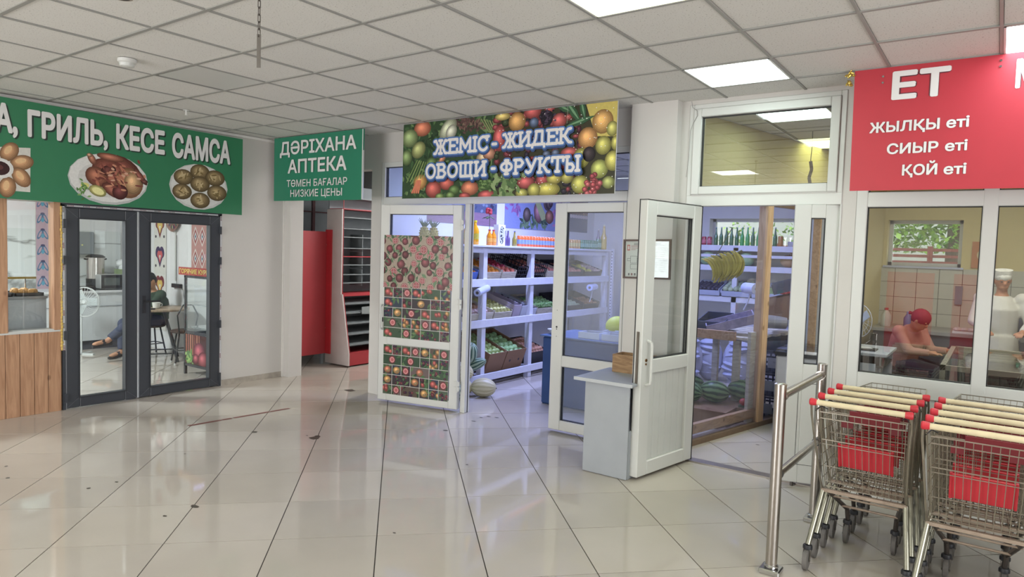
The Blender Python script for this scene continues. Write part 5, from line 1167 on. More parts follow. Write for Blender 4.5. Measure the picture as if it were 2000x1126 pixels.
for k, (x_, y_, s_) in enumerate([(-8.0, 2.48, 1.25), (-8.02, 2.62, 1), (-8.0, 2.67, .95), (-8.03, 2.715, 1), (-8.0, 2.755, .9), (-8.02, 2.79, .9), (-8.14, 2.66, 1), (-8.13, 2.74, 1)]):
    t = thing('pastry', 'round golden loaf alone on the long baking tray' if k == 0 else 'golden baked pastry in the row on the short tray', 'pastry', (x_, y_, 1.133), 0, None if k == 0 else 'pastries on the short tray'); p_ = MB().ell((0, 0, .03 * s_), (.05 * s_, .038 * s_, .032 * s_), 12, 8)
    for q in range(3): p_.ell((-.02 + .02 * q, 0, .05 * s_), (.012, .03 * s_, .012), 8, 5)
    p_.build('crust', PAS, t, True, False)

# ================================================================ FRUIT SHOP
def glossy(n, c, r=.35, **k): return M(n, c, r, var=.08, scale=12, objvar=.1, **k)
APR = [(.004, .82), (.25, .93), (.55, .95), (.85, .7), (1, .25), (.98, -.15), (.8, -.62), (.5, -.88), (.2, -.92), (.004, -.82)]
def fmesh(name, m, kind='round'):
    b = MB()
    if kind == 'apple': b.lathe(APR, n=12, cap=False)
    elif kind == 'pear': b.lathe([(.004, 1.35), (.2, 1.3), (.4, 1.0), (.6, .5), (.9, .1), (1, -.3), (.8, -.75), (.4, -.95), (.004, -.95)], n=12, cap=False)
    elif kind == 'long': b.ell((0, 0, 0), (2.1, .8, .8), 10, 8)
    else: b.ell((0, 0, 0), 1, 12, 8)
    return b.mesh(name, m, True)
FM = {'green_apple': fmesh('apple', glossy('apple_green', 'a9c07a'), 'apple'), 'big_green_apple': fmesh('apple', glossy('apple_mint', '98bd82'), 'apple'), 'red_apple': fmesh('apple', glossy('apple_red', 'a8364a'), 'apple'), 'pink_apple': fmesh('apple', glossy('apple_pink', 'd0705a'), 'apple'),
      'orange': fmesh('orange', glossy('orange_peel', 'e08e2c', .45)), 'onion': fmesh('onion', glossy('onion_skin', 'b98a72', .5)), 'potato': fmesh('potato', glossy('potato_skin', 'a07c5c', .8)), 'plum': fmesh('plum', glossy('plum_dark', '2e2840', .4)),
      'pale_apple': fmesh('apple', glossy('apple_pale', 'c2c27c'), 'apple'), 'lemon': fmesh('lemon', glossy('lemon_peel', 'd4cf4c', .45)), 'pepper': fmesh('pepper', glossy('pepper_green', '7fa368', .3), 'long'), 'radish': fmesh('radish', glossy('radish_white', 'c8b0a8', .5)),
      'peach': fmesh('peach', glossy('peach_skin', 'd08c7c', .7)), 'tomato': fmesh('tomato', glossy('tomato_red', 'b83a34', .3), 'apple'), 'white_onion': fmesh('onion', glossy('onion_pale', 'a9b896', .5), 'apple'), 'melon': fmesh('melon', glossy('melon_buff', 'b8986c', .6))}
SING = {'green_apple': 'apple', 'big_green_apple': 'apple', 'red_apple': 'apple', 'pink_apple': 'apple', 'pale_apple': 'apple', 'white_onion': 'onion'}
# shelving along the left wall
sh = thing('fruit_shelving', 'long white painted three tier fruit shelving along the left wall of the fruit shop', 'shelving', (-5.52, 8.2, 0))
XS = -5.22
for y in (6.18, 6.66, 7.71, 8.62, 9.86):
    MB().box(XS - .04, y - .04, 0, XS + .035, y + .04, 1.76).build('post', SHELFP, sh, bevel=.003); MB().box(-5.84, y - .035, 0, -5.78, y + .035, 1.76).build('post', SHELFP, sh)
for z0, z1 in ((.085, .175), (.765, .86), (1.272, 1.368)):
    MB().box(XS + .0355, 6.12, z0, XS + .06, 9.9, z1).build('front_beam', SHELFP, sh, bevel=.003)
    for k in range(4): MB().box(-5.82 + .145 * k, 6.14, z0 + .045, -5.82 + .145 * k + .135, 9.88, z0 + .062).build('board', SHELFP, sh)
MB().box(-5.855, 5.66, 1.762, XS + .08, 9.92, 1.787).build('top_board', SHELFP, sh, bevel=.003); MB().box(XS - .0, 6.14, 1.69, XS + .03, 9.88, 1.76).build('top_rail', SHELFP, sh)
# end ladder of perforated steel and the grab handle beyond
t = thing('shelf_upright', 'perforated white steel upright at the far end of the fruit shelving', 'upright', (-5.16, 10.0, 0)); MB().box(-.02, -.02, 0, .02, .03, 1.8).build('post', SHELFP, t, world=False); hl = MB()
for k in range(34): hl.box(-.006, -.0212, .1 + .05 * k, .006, -.0198, .12 + .05 * k)
hl.build('slots', BLACKP, t, world=False)
def crate(name, label, cat, y0, y1, zs, hgt, m, tilt=.30, ln=.50, xf=None, mesh=False, th=.01, inner=None):
    """open box lying on a shelf, tipped towards the aisle; its local x runs from back to front"""
    xf = XS - .045 if xf is None else xf
    t = thing(name, label, cat, (xf, (y0 + y1) / 2, zs), (0, tilt, 0)); w = (y1 - y0) / 2
    if mesh:
        for s in (-1, 1):
            g = MB()
            for k in range(9): x = -ln + ln * k / 8; g.box(x - .004, s * w - .003, 0, x + .004, s * w + .003, hgt)
            for k in range(4): z = hgt * k / 3; g.box(-ln, s * w - .004, z - .005, 0, s * w + .004, z + .005)
            g.build('side', m, t, world=False)
        for x in (0, -ln):
            g = MB(); n = max(4, int(w * 2 / .045))
            for k in range(n + 1): y = -w + 2 * w * k / n; g.box(x - .003, y - .004, 0, x + .003, y + .004, hgt)
            for k in range(4): z = hgt * k / 3; g.box(x - .004, -w, z - .005, x + .004, w, z + .005)
            g.build('end', m, t, world=False)
    else:
        for s in (-1, 1): MB().box(-ln, s * w - th / 2, 0, 0, s * w + th / 2, hgt).build('side', m, t, world=False)
        MB().box(-th / 2, -w, 0, th / 2, w, hgt * (.8 if name == 'fruit_crate' else 1)).build('front', m, t, world=False); MB().box(-ln - th / 2, -w, 0, -ln + th / 2, w, hgt).build('back', m, t, world=False)
    MB().box(-ln, -w, .0, 0, w, .008).build('bottom', m, t, world=False)
    return t, w, ln, hgt
def fill(cr, fk, r, label, group, lvl=.8, cat=None, rows=99, x0=0.0, half=None, jit=.3):
    t, w, ln, hgt = cr; z = hgt * lvl - r; MB().box(-ln + .008, -w + .008, max(.01, z - r * 1.5), -.008, w - .008, z - r * .98).build('lining', M('crate_lining', '8c8a86', .8), t, world=False)
    R_ = WM(t); nm = FM[fk].name.split('.')[0]; y_lo, y_hi = (-w, w) if half is None else half; nx = int((ln - x0) / (r * 1.86)); ny = max(1, int((y_hi - y_lo - .01) / (r * 1.86)))
    for i in range(min(nx, rows)):
        for j in range(ny):
            x = -r - .008 - x0 - i * r * 1.86; y = y_lo + r + .006 + j * ((y_hi - y_lo - 2 * r - .012) / max(1, ny - 1) if ny > 1 else 0)
            if i % 2 and ny > 1: y += (r * .35 if y < y_hi - r * 1.5 else -r * .2)
            p = R_ @ Vector((x, y, z + random.uniform(0, r * jit)))
            inst(nm, FM[fk], p, (random.uniform(-.6, .6), random.uniform(-.6, .6), random.uniform(0, 6)), label, cat or (SING.get(fk, fk)), group, scale=(r, r, r * .93))
Z1, Z2, Z3 = 1.35, .842, .16
# upper shelf
cr = crate('fruit_crate', 'white and blue edged crate at the left end of the upper fruit shelf', 'crate', 6.22, 6.58, 1.36, .12, M('crate_white_blue', '5a78c8', .5)); fill(cr, 'orange', .032, 'small orange in the blue edged crate on the upper shelf', 'oranges in the blue edged crate', rows=6)
cr = crate('fruit_crate', 'pale wooden crate full of oranges on the upper fruit shelf', 'crate', 6.72, 7.06, 1.36, .115, PALEW); fill(cr, 'orange', .042, 'orange in the pale wooden crate on the upper fruit shelf', 'oranges on the upper shelf', .98)
cr = crate('fruit_crate', 'pale wooden crate of red and pink apples right of the oranges', 'crate', 7.09, 7.40, 1.36, .115, PALEW); fill(cr, 'pink_apple', .045, 'pink apple at the front of the crate right of the oranges', 'pink apples', .98, rows=2); fill(cr, 'red_apple', .043, 'dark red apple at the back of the crate right of the oranges', 'red apples', 1.05, x0=.16)
crate('mesh_crate', 'empty black plastic mesh crate left of the middle shelf post', 'crate', 7.43, 7.66, 1.36, .16, BLACKP, mesh=True)
cr = crate('mesh_crate', 'black plastic mesh crate right of the middle shelf post', 'crate', 7.78, 8.12, 1.36, .2, BLACKP, mesh=True); fill(cr, 'peach', .034, 'peach in the black mesh crate on the upper shelf', 'peaches in the black crate', .6)
cr = crate('fruit_crate', 'wooden crate with mixed peaches at the far part of the upper shelf', 'crate', 8.17, 8.5, 1.36, .12, PALEW); fill(cr, 'peach', .036, 'peach in the far wooden crate on the upper shelf', 'peaches in the wooden crate')
cr = crate('fruit_crate', 'dark crate with big pears seen through the dusty door glass', 'crate', 8.7, 9.2, 1.36, .1, M('crate_dark', '3c3c40', .6)); fill(cr, 'peach', .05, 'big pinkish fruit seen through the dusty door glass', 'pinkish fruit behind the door glass', .9, rows=4)
cr = crate('fruit_crate', 'black crate with yellow green apples near the end of the upper shelf', 'crate', 9.24, 9.8, 1.36, .1, BLACKP); fill(cr, 'lemon', .055, 'yellow green apple in the last crate of the upper shelf', 'yellow green apples', 1.0, rows=3, half=(-.27, .02), cat='apple'); fill(cr, 'radish', .03, 'small pale pink fruit in the last crate of the upper shelf', 'pale pink fruit', 1.0, rows=6, half=(.03, .27))
# middle shelf
cr = crate('fruit_crate', 'wooden crate with dark grapes at the left end of the middle shelf', 'crate', 6.2, 6.42, Z2, .09, PALEW); fill(cr, 'plum', .02, 'dark grape in the wooden crate on the middle shelf', 'dark grapes', rows=9)
cr = crate('fruit_crate', 'wooden crate of reddish onions left on the middle shelf', 'crate', 6.45, 6.92, Z2, .12, PALEW); fill(cr, 'radish', .03, 'reddish white onion in the wooden crate on the middle shelf', 'reddish onions', rows=3); fill(cr, 'potato', .03, 'potato behind the reddish onions on the middle shelf', 'potatoes', x0=.17)
cr = crate('fruit_crate', 'wooden crate of pale yellow green apples on the middle shelf', 'crate', 6.95, 7.33, Z2, .11, PALEW); fill(cr, 'pale_apple', .035, 'pale yellow green apple on the middle shelf', 'pale apples', 1.0)
cr = crate('plastic_bin', 'translucent pink lined bin on the middle shelf', 'bin', 7.36, 7.52, Z2, .17, M('bin_pinkish', 'b9aebc', .4)); fill(cr, 'plum', .035, 'plum in the pink lined bin', 'plums in the pink lined bin', .45, rows=6)
cr = crate('plastic_bin', 'narrow white bin of dark plums beside the middle post', 'bin', 7.54, 7.70, Z2, .15, M('bin_white', 'c4c8d4', .4)); fill(cr, 'plum', .028, 'dark plum in the narrow white bin', 'plums in the white bin', .9)
cr = crate('plastic_bin', 'white basin of dark plums right of the middle post', 'bin', 7.76, 7.92, Z2, .1, M('bin_white', 'c4c8d4')); fill(cr, 'plum', .028, 'dark plum in the white basin', 'plums in the basin', .9, rows=5)
cr = crate('fruit_crate', 'wooden crate of green peppers on the middle shelf', 'crate', 7.95, 8.5, Z2, .11, PALEW); fill(cr, 'pepper', .021, 'small green pepper on the middle shelf', 'green peppers', 1.1, rows=9)
for k, (y0, fk, r_, nm) in enumerate(((8.7, 'white_onion', .04, 'pale green onion'), (9.25, 'potato', .04, 'potato'))): cr = crate('fruit_crate', 'grey crate of %ss on the far middle shelf behind the door glass' % nm, 'crate', y0, y0 + .5, Z2, .11, M('crate_dark', '3c3c40')); fill(cr, fk, r_, nm + ' on the far middle shelf behind the door glass', nm + 's behind the door glass', rows=4)
# bottom shelf
cr = crate('cardboard_box', 'brown cardboard box of small green apples on the bottom shelf', 'box', 6.79, 7.15, Z3, .27, CARD, .36, .62, th=.008); fill(cr, 'green_apple', .039, 'small green apple in the left cardboard box on the bottom shelf', 'small green apples', .93)
cr = crate('cardboard_box', 'brown cardboard box of larger green apples by the middle post', 'box', 7.17, 7.60, Z3, .27, CARD, .36, .62, th=.008); fill(cr, 'big_green_apple', .05, 'larger green apple in the right cardboard box on the bottom shelf', 'larger green apples', .9, rows=8)
for (t_, w, ln, hgt) in (cr,):
    for y in (-.1, .1): MB().lathe([(.018, .0045), (.018, .0055)], (0, 0, 0), 10, 'x').build('hand_hole', BLACKP, t_, world=False).location = (0, y, .12)
cr = crate('mesh_crate', 'black crate of pinkish onions at the right end of the bottom shelf', 'crate', 7.80, 8.22, Z3, .17, BLACKP, .3, .5); fill(cr, 'onion', .036, 'pinkish onion in the black crate on the bottom shelf', 'pinkish onions', 1.05)
crate('cardboard_box', 'empty brown cardboard box at the left end of the bottom shelf', 'box', 6.2, 6.42, Z3, .25, CARD, .3, .5, th=.008)
# melons and pumpkins on the floor
def stripes(name, c1, c2, sc, dist=3.0, axis='z'):
    m = bpy.data.materials.new(name); m.use_nodes = True; nt = m.node_tree; b = nt.nodes['Principled BSDF']; L = nt.links.new
    tc = nt.nodes.new('ShaderNodeTexCoord'); sx = nt.nodes.new('ShaderNodeSeparateXYZ'); L(tc.outputs['Object'], sx.inputs[0]); at = nt.nodes.new('ShaderNodeMath'); at.operation = 'ARCTAN2'; L(sx.outputs[0], at.inputs[0]); L(sx.outputs[1], at.inputs[1])
    n = nt.nodes.new('ShaderNodeTexNoise'); n.inputs['Scale'].default_value = 14; n.inputs['Detail'].default_value = 4; L(tc.outputs['Object'], n.inputs[0])
    ma = nt.nodes.new('ShaderNodeMath'); ma.operation = 'MULTIPLY_ADD'; ma.inputs[1].default_value = sc; L(at.outputs[0], ma.inputs[0]); mm = nt.nodes.new('ShaderNodeMath'); mm.operation = 'MULTIPLY'; mm.inputs[1].default_value = dist; L(n.outputs[0], mm.inputs[0]); L(mm.outputs[0], ma.inputs[2])
    s = nt.nodes.new('ShaderNodeMath'); s.operation = 'SINE'; L(ma.outputs[0], s.inputs[0]); r = nt.nodes.new('ShaderNodeValToRGB'); r.color_ramp.elements[0].position = .2; r.color_ramp.elements[0].color = lin(c1); r.color_ramp.elements[1].position = .75; r.color_ramp.elements[1].color = lin(c2)
    mr = nt.nodes.new('ShaderNodeMapRange'); mr.inputs[1].default_value = -1; L(s.outputs[0], mr.inputs[0]); L(mr.outputs[0], r.inputs[0]); L(r.outputs[0], b.inputs['Base Color']); b.inputs['Roughness'].default_value = .4
    return m
WMEL = stripes('watermelon_skin', '2f4a30', '7c9a6a', 11, 4); GMEL = stripes('green_gourd_skin', '3c5e52', 'a8bca4', 10, 2); CMEL = stripes('cream_melon_skin', 'bcb48c', 'd2caa6', 14, 3)
def gourd(name, label, cat, loc, r, m, rot, col='6c6a48', group=None):
    t = thing(name, label, cat, loc, rot, group); MB().ell((0, 0, 0), r, 24, 16).build('rind', m, t, True, False); MB().tube((0, 0, r[2] * .985), (.006, 0, r[2] * 1.05), .007, 6).build('stem', M('dry_stem', col, .8), t, world=False); return t
gourd('melon', 'oval cream melon lying on the floor inside the fruit shop, the nearest', 'melon', (-4.86, 6.27, .113), (.113, .113, .15), CMEL, (0, PI / 2, .5))
gourd('melon', 'oval cream melon resting on top of the others beside the door post', 'melon', (-5.07, 6.10, .30), (.105, .105, .15), CMEL, (0, PI / 2 + .25, .75))
gourd('melon', 'cream melon half hidden under the upper one by the door post', 'melon', (-5.10, 6.16, .10), (.10, .10, .14), CMEL, (0, PI / 2, .2))
gourd('melon', 'round orange melon on the bottom shelf behind the first post', 'melon', (-5.40, 6.60, .335), (.12, .12, .135), M('melon_orange', 'd8932e', .45, var=.08), (0, .3, 0))
gourd('gourd', 'green striped gourd standing behind the cream melons', 'gourd', (-5.13, 6.33, .48), (.095, .095, .15), GMEL, (.3, .5, 0)); gourd('gourd', 'long green white striped gourd leaning on the first shelf post', 'gourd', (-5.12, 6.42, .33), (.07, .07, .16), GMEL, (.2, 1.1, .5)); gourd('gourd', 'green gourd low on the floor behind the door post', 'gourd', (-4.98, 5.98, .085), (.085, .085, .12), GMEL, (0, PI / 2, 1.2))
# posters on the wall
def poster(label, y0, y1, z0, z1, seed):
    R2 = random.Random(seed); t = thing('poster', label, 'poster', (-5.855, (y0 + y1) / 2, z0)); MB().box(-5.859, y0, z0, -5.853, y1, z1).build('sheet', WHT, t); w_, h_ = y1 - y0, z1 - z0; o = Print((0, 0, w_, h_))
    if seed == 1:
        o.rect(0, 0, w_, h_, '4c5674'); o.rect(0, 0, w_, h_ * .26, '8c6c80')
        for k in range(9): o.rect(0, h_ * .03 * k, w_, h_ * .03 * k + .004, '6c5064')
        for _ in range(160): o.ell(R2.uniform(0, w_), R2.uniform(h_ * .3, h_), .03, .02, R2.choice(['3c4a66', '5a6a80', '3a3450', '70809a']), R2.random())
        for k in range(4): o.ball(w_ * (.2 + .22 * k), h_ * .8, .09, .09, ['c8a08c', '3a2440', 'd8dce0', 'b0604c'][k])
    elif seed == 2:
        o.rect(0, 0, w_, h_, '7c88c0')
        for _ in range(70): cx, cy = R2.choice([(.1, .75), (.16, .45), (.9, .4), (.95, .75)]); o.ell(w_ * (cx + R2.gauss(0, .05)), h_ * (cy + R2.gauss(0, .12)), .06, .02, R2.choice(['9a5aa0', 'b878b4', '7c4490']), R2.uniform(0, 6))
        for _ in range(50): o.leaf(w_ * R2.uniform(.25, .7), h_ * R2.uniform(.05, .35), .07, .025, R2.uniform(0, 6), R2.choice(['4c6a54', '6c8a64', '3a5048']))
        o.ball(w_ * .36, h_ * .33, .1, .11, '6c5a58'); o.ball(w_ * .55, h_ * .4, .11, .16, 'a86a78', .3); o.poly([(w_ * .48, h_ * .68), (w_ * .56, h_ * .7), (w_ * .72, h_ * .3), (w_ * .62, h_ * .22)], 'a8b47c'); o.ball(w_ * .76, h_ * .33, .12, .11, 'a86450'); o.ball(w_ * .5, h_ * .85, .12, .1, 'b08a58'); o.ell(w_ * .5, h_ * .86, .08, .07, 'c8702e')
        for k in range(4): o.ball(w_ * .72 + .03 * k, h_ * .65, .12 - .02 * k, .12 - .02 * k, ['8c6c78', '5c4458'][k % 2])
    else:
        o.rect(0, 0, w_, h_, '4c5478')
        for k in range(7): o.ball(w_ * (.08 + .14 * k), h_ * .62, .06, .13, ['a05058', '8c4858', 'b06a60'][k % 3]); o.ell(w_ * (.08 + .14 * k), h_ * .4, .05, .03, 'c8b8c0')
    o.build('print', (-5.852, y0, z0), (0, 1, 0), (0, 0, 1), t)
poster('dark bluish poster of food on a table, left on the fruit shop wall', 6.3, 7.74, 2.06, 2.72, 1); poster('blue poster with sliced fruit and violet flowers on the fruit shop wall', 7.93, 9.5, 2.055, 2.72, 2); poster('dim poster with red fruit slices seen through the dusty door glass', 9.75, 11.35 - 1.0, 2.07, 2.72, 3)
# bottles, cans and cartons
BMC = {}
def bottle(label, group, loc, h, r, liquid, capc, cat='bottle', shape='bottle', lab=None, name='bottle'):
    key = (h, r, liquid, capc, shape, lab)
    if key not in BMC:
        lm = M('liquid_' + liquid, liquid, .15, var=.03, coat=.4); cm = M('cap_' + capc, capc, .4)
        if shape == 'bottle': prof = [(r * .9, 0), (r, h * .03), (r, h * .55), (r * .9, h * .64), (r * .42, h * .8), (r * .36, h * .93)]; cp = [(r * .44, h * .92), (r * .44, h)]
        elif shape == 'slim': prof = [(r * .9, 0), (r, h * .03), (r, h * .48), (r * .5, h * .66), (r * .32, h * .95)]; cp = [(r * .36, h * .94), (r * .36, h)]
        else: prof = [(r * .86, 0), (r, h * .05), (r, h * .9), (r * .84, h * .96)]; cp = [(r * .84, h * .96), (r * .84, h * .985), (r * .5, h * .985)]
        ms = [MB().lathe(prof, n=14).mesh('bottle_body', lm, True), MB().lathe(cp, n=12).mesh('cap', cm, True)]
        if lab: ms.append(MB().lathe([(r * 1.015, h * .22), (r * 1.015, h * (.46 if shape != 'can' else .62))], n=14, cap=False).mesh('paper_label', M('label_' + lab, lab, .5, var=.3, scale=60), True))
        BMC[key] = ms
    t = thing(name, label, cat, loc, random.uniform(0, 6), group)
    for n_, me in zip((('can_body' if shape == 'can' else 'glass_body'), 'can_top' if shape == 'can' else 'cap', 'paper_label'), BMC[key]): inst(n_, me, (0, 0, 0), (0, 0, 0), parent=t)
TZ = 1.788
for k, y in enumerate((6.44, 6.575)): bottle(['tall orange juice bottle with yellow cap, left of the pair', 'tall orange juice bottle with yellow cap, right of the pair'][k], 'tall juice bottles', (-5.3, y, TZ), .30, .052, 'e0a21e', 'd8c82c', lab='b8a83c')
for k, y in enumerate((6.87, 6.955)): bottle(['orange drink bottle with red cap, left of two', 'orange drink bottle with red cap, beside the patterned carton'][k], 'red capped drinks', (-5.3, y, TZ), .2, .038, 'd98a1c', 'b83a4a', lab='d8a04a')
def pineapple(label, loc):
    t = thing('pineapple', label, 'pineapple', loc, 0, None); b = MB().ell((0, 0, .1), (.055, .055, .1), 16, 12)
    for r_ in range(6):
        for q in range(9): a = (q + .5 * (r_ % 2)) * 2 * PI / 9; z_ = .03 + .028 * r_; rr = .055 * math.sqrt(max(.05, 1 - ((z_ - .1) / .1) ** 2)); b.ell((rr * math.cos(a), rr * math.sin(a), z_), .012, 5, 4)
    b.build('fruit', M('pineapple_skin', 'b8a850', .6, var=.15, scale=30), t, True, False); c = MB()
    for q in range(16): a = q * 2.4; r_ = .012 + .004 * (q % 5); c.tube((r_ * .5 * math.cos(a), r_ * .5 * math.sin(a), .19), (r_ * 3.2 * math.cos(a), r_ * 3.2 * math.sin(a), .24 + .05 * ((q * 7) % 5) / 4), .012, 4, .001)
    c.build('crown', M('pineapple_crown', '54704a', .6), t, world=False)
pineapple('left one of two pineapples behind the glass above the pomegranate film', (-5.5, 5.88, TZ + .0)); pineapple('right one of two pineapples behind the glass above the pomegranate film', (-5.5, 6.04, TZ + .0))
t = thing('patterned_carton', 'white carton with a black ornamental pattern between the orange drinks', 'carton', (-5.3, 7.08, TZ)); MB().box(-.04, -.075, 0, .04, .075, .27).build('body', M('carton_white', 'd0d4cc', .5), t, world=False); cp_ = Print()
cp_.ell(.075, .135, .05, .115, '3a3e3c', 0, 24); cp_.ell(.075, .135, .042, .107, 'c8ccc4', 0, 24)
for _ in range(22): cp_.leaf(.075 + random.uniform(-.03, .03), .135 + random.uniform(-.09, .09), .022, .007, random.uniform(0, 6), '3a3e3c')
cp_.build('pattern_print', (-5.2595, 7.005, TZ), (0, 1, 0), (0, 0, 1), t)
t = thing('rose', 'artificial red rose standing behind the patterned carton', 'flower', (-5.45, 7.06, TZ)); MB().path([(0, 0, 0), (0, 0, .3), (.01, -.02, .4)], .004, 5).build('stem', M('stem_green', '4a5a3c', .7), t, world=False); rz = MB()
for k in range(9): a = k * 2.1; rz.ell((.022 * math.cos(a), -.02 + .022 * math.sin(a), .42 + .006 * k), (.028, .028, .022), 8, 5, (a * .2, .3, a))
rz.build('petals', M('rose_red', 'a8323a', .6), t, True, False); lf = MB()
for k in range(5): a = k * 1.25; lf.ell((.05 * math.cos(a), .05 * math.sin(a) - .02, .36), (.045, .02, .006), 8, 4, (0, .4, a))
lf.build('leaves', M('stem_green', '4a5a3c'), t, True, False)
for k, y in enumerate((7.21, 7.27)): bottle(['small violet drink bottle beside the patterned carton', 'small violet drink bottle, right of two'][k], 'violet drinks', (-5.3, y, TZ), .2, .03, '5c4c74', '3a3a6c', shape='slim')
bottle('small olive green bottle between the violet ones and the orange cans', None, (-5.3, 7.42, TZ), .2, .033, '8a7c34', '3c3c6c', shape='slim')
for k in range(13): bottle('orange and blue soda can in the row on top of the fruit shelving', 'row of orange soda cans', (-5.29, 7.52 + .073 * k, TZ), .15, .033, 'd96a34', 'c8c8cc', 'can', 'can', '7f93b0', 'can')
for k in range(9): bottle('yellow soda can behind the dusty door glass', 'row of yellow cans', (-5.29, 8.50 + .075 * k, TZ), .14, .033, 'c89a54', 'c8c8cc', 'can', 'can', 'c8b878', 'can')
for k in range(11): bottle('green soda can in the row behind the dusty door glass', 'row of green cans', (-5.29, 9.18 + .06 * k, TZ), .14 + (.03 if k > 8 else 0), .028, '2c7a54', '3a8a64', 'can', 'can', '8cb8a0', 'can')
bottle('tall yellow oil bottle at the far end of the shelving top', None, (-5.26, 9.86, TZ), .40, .05, 'c8a848', 'd8cfa8', shape='slim'); bottle('tall purple bottle beside the oil bottle', None, (-5.34, 9.82, TZ), .33, .035, '6c5a6c', 'c8b8b8', shape='slim')
# plastic bag rolls
def roll(label, loc, rot, ln=.3, r=.045): t = thing('bag_roll', label, 'roll', loc, rot); MB().lathe([(r, -ln / 2), (r, ln / 2)], n=20, axis='y').build('film', M('bag_film', 'c4ccea', .25), t, True, False); MB().lathe([(.02, -ln / 2 - .002), (.02, ln / 2 + .002)], n=12, axis='y').build('core', M('core_dark', '5a5450', .8), t, True, False); MB().path([(0, 0, -r), (-.02, .02, -r - .1), (-.05, .04, -r - .18)], .008, 6).build('holder', SHELFP, t, world=False); return t
roll('roll of clear bags hung on the first post of the shelving', (-5.10, 6.50, 1.235), (.15, 0, .25)); roll('roll of clear bags hung on the shelf beam behind the dusty glass', (-5.10, 9.25, 1.2), (0, 0, .2), .28, .05); roll('white bag roll hanging near the pine post behind the film', (-2.20, 7.55, 1.40), (0, 0, .9), .2, .06)
# covered table in the middle with foam boxes and yellow melons
t = thing('covered_table', 'table draped to the floor with dark blue cloth behind the white door', 'table', (-3.6, 6.9, 0)); MB().prism([(-4.18, 6.46), (-2.75, 6.46), (-2.75, 7.18), (-4.18, 7.18)], (.0, .775), 'z').build('cloth', M('blue_cloth', '2c4674', .8, var=.12, scale=5, bump=.4, bscale=9), t, bevel=.02); MB().box(-4.2, 6.44, .776, -2.73, 7.20, .79).build('tabletop', M('blue_top', '44608c', .5), t)
t = thing('water_bowl', 'small pale bowl at the left edge of the blue table', 'bowl', (-4.12, 6.62, .792)); MB().lathe([(.03, 0), (.08, .05), (.085, .055), (.03, .01)], n=20).build('bowl', PVCG, t, True, False)
for k, (x, y) in enumerate(((-3.62, 6.62), (-3.33, 6.62), (-3.48, 6.95))):
    t = thing('foam_box', ['left white foam tray of berries at the front of the blue table', 'right white foam tray of berries at the front of the blue table', 'white foam tray at the back of the blue table'][k], 'box', (x, y, .792)); f = MB(); rim(f, -.13, .13, -.1, .1, .012, 0, .07); f.v = [(a, c, b) for a, b, c in f.v]; f.build('walls', M('foam_white', 'c4ccd8', .6), t, world=False); MB().box(-.118, -.088, 0, .118, .088, .035).build('filling', M('berry_mix', '6a6a74', .7, var=.4, scale=60), t, world=False)
t = thing('knife', 'long pale knife lying across the foam trays', 'knife', (-3.5, 6.7, .874), (0, -.02, .35)); MB().box(-.22, -.008, 0, .1, .008, .004).build('blade', CHROME, t, world=False); MB().box(.1, -.012, -.003, .22, .012, .01).build('handle', M('handle_pale', 'b8c4d0', .5), t, world=False)
for k, (x, y) in enumerate(((-3.55, 7.05), (-3.33, 7.06), (-3.12, 7.0))): gourd('melon', ['left', 'middle', 'right'][k] + ' yellow melon on the blue table behind the dusty glass', 'melon', (x, y, .905), (.11, .11, .13), M('melon_yellow', 'c4cc4a', .5, var=.08), (.1, 1.3, .4 + k))
# back wall shelving with bottles
t = thing('back_shelving', 'white shelving under the bright window at the back of the fruit shop', 'shelving', (-3.0, 10.3, 0))
for x in (-4.3, -3.15, -2.05): MB().box(x - .035, 9.98, 0, x + .035, 10.05, 1.87).build('post', SHELFP, t)
for z_ in (1.875, 1.58, 1.12, .72): MB().box(-4.5, 9.98, z_ - .05, -1.72, 10.01, z_ + .03).build('front_beam', SHELFP, t); MB().box(-4.5, 10.01, z_, -1.72, 10.55, z_ + .025).build('shelf', SHELFP, t)
for z_ in (1.75, 1.22): MB().box(-4.5, 10.0, z_ - .02, -1.72, 10.03, z_ + .02).build('rail', SHELFP, t)
BZ = 1.905
for k in range(12): bottle('green glass bottle in the row in front of the back window', 'green bottles before the back window', (-3.50 + .078 * k, 10.12, BZ), .27, .029, '3fae5c' if k in (5, 6, 8, 9) else '2a6e48', '7c98b0', shape='slim')
for k in range(3): bottle('crimson soda can left of the green bottles', 'crimson cans left of the bottles', (-3.76 + .085 * k, 10.1, BZ), .13, .036, 'a83250', 'c8b8c0', 'can', 'can', 'c86a80', 'can')
bottle('orange carton like can right of the green bottles', None, (-2.56, 10.1, BZ), .15, .035, 'b87840', 'c8b090', 'can', 'can', None, 'can')
for k in range(3): bottle('dark green can right of the pine post', 'green cans right of the pine post', (-2.33 + .105 * k, 10.08, BZ), .15, .045, '3a6e54', '9ab0a8', 'can', 'can', '7ca08c', 'can')
for k in range(2): bottle('dull red can at the far right of the back shelf', 'red cans at the right end of the back shelf', (-2.0 + .1 * k, 10.08, BZ), .15, .045, '9c4448', 'b8a0a0', 'can', 'can', None, 'can')
for k in range(3): bottle('small orange jar behind the green cans', 'orange jars on the back shelf', (-2.36 + .09 * k, 10.35, BZ + .08), .17, .036, 'b8805c', 'a8745c', 'jar', 'can', None, 'jar')
for k in range(2): bottle('small green jar in the upper row at the right of the back shelf', 'green jars', (-2.06 + .08 * k, 10.35, BZ + .12), .22, .036, '3f8a5c', '6ca080', 'jar', 'can', None, 'jar')
MB().box(-2.5, 10.25, 1.901, -1.8, 10.45, 1.98).build('step_board', SHELFP, t)
CAB = M('cabbage_leaf', '9ab88c', .6, var=.15, scale=14, bump=.5, bscale=25)
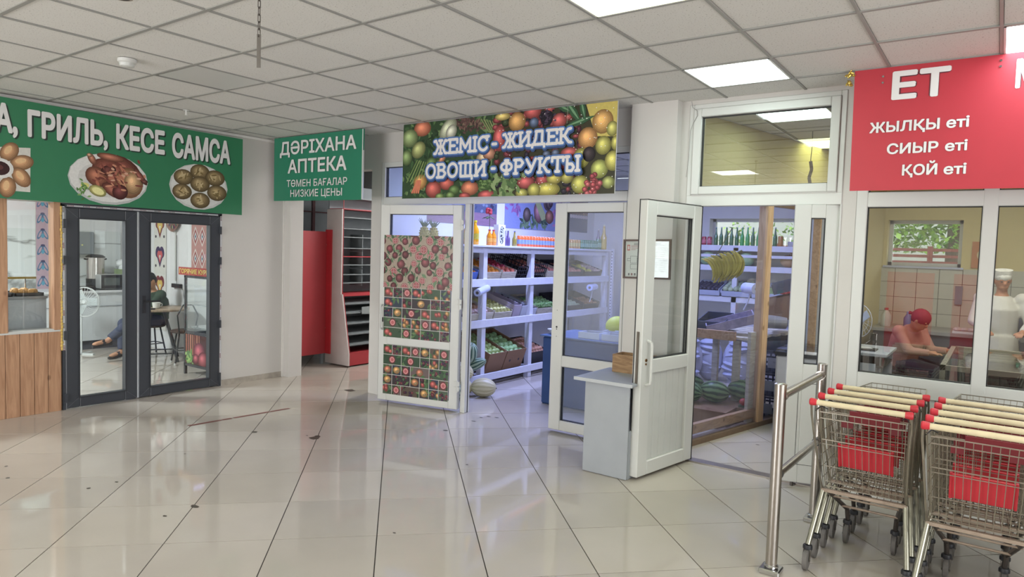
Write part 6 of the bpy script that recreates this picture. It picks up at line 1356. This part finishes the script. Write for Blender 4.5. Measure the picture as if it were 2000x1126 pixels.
for k, (x, y) in enumerate(((-3.95, 10.15), (-3.62, 10.13), (-3.32, 10.15), (-3.05, 10.13))): t2 = thing('cabbage', ['first', 'second', 'third', 'fourth'][k] + ' green cabbage from the left behind the bananas', 'cabbage', (x, y, 1.70)); MB().ell((0, 0, 0), (.12, .11, .095), 16, 10).build('head', CAB, t2, True, False); MB().ell((.03, -.04, .01), (.11, .09, .1), 12, 8, (.4, .2, 0)).build('outer_leaf', CAB, t2, True, False)
for k, (x, z_) in enumerate(((-2.45, 1.70), (-2.2, 1.70), (-1.96, 1.70), (-2.33, 1.85))): gourd('pumpkin', ['left', 'middle', 'right', 'upper'][k] + ' buff coloured pumpkin on the back shelf right of the pine post', 'pumpkin', (x, 10.16, z_ - .0), (.115, .11, .09), FM['melon'].materials[0], (.2, .1, 0))
def vcrate(label, x0, x1, yf, z, hgt, m, tilt=-.28, ln=.42):
    t = thing('veg_crate', label, 'crate', ((x0 + x1) / 2, yf, z), (-tilt, 0, 0)); w = (x1 - x0) / 2
    for s in (-1, 1): MB().box(s * w - .005, 0, 0, s * w + .005, ln, hgt).build('side', m, t, world=False)
    MB().box(-w, -.005, 0, w, .005, hgt * .75).build('front', m, t, world=False); MB().box(-w, ln - .005, 0, w, ln + .005, hgt).build('back', m, t, world=False); MB().box(-w, 0, 0, w, ln, .008).build('bottom', m, t, world=False)
    return t, w, ln, hgt
def vfill(cr, fk, r, label, group, cat=None, n=5, half=None):
    t, w, ln, hgt = cr; R_ = WM(t); lo, hi = (-w, w) if half is None else half; nx = max(1, int((hi - lo) / (r * 1.9))); nm = FM[fk].name.split('.')[0]
    MB().box(lo + .006, .008, .01, hi - .006, ln - .008, hgt * .45).build('lining', M('crate_lining', '8c8a86'), t, world=False)
    for i in range(nx):
        for j in range(n):
            p = R_ @ Vector((lo + r + .006 + i * (hi - lo - 2 * r - .012) / max(1, nx - 1), r + .008 + j * r * 1.85, hgt * .45 + r + random.uniform(0, r * .3))); inst(nm, FM[fk], p, (random.uniform(0, 1), random.uniform(0, 1), random.uniform(0, 6)), label, cat or SING.get(fk, fk), group, scale=(r, r, r))
BC = M('bluish_crate', 'b4bcd4', .5)
cr = vcrate('pale crate of dark vegetables at the left of the third back shelf', -3.75, -3.36, 9.96, 1.16, .1, BC); vfill(cr, 'plum', .034, 'dark vegetable in the pale crate on the back shelf', 'dark vegetables on the back shelf', 'vegetable')
cr = vcrate('pale crate of white onions on the third back shelf', -3.32, -2.92, 9.96, 1.16, .1, BC); vfill(cr, 'white_onion', .04, 'pale onion on the third back shelf under the bananas', 'pale onions on the back shelf')
cr = vcrate('pale crate of green peppers and tomatoes on the third back shelf', -2.88, -2.3, 9.96, 1.16, .1, BC); vfill(cr, 'pepper', .024, 'green pepper in the crate on the third back shelf', 'green peppers on the back shelf', half=(-.28, .06)); vfill(cr, 'tomato', .034, 'tomato in the crate on the third back shelf', 'tomatoes on the back shelf', half=(.08, .28))
# bananas
def banana_mesh():
    b = MB(); pts = []; n = 9
    for k in range(n): a = -1.05 + 2.1 * k / (n - 1); pts.append((.13 * (1 - math.cos(a)) , 0, .13 * math.sin(a) * 1.1))
    rs = [.006, .010, .0155, .0175, .018, .0175, .0155, .010, .006]
    for (p, q, r1, r2) in zip(pts, pts[1:], rs, rs[1:]): b.tube(p, q, r1, 7, r2, caps=False)
    b.ell(pts[0], .008, 6, 4); return b.mesh('banana', M('banana_peel', 'c9b950', .5, var=.12, scale=10, objvar=.14), True)
bm_ = banana_mesh()
t = thing('banana_bunch', 'large bunch of yellow green bananas hanging on a string behind the film', 'bananas', (-2.27, 6.95, 1.74))
MB().path([(.03, .0, .30), (-.1, 0, .05), (-.13, 0, 0)], .004, 5).path([(-.13, 0, 0), (-.05, 0, -.01), (.06, 0, .02), (.14, 0, .06)], .016, 7).build('stalk', M('stalk_brown', '6a6a48', .8), t, True, False)
for k in range(22):
    u = k / 21; row = k % 2; o = inst('banana', bm_, (-.15 + .30 * u, -.03 + .05 * row, -.105 + .05 * u - .03 * row), (0.1 * row, .50 - .5 * u + random.uniform(-.08, .08), PI + random.uniform(-.3, .3)), parent=t)
# timber frame with clear film
t = thing('film_screen', 'pine post and beams holding clear film between fruit shop and entrance passage', 'partition', (-2.2, 6.5, 0)); P_ = lambda y: -2.235 + .225 * (y - 5.99)
def beam(name, y0, y1, z0, z1, w=.05, m=WOODH): poly = [(P_(y0) - w / 2, y0), (P_(y0) + w / 2, y0), (P_(y1) + w / 2, y1), (P_(y1) - w / 2, y1)]; return MB().prism(poly, (z0, z1), 'z').build(name, m, t)
beam('sill', 5.64, 7.9, 0, .05, .1, M('dirty_sill', '7a6654', .9, var=.2)); beam('bottom_rail', 5.64, 7.08, .10, .19, .05); beam('top_rail', 5.64, 9.0, 2.27, 2.355, .06)
pp_ = MB(); pp_.T = Matrix.Translation((P_(7.17), 7.17, 0)) @ Matrix.Rotation(-.22, 4, 'Z'); pp_.box(-.05, -.055, .05, .05, .055, 2.27); pp_.build('post', woodmat('pale_pine_post', 'c09c78', 'dcbc98', 5, (6, 6, .45)), t, bevel=.003)
pp_ = MB(); pp_.T = Matrix.Translation((P_(7.05), 7.05, 0)) @ Matrix.Rotation(-.22, 4, 'Z'); pp_.box(-.035, -.06, .05, .0, .045, .98); pp_.build('stud', PALEW, t)
for y0, y1 in ((5.66, 7.1), (7.24, 8.9)): poly = [(P_(y0) + .03, y0), (P_(y0) + .032, y0), (P_(y1) + .032, y1), (P_(y1) + .03, y1)]; MB().prism(poly, (.06, 2.3), 'z').build('film', FILM, t)
# timber rack behind the film with crates
t = thing('timber_rack', 'rough timber rack behind the film holding crates and a paper roll', 'rack', (-2.5, 7.6, 0))
for (x, y) in ((-2.92, 7.25), (-2.30, 7.35), (-2.92, 8.5), (-2.05, 8.5)): MB().box(x, y, 0, x + .07, y + .07, .84).build('leg', PALEW, t)
MB().box(-3.1, 7.22, .845, -2.24, 7.26, .945).build('beam', WOODH, t, bevel=.003)
for k in range(6): y = 7.27 + .21 * k; MB().box(-3.1, y, .86, -2.13 + .045 * k, y + .19, .885).build('plank', PALEW, t)
MB().box(-2.0, 8.7, 1.42, -1.55, 8.76, 1.5).box(-1.98, 8.7, .9, -1.94, 8.76, 1.42).build('beam', WOODH, t)
def sbox(name, label, cat, loc, sx, sy, sz, m, rot, part='walls'):
    t = thing(name, label, cat, loc, rot); f = MB()
    f.box(-sx, -sy, 0, -sx + .01, sy, sz).box(sx - .01, -sy, 0, sx, sy, sz).box(-sx, -sy, 0, sx, -sy + .01, sz).box(-sx, sy - .01, 0, sx, sy, sz); f.build(part, m, t, world=False); MB().box(-sx + .01, -sy + .01, 0, sx - .01, sy - .01, .01).build('bottom', m, t, world=False); return t
sbox('cardboard_box', 'torn brown cardboard box at the left end of the timber rack', 'box', (-2.92, 7.42, .89), .13, .15, .2, CARD, (0, .1, .2))
sbox('produce_crate', 'dark blue crate of dark fruit in the middle of the timber rack', 'crate', (-2.62, 7.7, .89), .15, .25, .16, M('crate_navy', '3a4258', .6), (.15, 0, .1)); sbox('flat_box', 'flat printed carton lying aslant on the timber rack', 'box', (-2.38, 7.52, .97), .26, .15, .1, M('printed_carton', '9a94ac', .6, var=.35, scale=22), (.1, -.3, .35))
sbox('cardboard_box', 'brown cardboard box behind the pine post at shoulder height', 'box', (-1.98, 8.1, 1.05), .17, .25, .26, CARD, (0, -.25, .25)); sbox('grey_crate', 'dark grey crate tilted above the cardboard box behind the pine post', 'crate', (-1.95, 8.3, 1.38), .2, .28, .12, M('crate_grey', '4c5260', .6), (0, -.3, .25)); sbox('grey_crate', 'dark plastic crate under the paper roll behind the pine post', 'crate', (-1.98, 8.0, .70), .17, .3, .14, M('crate_navy', '3a4258'), (0, -.1, .25))
t = thing('wrap_roll', 'silvery roll of wrapping film lying on the rack right of the post', 'roll', (-2.02, 7.85, 1.03), (0, 0, .5)); MB().lathe([(.02, -.13), (.075, -.13), (.075, .13), (.02, .13)], n=22, axis='x').build('film', M('silver_film', 'b4b2ac', .3, .2), t, True, False)
# watermelons, sacks, table behind the film
for k, (x, y, a) in enumerate(((-2.63, 6.95, .2), (-2.40, 7.12, .5), (-2.19, 7.25 + .14, .1), (-2.72, 7.28, .9))): gourd('watermelon', ['leftmost striped watermelon on the floor behind the film', 'middle striped watermelon on the floor behind the film', 'striped watermelon nearest the pine post', 'striped watermelon at the back behind the other three'][k], 'watermelon', (x, y, .30 if k < 3 else .3), (.115, .115, .155), WMEL, (.1, PI / 2 + .1, a))
t = thing('melon_pallet', 'low flattened cardboard box under the watermelons', 'pallet', (-2.5, 7.15, 0)); MB().box(-2.86, 6.72, .004, -2.14, 7.05, .18).box(-2.86, 7.055, .004, -2.06, 7.52, .18).build('cardboard', CARD, t)
t = thing('tomato', 'single red tomato lying beside the watermelons at the post', 'tomato', (-2.09, 7.12, .235)); MB().ell((0, 0, 0), (.045, .045, .04), 12, 8).build('fruit', M('tomato_red', 'b83a34'), t, True, False); MB().box(-.04, -.04, -.06, .04, .04, -.035).build('sprig', M('stem_green', '4a5a3c'), t, world=False)
SACK = M('white_sack', 'b8bcd4', .7, var=.12, scale=9, bump=.6, bscale=14)
for k, (x, y, z_) in enumerate(((-3.25, 9.35, 0), (-2.88, 9.4, 0), (-3.45, 9.1, 0))):
    t = thing('sack', ['left knobbly white sack under the back shelving', 'right white sack with folds under the back shelving', 'white sack mostly hidden by the rack leg'][k], 'sack', (x, y, .0)); s_ = MB(); s_.ell((0, 0, .30), (.19, .17, .30), 16, 12)
    for q in range(7): s_.ell((random.uniform(-.06, .06), random.uniform(-.1, -.04), .12 + .07 * q), (.15, .1, .05), 10, 6, (0, random.uniform(-.3, .3), 0))
    s_.build('cloth', SACK, t, True, False); MB().lathe([(.05, .56), (.035, .60), (.07, .66)], n=12).build('tied_neck', SACK, t, True, False)
t = thing('tape_hook', 'white ring hook hanging on the rack leg', 'hook', (-2.97, 7.2, .70)); MB().path([(.045 * math.cos(a), 0, .045 * math.sin(a)) for a in [k * PI / 6 for k in range(13)]], .012, 6).build('ring', PVC, t, True, False)
t = thing('passage_panel', 'white board with a pine stud seen through the slim glass of the narrow door', 'panel', (-1.66, 7.92, 0))
MB().box(-1.785, 7.92, 0, -1.55, 7.94, 2.3).build('board', M('panel_white', 'c2c6d2', .6), t); MB().box(-1.66, 7.86, 0, -1.59, 7.918, 2.3).build('stud', WOODH, t)
# white chest freezer in the passage
t = thing('freezer', 'white chest with black lid rim standing behind the narrow door leaf', 'freezer', (-1.45, 7.45, 0)); MB().box(-1.79, 7.12, .05, -1.12, 7.8, .76).build('body', M('freezer_white', 'c4c4c6', .35), t, bevel=.01); MB().box(-1.80, 7.105, .765, -1.11, 7.81, .80).build('rim', BLACKP, t); MB().box(-1.79, 7.12, .801, -1.12, 7.8, .83).build('glass_lid', GLASSR, t); sb = MB()
for k in range(5): sb.box(-1.78 + .13 * k, 7.114, .1, -1.776 + .13 * k, 7.1195, .74)
sb.build('groove', M('groove_grey', '9a9ea2'), t)
for (x, y) in ((-1.7, 7.2), (-1.2, 7.2), (-1.7, 7.7), (-1.2, 7.7)): MB().tube((x, y, 0), (x, y, .05), .02, 8).build('foot', BLACKP, t, True)
for k in range(3):
    t = thing('mesh_crate', ['lowest', 'middle', 'topmost'][k] + ' black crate of the stack between the pine post and the white chest', 'crate', (-1.98 + .02 * k, 7.72, .003 + .25 * k)); f = MB()
    for s in (-1, 1):
        for q in range(7): x = -.16 + .32 * q / 6; f.box(x - .006, s * .2 - .005, .0, x + .006, s * .2 + .005, .235)
        for q in range(7): y = -.2 + .4 * q / 6; f.box(s * .16 - .005, y - .006, 0, s * .16 + .005, y + .006, .235)
        for z_ in (0, .11, .225): f.box(-.165, s * .2 - .006, z_, .165, s * .2 + .006, z_ + .02).box(s * .16 - .006, -.205, z_, s * .16 + .006, .205, z_ + .02)
    f.build('lattice', BLACKP, t, world=False); MB().box(-.155, -.195, .002, .155, .195, .012).build('bottom', BLACKP, t, world=False); MB().box(-.03, -.207, .06, .08, -.2055, .17).build('paper_label', M('tag_paper', 'a8a8a4', .7), t, world=False)

# ================================================================ MEAT SHOP
GT = M('grey_table_top', 'a9adb2', .4)
t = thing('cash_desk', 'white desk with an open shelf just inside the meat shop window', 'desk', (-1.05, 8.1, 0)); MB().box(-1.32, 7.70, .78, -.87, 8.5, .805).build('desktop', GT, t); MB().box(-1.3, 7.72, .0, -.97, 7.74, .70).build('front_panel', M('desk_white', 'c8ccd8', .5), t); MB().box(-1.3, 8.44, 0, -.9, 8.46, .78).build('side_panel', M('desk_white', 'c8ccd8'), t); MB().box(-1.3, 7.74, .66, -.9, 8.44, .68).build('shelf', M('desk_dark', '3c3a3a', .6), t); MB().tube((-.93, 7.76, 0), (-.93, 7.76, .78), .012, 8).tube((-1.27, 7.71, .7), (-1.27, 7.71, .78), .012, 8).build('leg', CHROME, t)
t = thing('papers', 'loose papers and a black folder on the white cash desk', 'papers', (-1.12, 7.98, .806)); MB().box(-.1, -.1, 0, .12, .12, .012).build('folder', BLACKP, t, world=False); mb2 = MB(); mb2.T = Matrix.Translation((-.04, .05, .013)) @ Matrix.Rotation(.4, 4, 'Z'); mb2.box(-.1, -.07, 0, .1, .07, .004); mb2.build('sheet', PVC, t, world=False)
t = thing('cash_machine', 'grey till at the left edge of the cash desk', 'till', (-1.25, 8.05, .806)); MB().prism([(-.12, 0), (.12, 0), (.12, .1), (-.12, .05)], (-.06, .07), 'x').build('body', M('till_grey', '8a8c8c', .5), t, world=False)
t = thing('back_counter', 'grey worktop counter with dark front along the tiled meat shop wall', 'counter', (.4, 10.1, 0)); MB().box(-1.28, 9.78, 0, 3.2, 10.58, .86).build('cabinet', M('counter_charcoal', '4a4a4c', .6), t); MB().box(-1.3, 9.74, .861, 3.2, 10.575, .90).build('worktop', M('worktop_grey', '8a8880', .35), t)
def jug(label, loc, c, capc, h=.2, r=.05): t = thing('detergent_bottle', label, 'bottle', loc); MB().lathe([(r * .9, 0), (r, h * .1), (r, h * .6), (r * .4, h * .85), (r * .35, h * .9)], n=14).build('body', M('jug_' + c, c, .4), t, True, False); MB().lathe([(r * .42, h * .88), (r * .4, h)], n=10).build('cap', M('cap_' + capc, capc, .4), t, True, False)
jug('white detergent bottle with a red cap on the back counter', (-1.17, 10.0, .901), 'b8b8b0', 'a84a4a', .24, .06); jug('blue detergent bottle on the back counter', (-.92, 10.0, .901), '4a6a90', '5c88b0', .21, .05)
t = thing('cutting_tray', 'pale tray of bones and meat on the back counter', 'tray', (-.18, 9.9, .901)); MB().box(-.25, -.1, 0, .25, .12, .02).build('tray', PVCG, t, world=False); mt = MB()
for k in range(6): mt.ell((-.2 + .07 * k, .02, .04), (.05, .05, .03), 8, 6, (0, 0, k))
mt.build('meat', M('pale_meat', 'b8a8a0', .5, var=.2), t, True, False)
t = thing('display_case', 'steel framed glass meat display case near the middle of the meat shop', 'display case', (.5, 7.4, 0)); c = MB(); X0_, X1_, Y0_, Y1_ = -.36, 1.9, 6.63, 8.3
for (x, y) in ((X0_, Y0_), (X1_ - .04, Y0_), (X0_, Y1_ - .04), (X1_ - .04, Y1_ - .04)): c.box(x, y, 0, x + .04, y + .04, .9)
for z_ in (.86, .45): c.box(X0_, Y0_, z_, X1_, Y0_ + .04, z_ + .04).box(X0_, Y1_ - .04, z_, X1_, Y1_, z_ + .04).box(X0_, Y0_ + .04, z_, X0_ + .04, Y1_ - .04, z_ + .04).box(X1_ - .04, Y0_ + .04, z_, X1_, Y1_ - .04, z_ + .04)
c.build('frame', M('case_steel', '9a9488', .4, .5), t); MB().box(X0_ + .04, Y0_ + .04, .88, X1_ - .04, Y1_ - .04, .888).build('glass_top', GLASSR, t); MB().box(X0_ + .02, Y0_ + .008, .0, X1_ - .02, Y0_ + .03, .45).box(X0_ + .008, Y0_ + .02, 0, X0_ + .03, Y1_ - .02, .45).build('body_panel', M('case_body', '8c8680', .5), t); MB().box(X0_ + .03, Y0_ + .03, .48, X1_ - .03, Y1_ - .03, .5).build('deck', M('deck_steel', '8a8a88', .3, .6), t)
MB().box(X0_ + .03, Y0_ + .01, .5, X1_ - .03, Y0_ + .016, .86).build('front_glass', GLASSR, t)
MEAT = M('raw_meat', '8a4a44', .45, var=.35, scale=20)
for k in range(10):
    t = thing('meat_cut', 'dark red cut of meat lying in the glass display case', 'meat', (-.1 + .19 * k, 6.95 + .14 * (k % 3), .502), random.uniform(0, 3), 'meat cuts in the display case'); m_ = MB().ell((0, 0, .045), (.09, .06, .045), 12, 8).ell((.05, .02, .05), (.06, .05, .04), 10, 6, (.3, 0, .5)); m_.build('flesh', MEAT, t, True, False)
for k, (x, y) in enumerate(((-.72, 7.6), (-.70, 8.02), (-.52, 8.6))):
    t = thing('black_crate', ['near', 'middle', 'far'][k] + ' black plastic crate on the floor left of the meat display case', 'crate', (x, y, .003)); f = MB()
    for s in (-1, 1):
        for q in range(8): a = -.2 + .4 * q / 7; f.box(a - .006, s * .16 - .006, 0, a + .006, s * .16 + .006, .3).box(s * .2 - .006, -.16 + .32 * q / 7 - .005, 0, s * .2 + .006, -.16 + .32 * q / 7 + .005, .3)
        for z_ in (0, .1, .2, .28): f.box(-.206, s * .16 - .007, z_, .206, s * .16 + .007, z_ + .02).box(s * .2 - .007, -.166, z_, s * .2 + .007, .166, z_ + .02)
    f.build('lattice', BLACKP, t, world=False); MB().box(-.195, -.155, .002, .195, .155, .012).build('bottom', BLACKP, t, world=False)
for k, (x, y, n) in enumerate(((-.72, 8.9, 'carrying the kerchiefed worker'),)):
    t = thing('stool', 'low dark stool ' + n, 'stool', (x - .2, y + .42, 0)); MB().lathe([(.17, .42), (.18, .44), (.17, .46)], n=18).build('seat', BLACKP, t, True, False)
    for a in (.7, 2.3, 3.8, 5.4): MB().tube((.11 * math.cos(a), .11 * math.sin(a), .42), (.17 * math.cos(a), .17 * math.sin(a), 0), .014, 8).build('leg', DARKT, t, True, False)
t = thing('wall_clock', 'round pale clock disc on an orange square on the yellow meat shop wall', 'sign', (-.18, YB - .01, 1.86)); MB().box(-.13, -.01, -.17, .13, .005, .17).build('board', M('sign_orange', 'b8784c', .6), t, world=False); MB().lathe([(.075, -.012), (.075, -.016)], n=20, axis='y').build('disc', M('disc_cream', 'c8b890', .6), t, world=False)
t = thing('knife_rack', 'small blue grey rack on the tiled wall under the yellow paint', 'rack', (-.42, YB - .02, 1.33)); MB().box(-.04, -.03, -.12, .04, -.005, .12).build('board', M('rack_blue', '6c8088', .5), t, world=False)
t = thing('fan', 'white wall fan at the left edge of the meat shop', 'fan', (-1.38, 9.35, 1.0), (0, 0, .9)); g = MB()
for R_ in (.2, .14, .08): g.path([(0, R_ * math.cos(a), R_ * math.sin(a)) for a in [2 * PI * k / 22 for k in range(23)]], .004 if R_ == .2 else .0025, 5)
for k in range(20): a = 2 * PI * k / 20; g.tube((.02, .02 * math.cos(a), .02 * math.sin(a)), (0, .2 * math.cos(a), .2 * math.sin(a)), .002, 4)
g.build('cage', WP, t, True, False); MB().tube((-.05, 0, -.98), (-.05, 0, 0), .014, 8).tube((-.07, 0, 0), (.03, 0, 0), .05, 12).build('stand', WP, t, world=False)
for k in range(3): bl = MB(); bl.T = Matrix.Rotation(2 * PI * k / 3 + .4, 4, 'X'); bl.box(-.006, .03, -.045, .0, .17, .05); bl.build('blade', M('fan_blade', 'bcc4c4'), t, world=False)
t = thing('green_tray', 'turquoise plastic tray above a dark pot on the back counter', 'tray', (.28, 10.1, 1.2)); MB().box(-.2, -.14, -.02, .2, .14, .05).build('tray', M('turquoise', '4c9c84', .5), t, world=False); MB().lathe([(.12, -.298), (.14, -.2), (.14, -.08), (.1, -.02)], n=18).build('pot', BLACKP, t, True, False)

# ================================================================ PEOPLE
def person(name, label, J, skin, cloth, loc=(0, 0, 0)):
    """J: joint points in world space. one continuous skin body, clothes as children"""
    t = thing(name, label, 'person', loc)
    def remesh(o, v, it=4):
        m = o.modifiers.new('union', 'REMESH'); m.mode = 'VOXEL'; m.voxel_size = v; m.use_smooth_shade = True; s = o.modifiers.new('smooth', 'SMOOTH'); s.iterations = it; s.factor = .5
    V = lambda k: Vector(J[k]); b = MB(); hc = V('head'); f = V('face').normalized(); up = V('up').normalized(); rt = f.cross(up).normalized()
    fr = Matrix((rt, f, up)).transposed(); eu = fr.to_euler()
    b.ell(hc, (.073, .092, .112), 16, 12, eu).ell(hc + f * .03 - up * .06, (.052, .06, .055), 12, 8, eu); b.ell(hc + f * .095 - up * .012, (.014, .02, .025), 8, 6, eu)
    for s in (-1, 1): b.ell(hc + rt * s * .076 - up * .005, (.012, .02, .032), 8, 6, eu); b.ell(hc + f * .08 + rt * s * .03 + up * .03, (.022, .012, .009), 8, 5, eu)
    b.ell(hc + f * .088 - up * .055, (.028, .012, .011), 8, 5, eu)
    b.tube(V('neck'), hc - up * .06, .055, 12, .05); b.tube(V('hips'), V('chest'), .14, 14, .16); b.tube(V('chest'), V('neck'), .15, 14, .06)
    for s in ('l', 'r'):
        b.tube(V('sh' + s), V('el' + s), .047, 10, .038).tube(V('el' + s), V('wr' + s), .038, 10, .026).ell(V('el' + s), .04, 8, 6).ell(V('sh' + s), .06, 10, 8)
        w = V('wr' + s); d = (w - V('el' + s)).normalized(); n = V('palm' + s).normalized(); n = (n - d * n.dot(d)).normalized(); sd = d.cross(n)
        b.tube(w, w + d * .05, .028, 8, .03)
        for q in range(4): o = w + d * .055 + sd * (.03 - .02 * q); ln = (.032, .038, .036, .028)[q]; b.tube(o - d * .02, o + d * ln, .0098, 6, .009).tube(o + d * ln, o + d * (ln + .02) - n * .02, .009, 6, .0075)
        b.tube(w + d * .01 + sd * .025, w + d * .045 + sd * .055, .0115, 6, .010).tube(w + d * .045 + sd * .055, w + d * .075 + sd * .05 - n * .012, .010, 6, .008)
        b.tube(V('hip' + s), V('kn' + s), .085, 12, .058).tube(V('kn' + s), V('an' + s), .056, 12, .036).ell(V('kn' + s), .058, 8, 6)
        b.tube(V('an' + s), V('to' + s), .036, 10, .03).ell(V('an' + s), .04, 8, 6).ell(V('to' + s), (.04, .04, .022), 8, 6)
    o = b.build('body', M('skin_' + skin, skin, .55), t, True); remesh(o, .009, 3)
    sc_, pc = cloth['top'], cloth['legs']; c = MB(); c.tube(V('hips') - Vector((0, 0, .03)), V('chest'), .165, 16, .18).tube(V('chest'), V('neck') - (V('neck') - V('chest')) * .12, .175, 16, .085)
    for s in ('l', 'r'): e = V('wr' + s) if cloth.get('long', True) else V('el' + s); c.tube(V('sh' + s), V('el' + s), .066, 12, .054).ell(V('sh' + s), .078, 12, 8).ell(V('el' + s), .054, 8, 6); (c.tube(V('el' + s), V('wr' + s) * .92 + V('el' + s) * .08, .053, 12, .04) if cloth.get('long', True) else None)
    if cloth.get('coat'): c.tube(V('hips'), (V('knl') + V('knr')) / 2, .19, 16, .21)
    o = c.build(cloth.get('topname', 'shirt'), M('cloth_' + sc_, sc_, .85, var=cloth.get('var', .06), scale=14), t, True); remesh(o, .014)
    c = MB(); c.ell(V('hips'), (.17, .15, .13), 14, 10)
    for s in ('l', 'r'): c.tube(V('hip' + s), V('kn' + s), .105, 12, .08).ell(V('kn' + s), .08, 10, 8).tube(V('kn' + s), V('an' + s) * .9 + V('kn' + s) * .1, .078, 12, .062)
    o = c.build('trousers', M('cloth_' + pc, pc, .85), t, True); remesh(o, .014)
    h = MB()
    if cloth['hat'] == 'skullcap': h.ell(hc + up * .045 - f * .008, (.082, .1, .085), 16, 10, eu); n_ = 'cap'
    elif cloth['hat'] == 'kerchief': h.ell(hc + up * .03 - f * .015, (.09, .108, .1), 16, 10, eu).ell(hc - f * .10 + up * .01, (.024, .03, .02), 8, 6, eu).tube(hc - f * .1 + up * .01, hc - f * .15 - up * .02, .012, 8, .02); n_ = 'kerchief'
    else: h.ell(hc + up * .05 - f * .005, (.086, .104, .075), 16, 10, eu).tube(hc + up * .05, hc + up * .12, .086, 14, .09); n_ = 'cap'
    ho = h.build(n_, M('hat_' + cloth['hatc'], cloth['hatc'], .8, var=.25, scale=30), t, True)
    hr = MB().ell(hc + up * .012 - f * .022, (.078, .088, .098), 14, 10, eu); hr.build('hair', M('hair_dark', '2c2622', .7), t, True)
    ey = MB()
    for s in (-1, 1): ey.ell(hc + f * .086 + rt * s * .03 + up * .014, (.011, .007, .006), 8, 5, eu)
    ey.build('eyes', M('eye_dark', '2a201c', .3), t, True)
    if cloth.get('shoes'):
        so = MB()
        for s in ('l', 'r'): a_, b_ = V('an' + s), V('to' + s); d = (b_ - a_).normalized(); dn = V('down' + s) if 'down' + s in J else Vector((0, 0, -1)); so.tube(a_ - d * .04 + dn * .045, b_ + d * .045 + dn * .03, .03, 8, .028).tube(a_ + d * .05 + dn * .02, a_ + d * .06 - dn * .03, .04, 10, .03)
        so.build('sandals', M('sandal_black', '2c2a2a', .6), t, True)
    return t
# man sitting at the cafe table, leg stretched, looking down
x = -10.12
person('person', 'seated person in a patterned skullcap and dark green shirt looking down at the cafe table', dict(hips=(x, 5.10, .56), chest=(x, 5.07, .82), neck=(x, 5.03, .98), head=(x + .02, 4.985, 1.115), face=(.25, -.8, -.45), up=(.05, -.4, .9),
    shl=(x + .19, 5.06, .92), ell=(x + .24, 4.9, .76), wrl=(x + .16, 4.78, .80), palml=(0, 0, 1), shr=(x - .19, 5.06, .92), elr=(x - .22, 4.9, .76), wrr=(x - .05, 4.76, .80), palmr=(0, 0, 1),
    hipl=(x + .1, 5.08, .54), knl=(x + .12, 4.70, .57), anl=(x + .12, 4.36, .30), tol=(x + .12, 4.20, .27), hipr=(x - .1, 5.08, .54), knr=(x - .12, 4.68, .5), anr=(x - .12, 4.66, .09), tor=(x - .12, 4.52, .05), downl=Vector((0, .3, -.95))),
    'b98a6c', dict(top='3a4a3c', legs='42485c', hat='skullcap', hatc='2c3034', shoes=True, var=.2), (x, 5.1, 0))
hx, hy = -.92, 9.32
person('person', 'seated worker in a red patterned kerchief bending forward in the meat shop', dict(hips=(hx, hy, .56), chest=(hx + .08, hy - .08, .84), neck=(hx + .14, hy - .16, .99), head=(hx + .21, hy - .25, 1.08), face=(.75, -.3, -.65), up=(.55, -.2, .75),
    shl=(hx + .0, hy - .22, .93), ell=(hx + .12, hy - .32, .72), wrl=(hx + .34, hy - .32, .72), palml=(0, 0, 1), shr=(hx + .2, hy + .05, .93), elr=(hx + .32, hy - .02, .72), wrr=(hx + .5, hy - .1, .74), palmr=(0, 0, 1),
    hipl=(hx + .0, hy - .09, .54), knl=(hx + .38, hy - .2, .5), anl=(hx + .4, hy - .2, .09), tol=(hx + .53, hy - .22, .05), hipr=(hx, hy + .09, .54), knr=(hx + .4, hy + .08, .5), anr=(hx + .42, hy + .08, .09), tor=(hx + .55, hy + .1, .05)),
    'b07a5c', dict(top='a87a6c', legs='3c3c44', hat='kerchief', hatc='7a2430', shoes=True), (hx, hy, 0))
px2, py2 = .03, 9.42
person('person', 'standing worker in a white cap and white coat behind the meat display case', dict(hips=(px2, py2, .95), chest=(px2, py2 - .02, 1.26), neck=(px2, py2 - .03, 1.42), head=(px2, py2 - .05, 1.57), face=(.25, -.9, -.3), up=(0, -.2, 1),
    shl=(px2 - .19, py2 - .02, 1.36), ell=(px2 - .25, py2 - .1, 1.1), wrl=(px2 - .12, py2 - .3, 1.02), palml=(0, 0, 1), shr=(px2 + .19, py2 - .02, 1.36), elr=(px2 + .27, py2 - .1, 1.1), wrr=(px2 + .2, py2 - .3, 1.02), palmr=(0, 0, 1),
    hipl=(px2 - .1, py2, .92), knl=(px2 - .1, py2 - .02, .5), anl=(px2 - .1, py2, .09), tol=(px2 - .11, py2 - .13, .04), hipr=(px2 + .1, py2, .92), knr=(px2 + .1, py2 - .02, .5), anr=(px2 + .1, py2, .09), tor=(px2 + .11, py2 - .13, .04)),
    'b07a5c', dict(top='c4c0b8', legs='4c4c54', hat='cap', hatc='d2cfc8', coat=True, topname='coat', shoes=True), (px2, py2, 0))
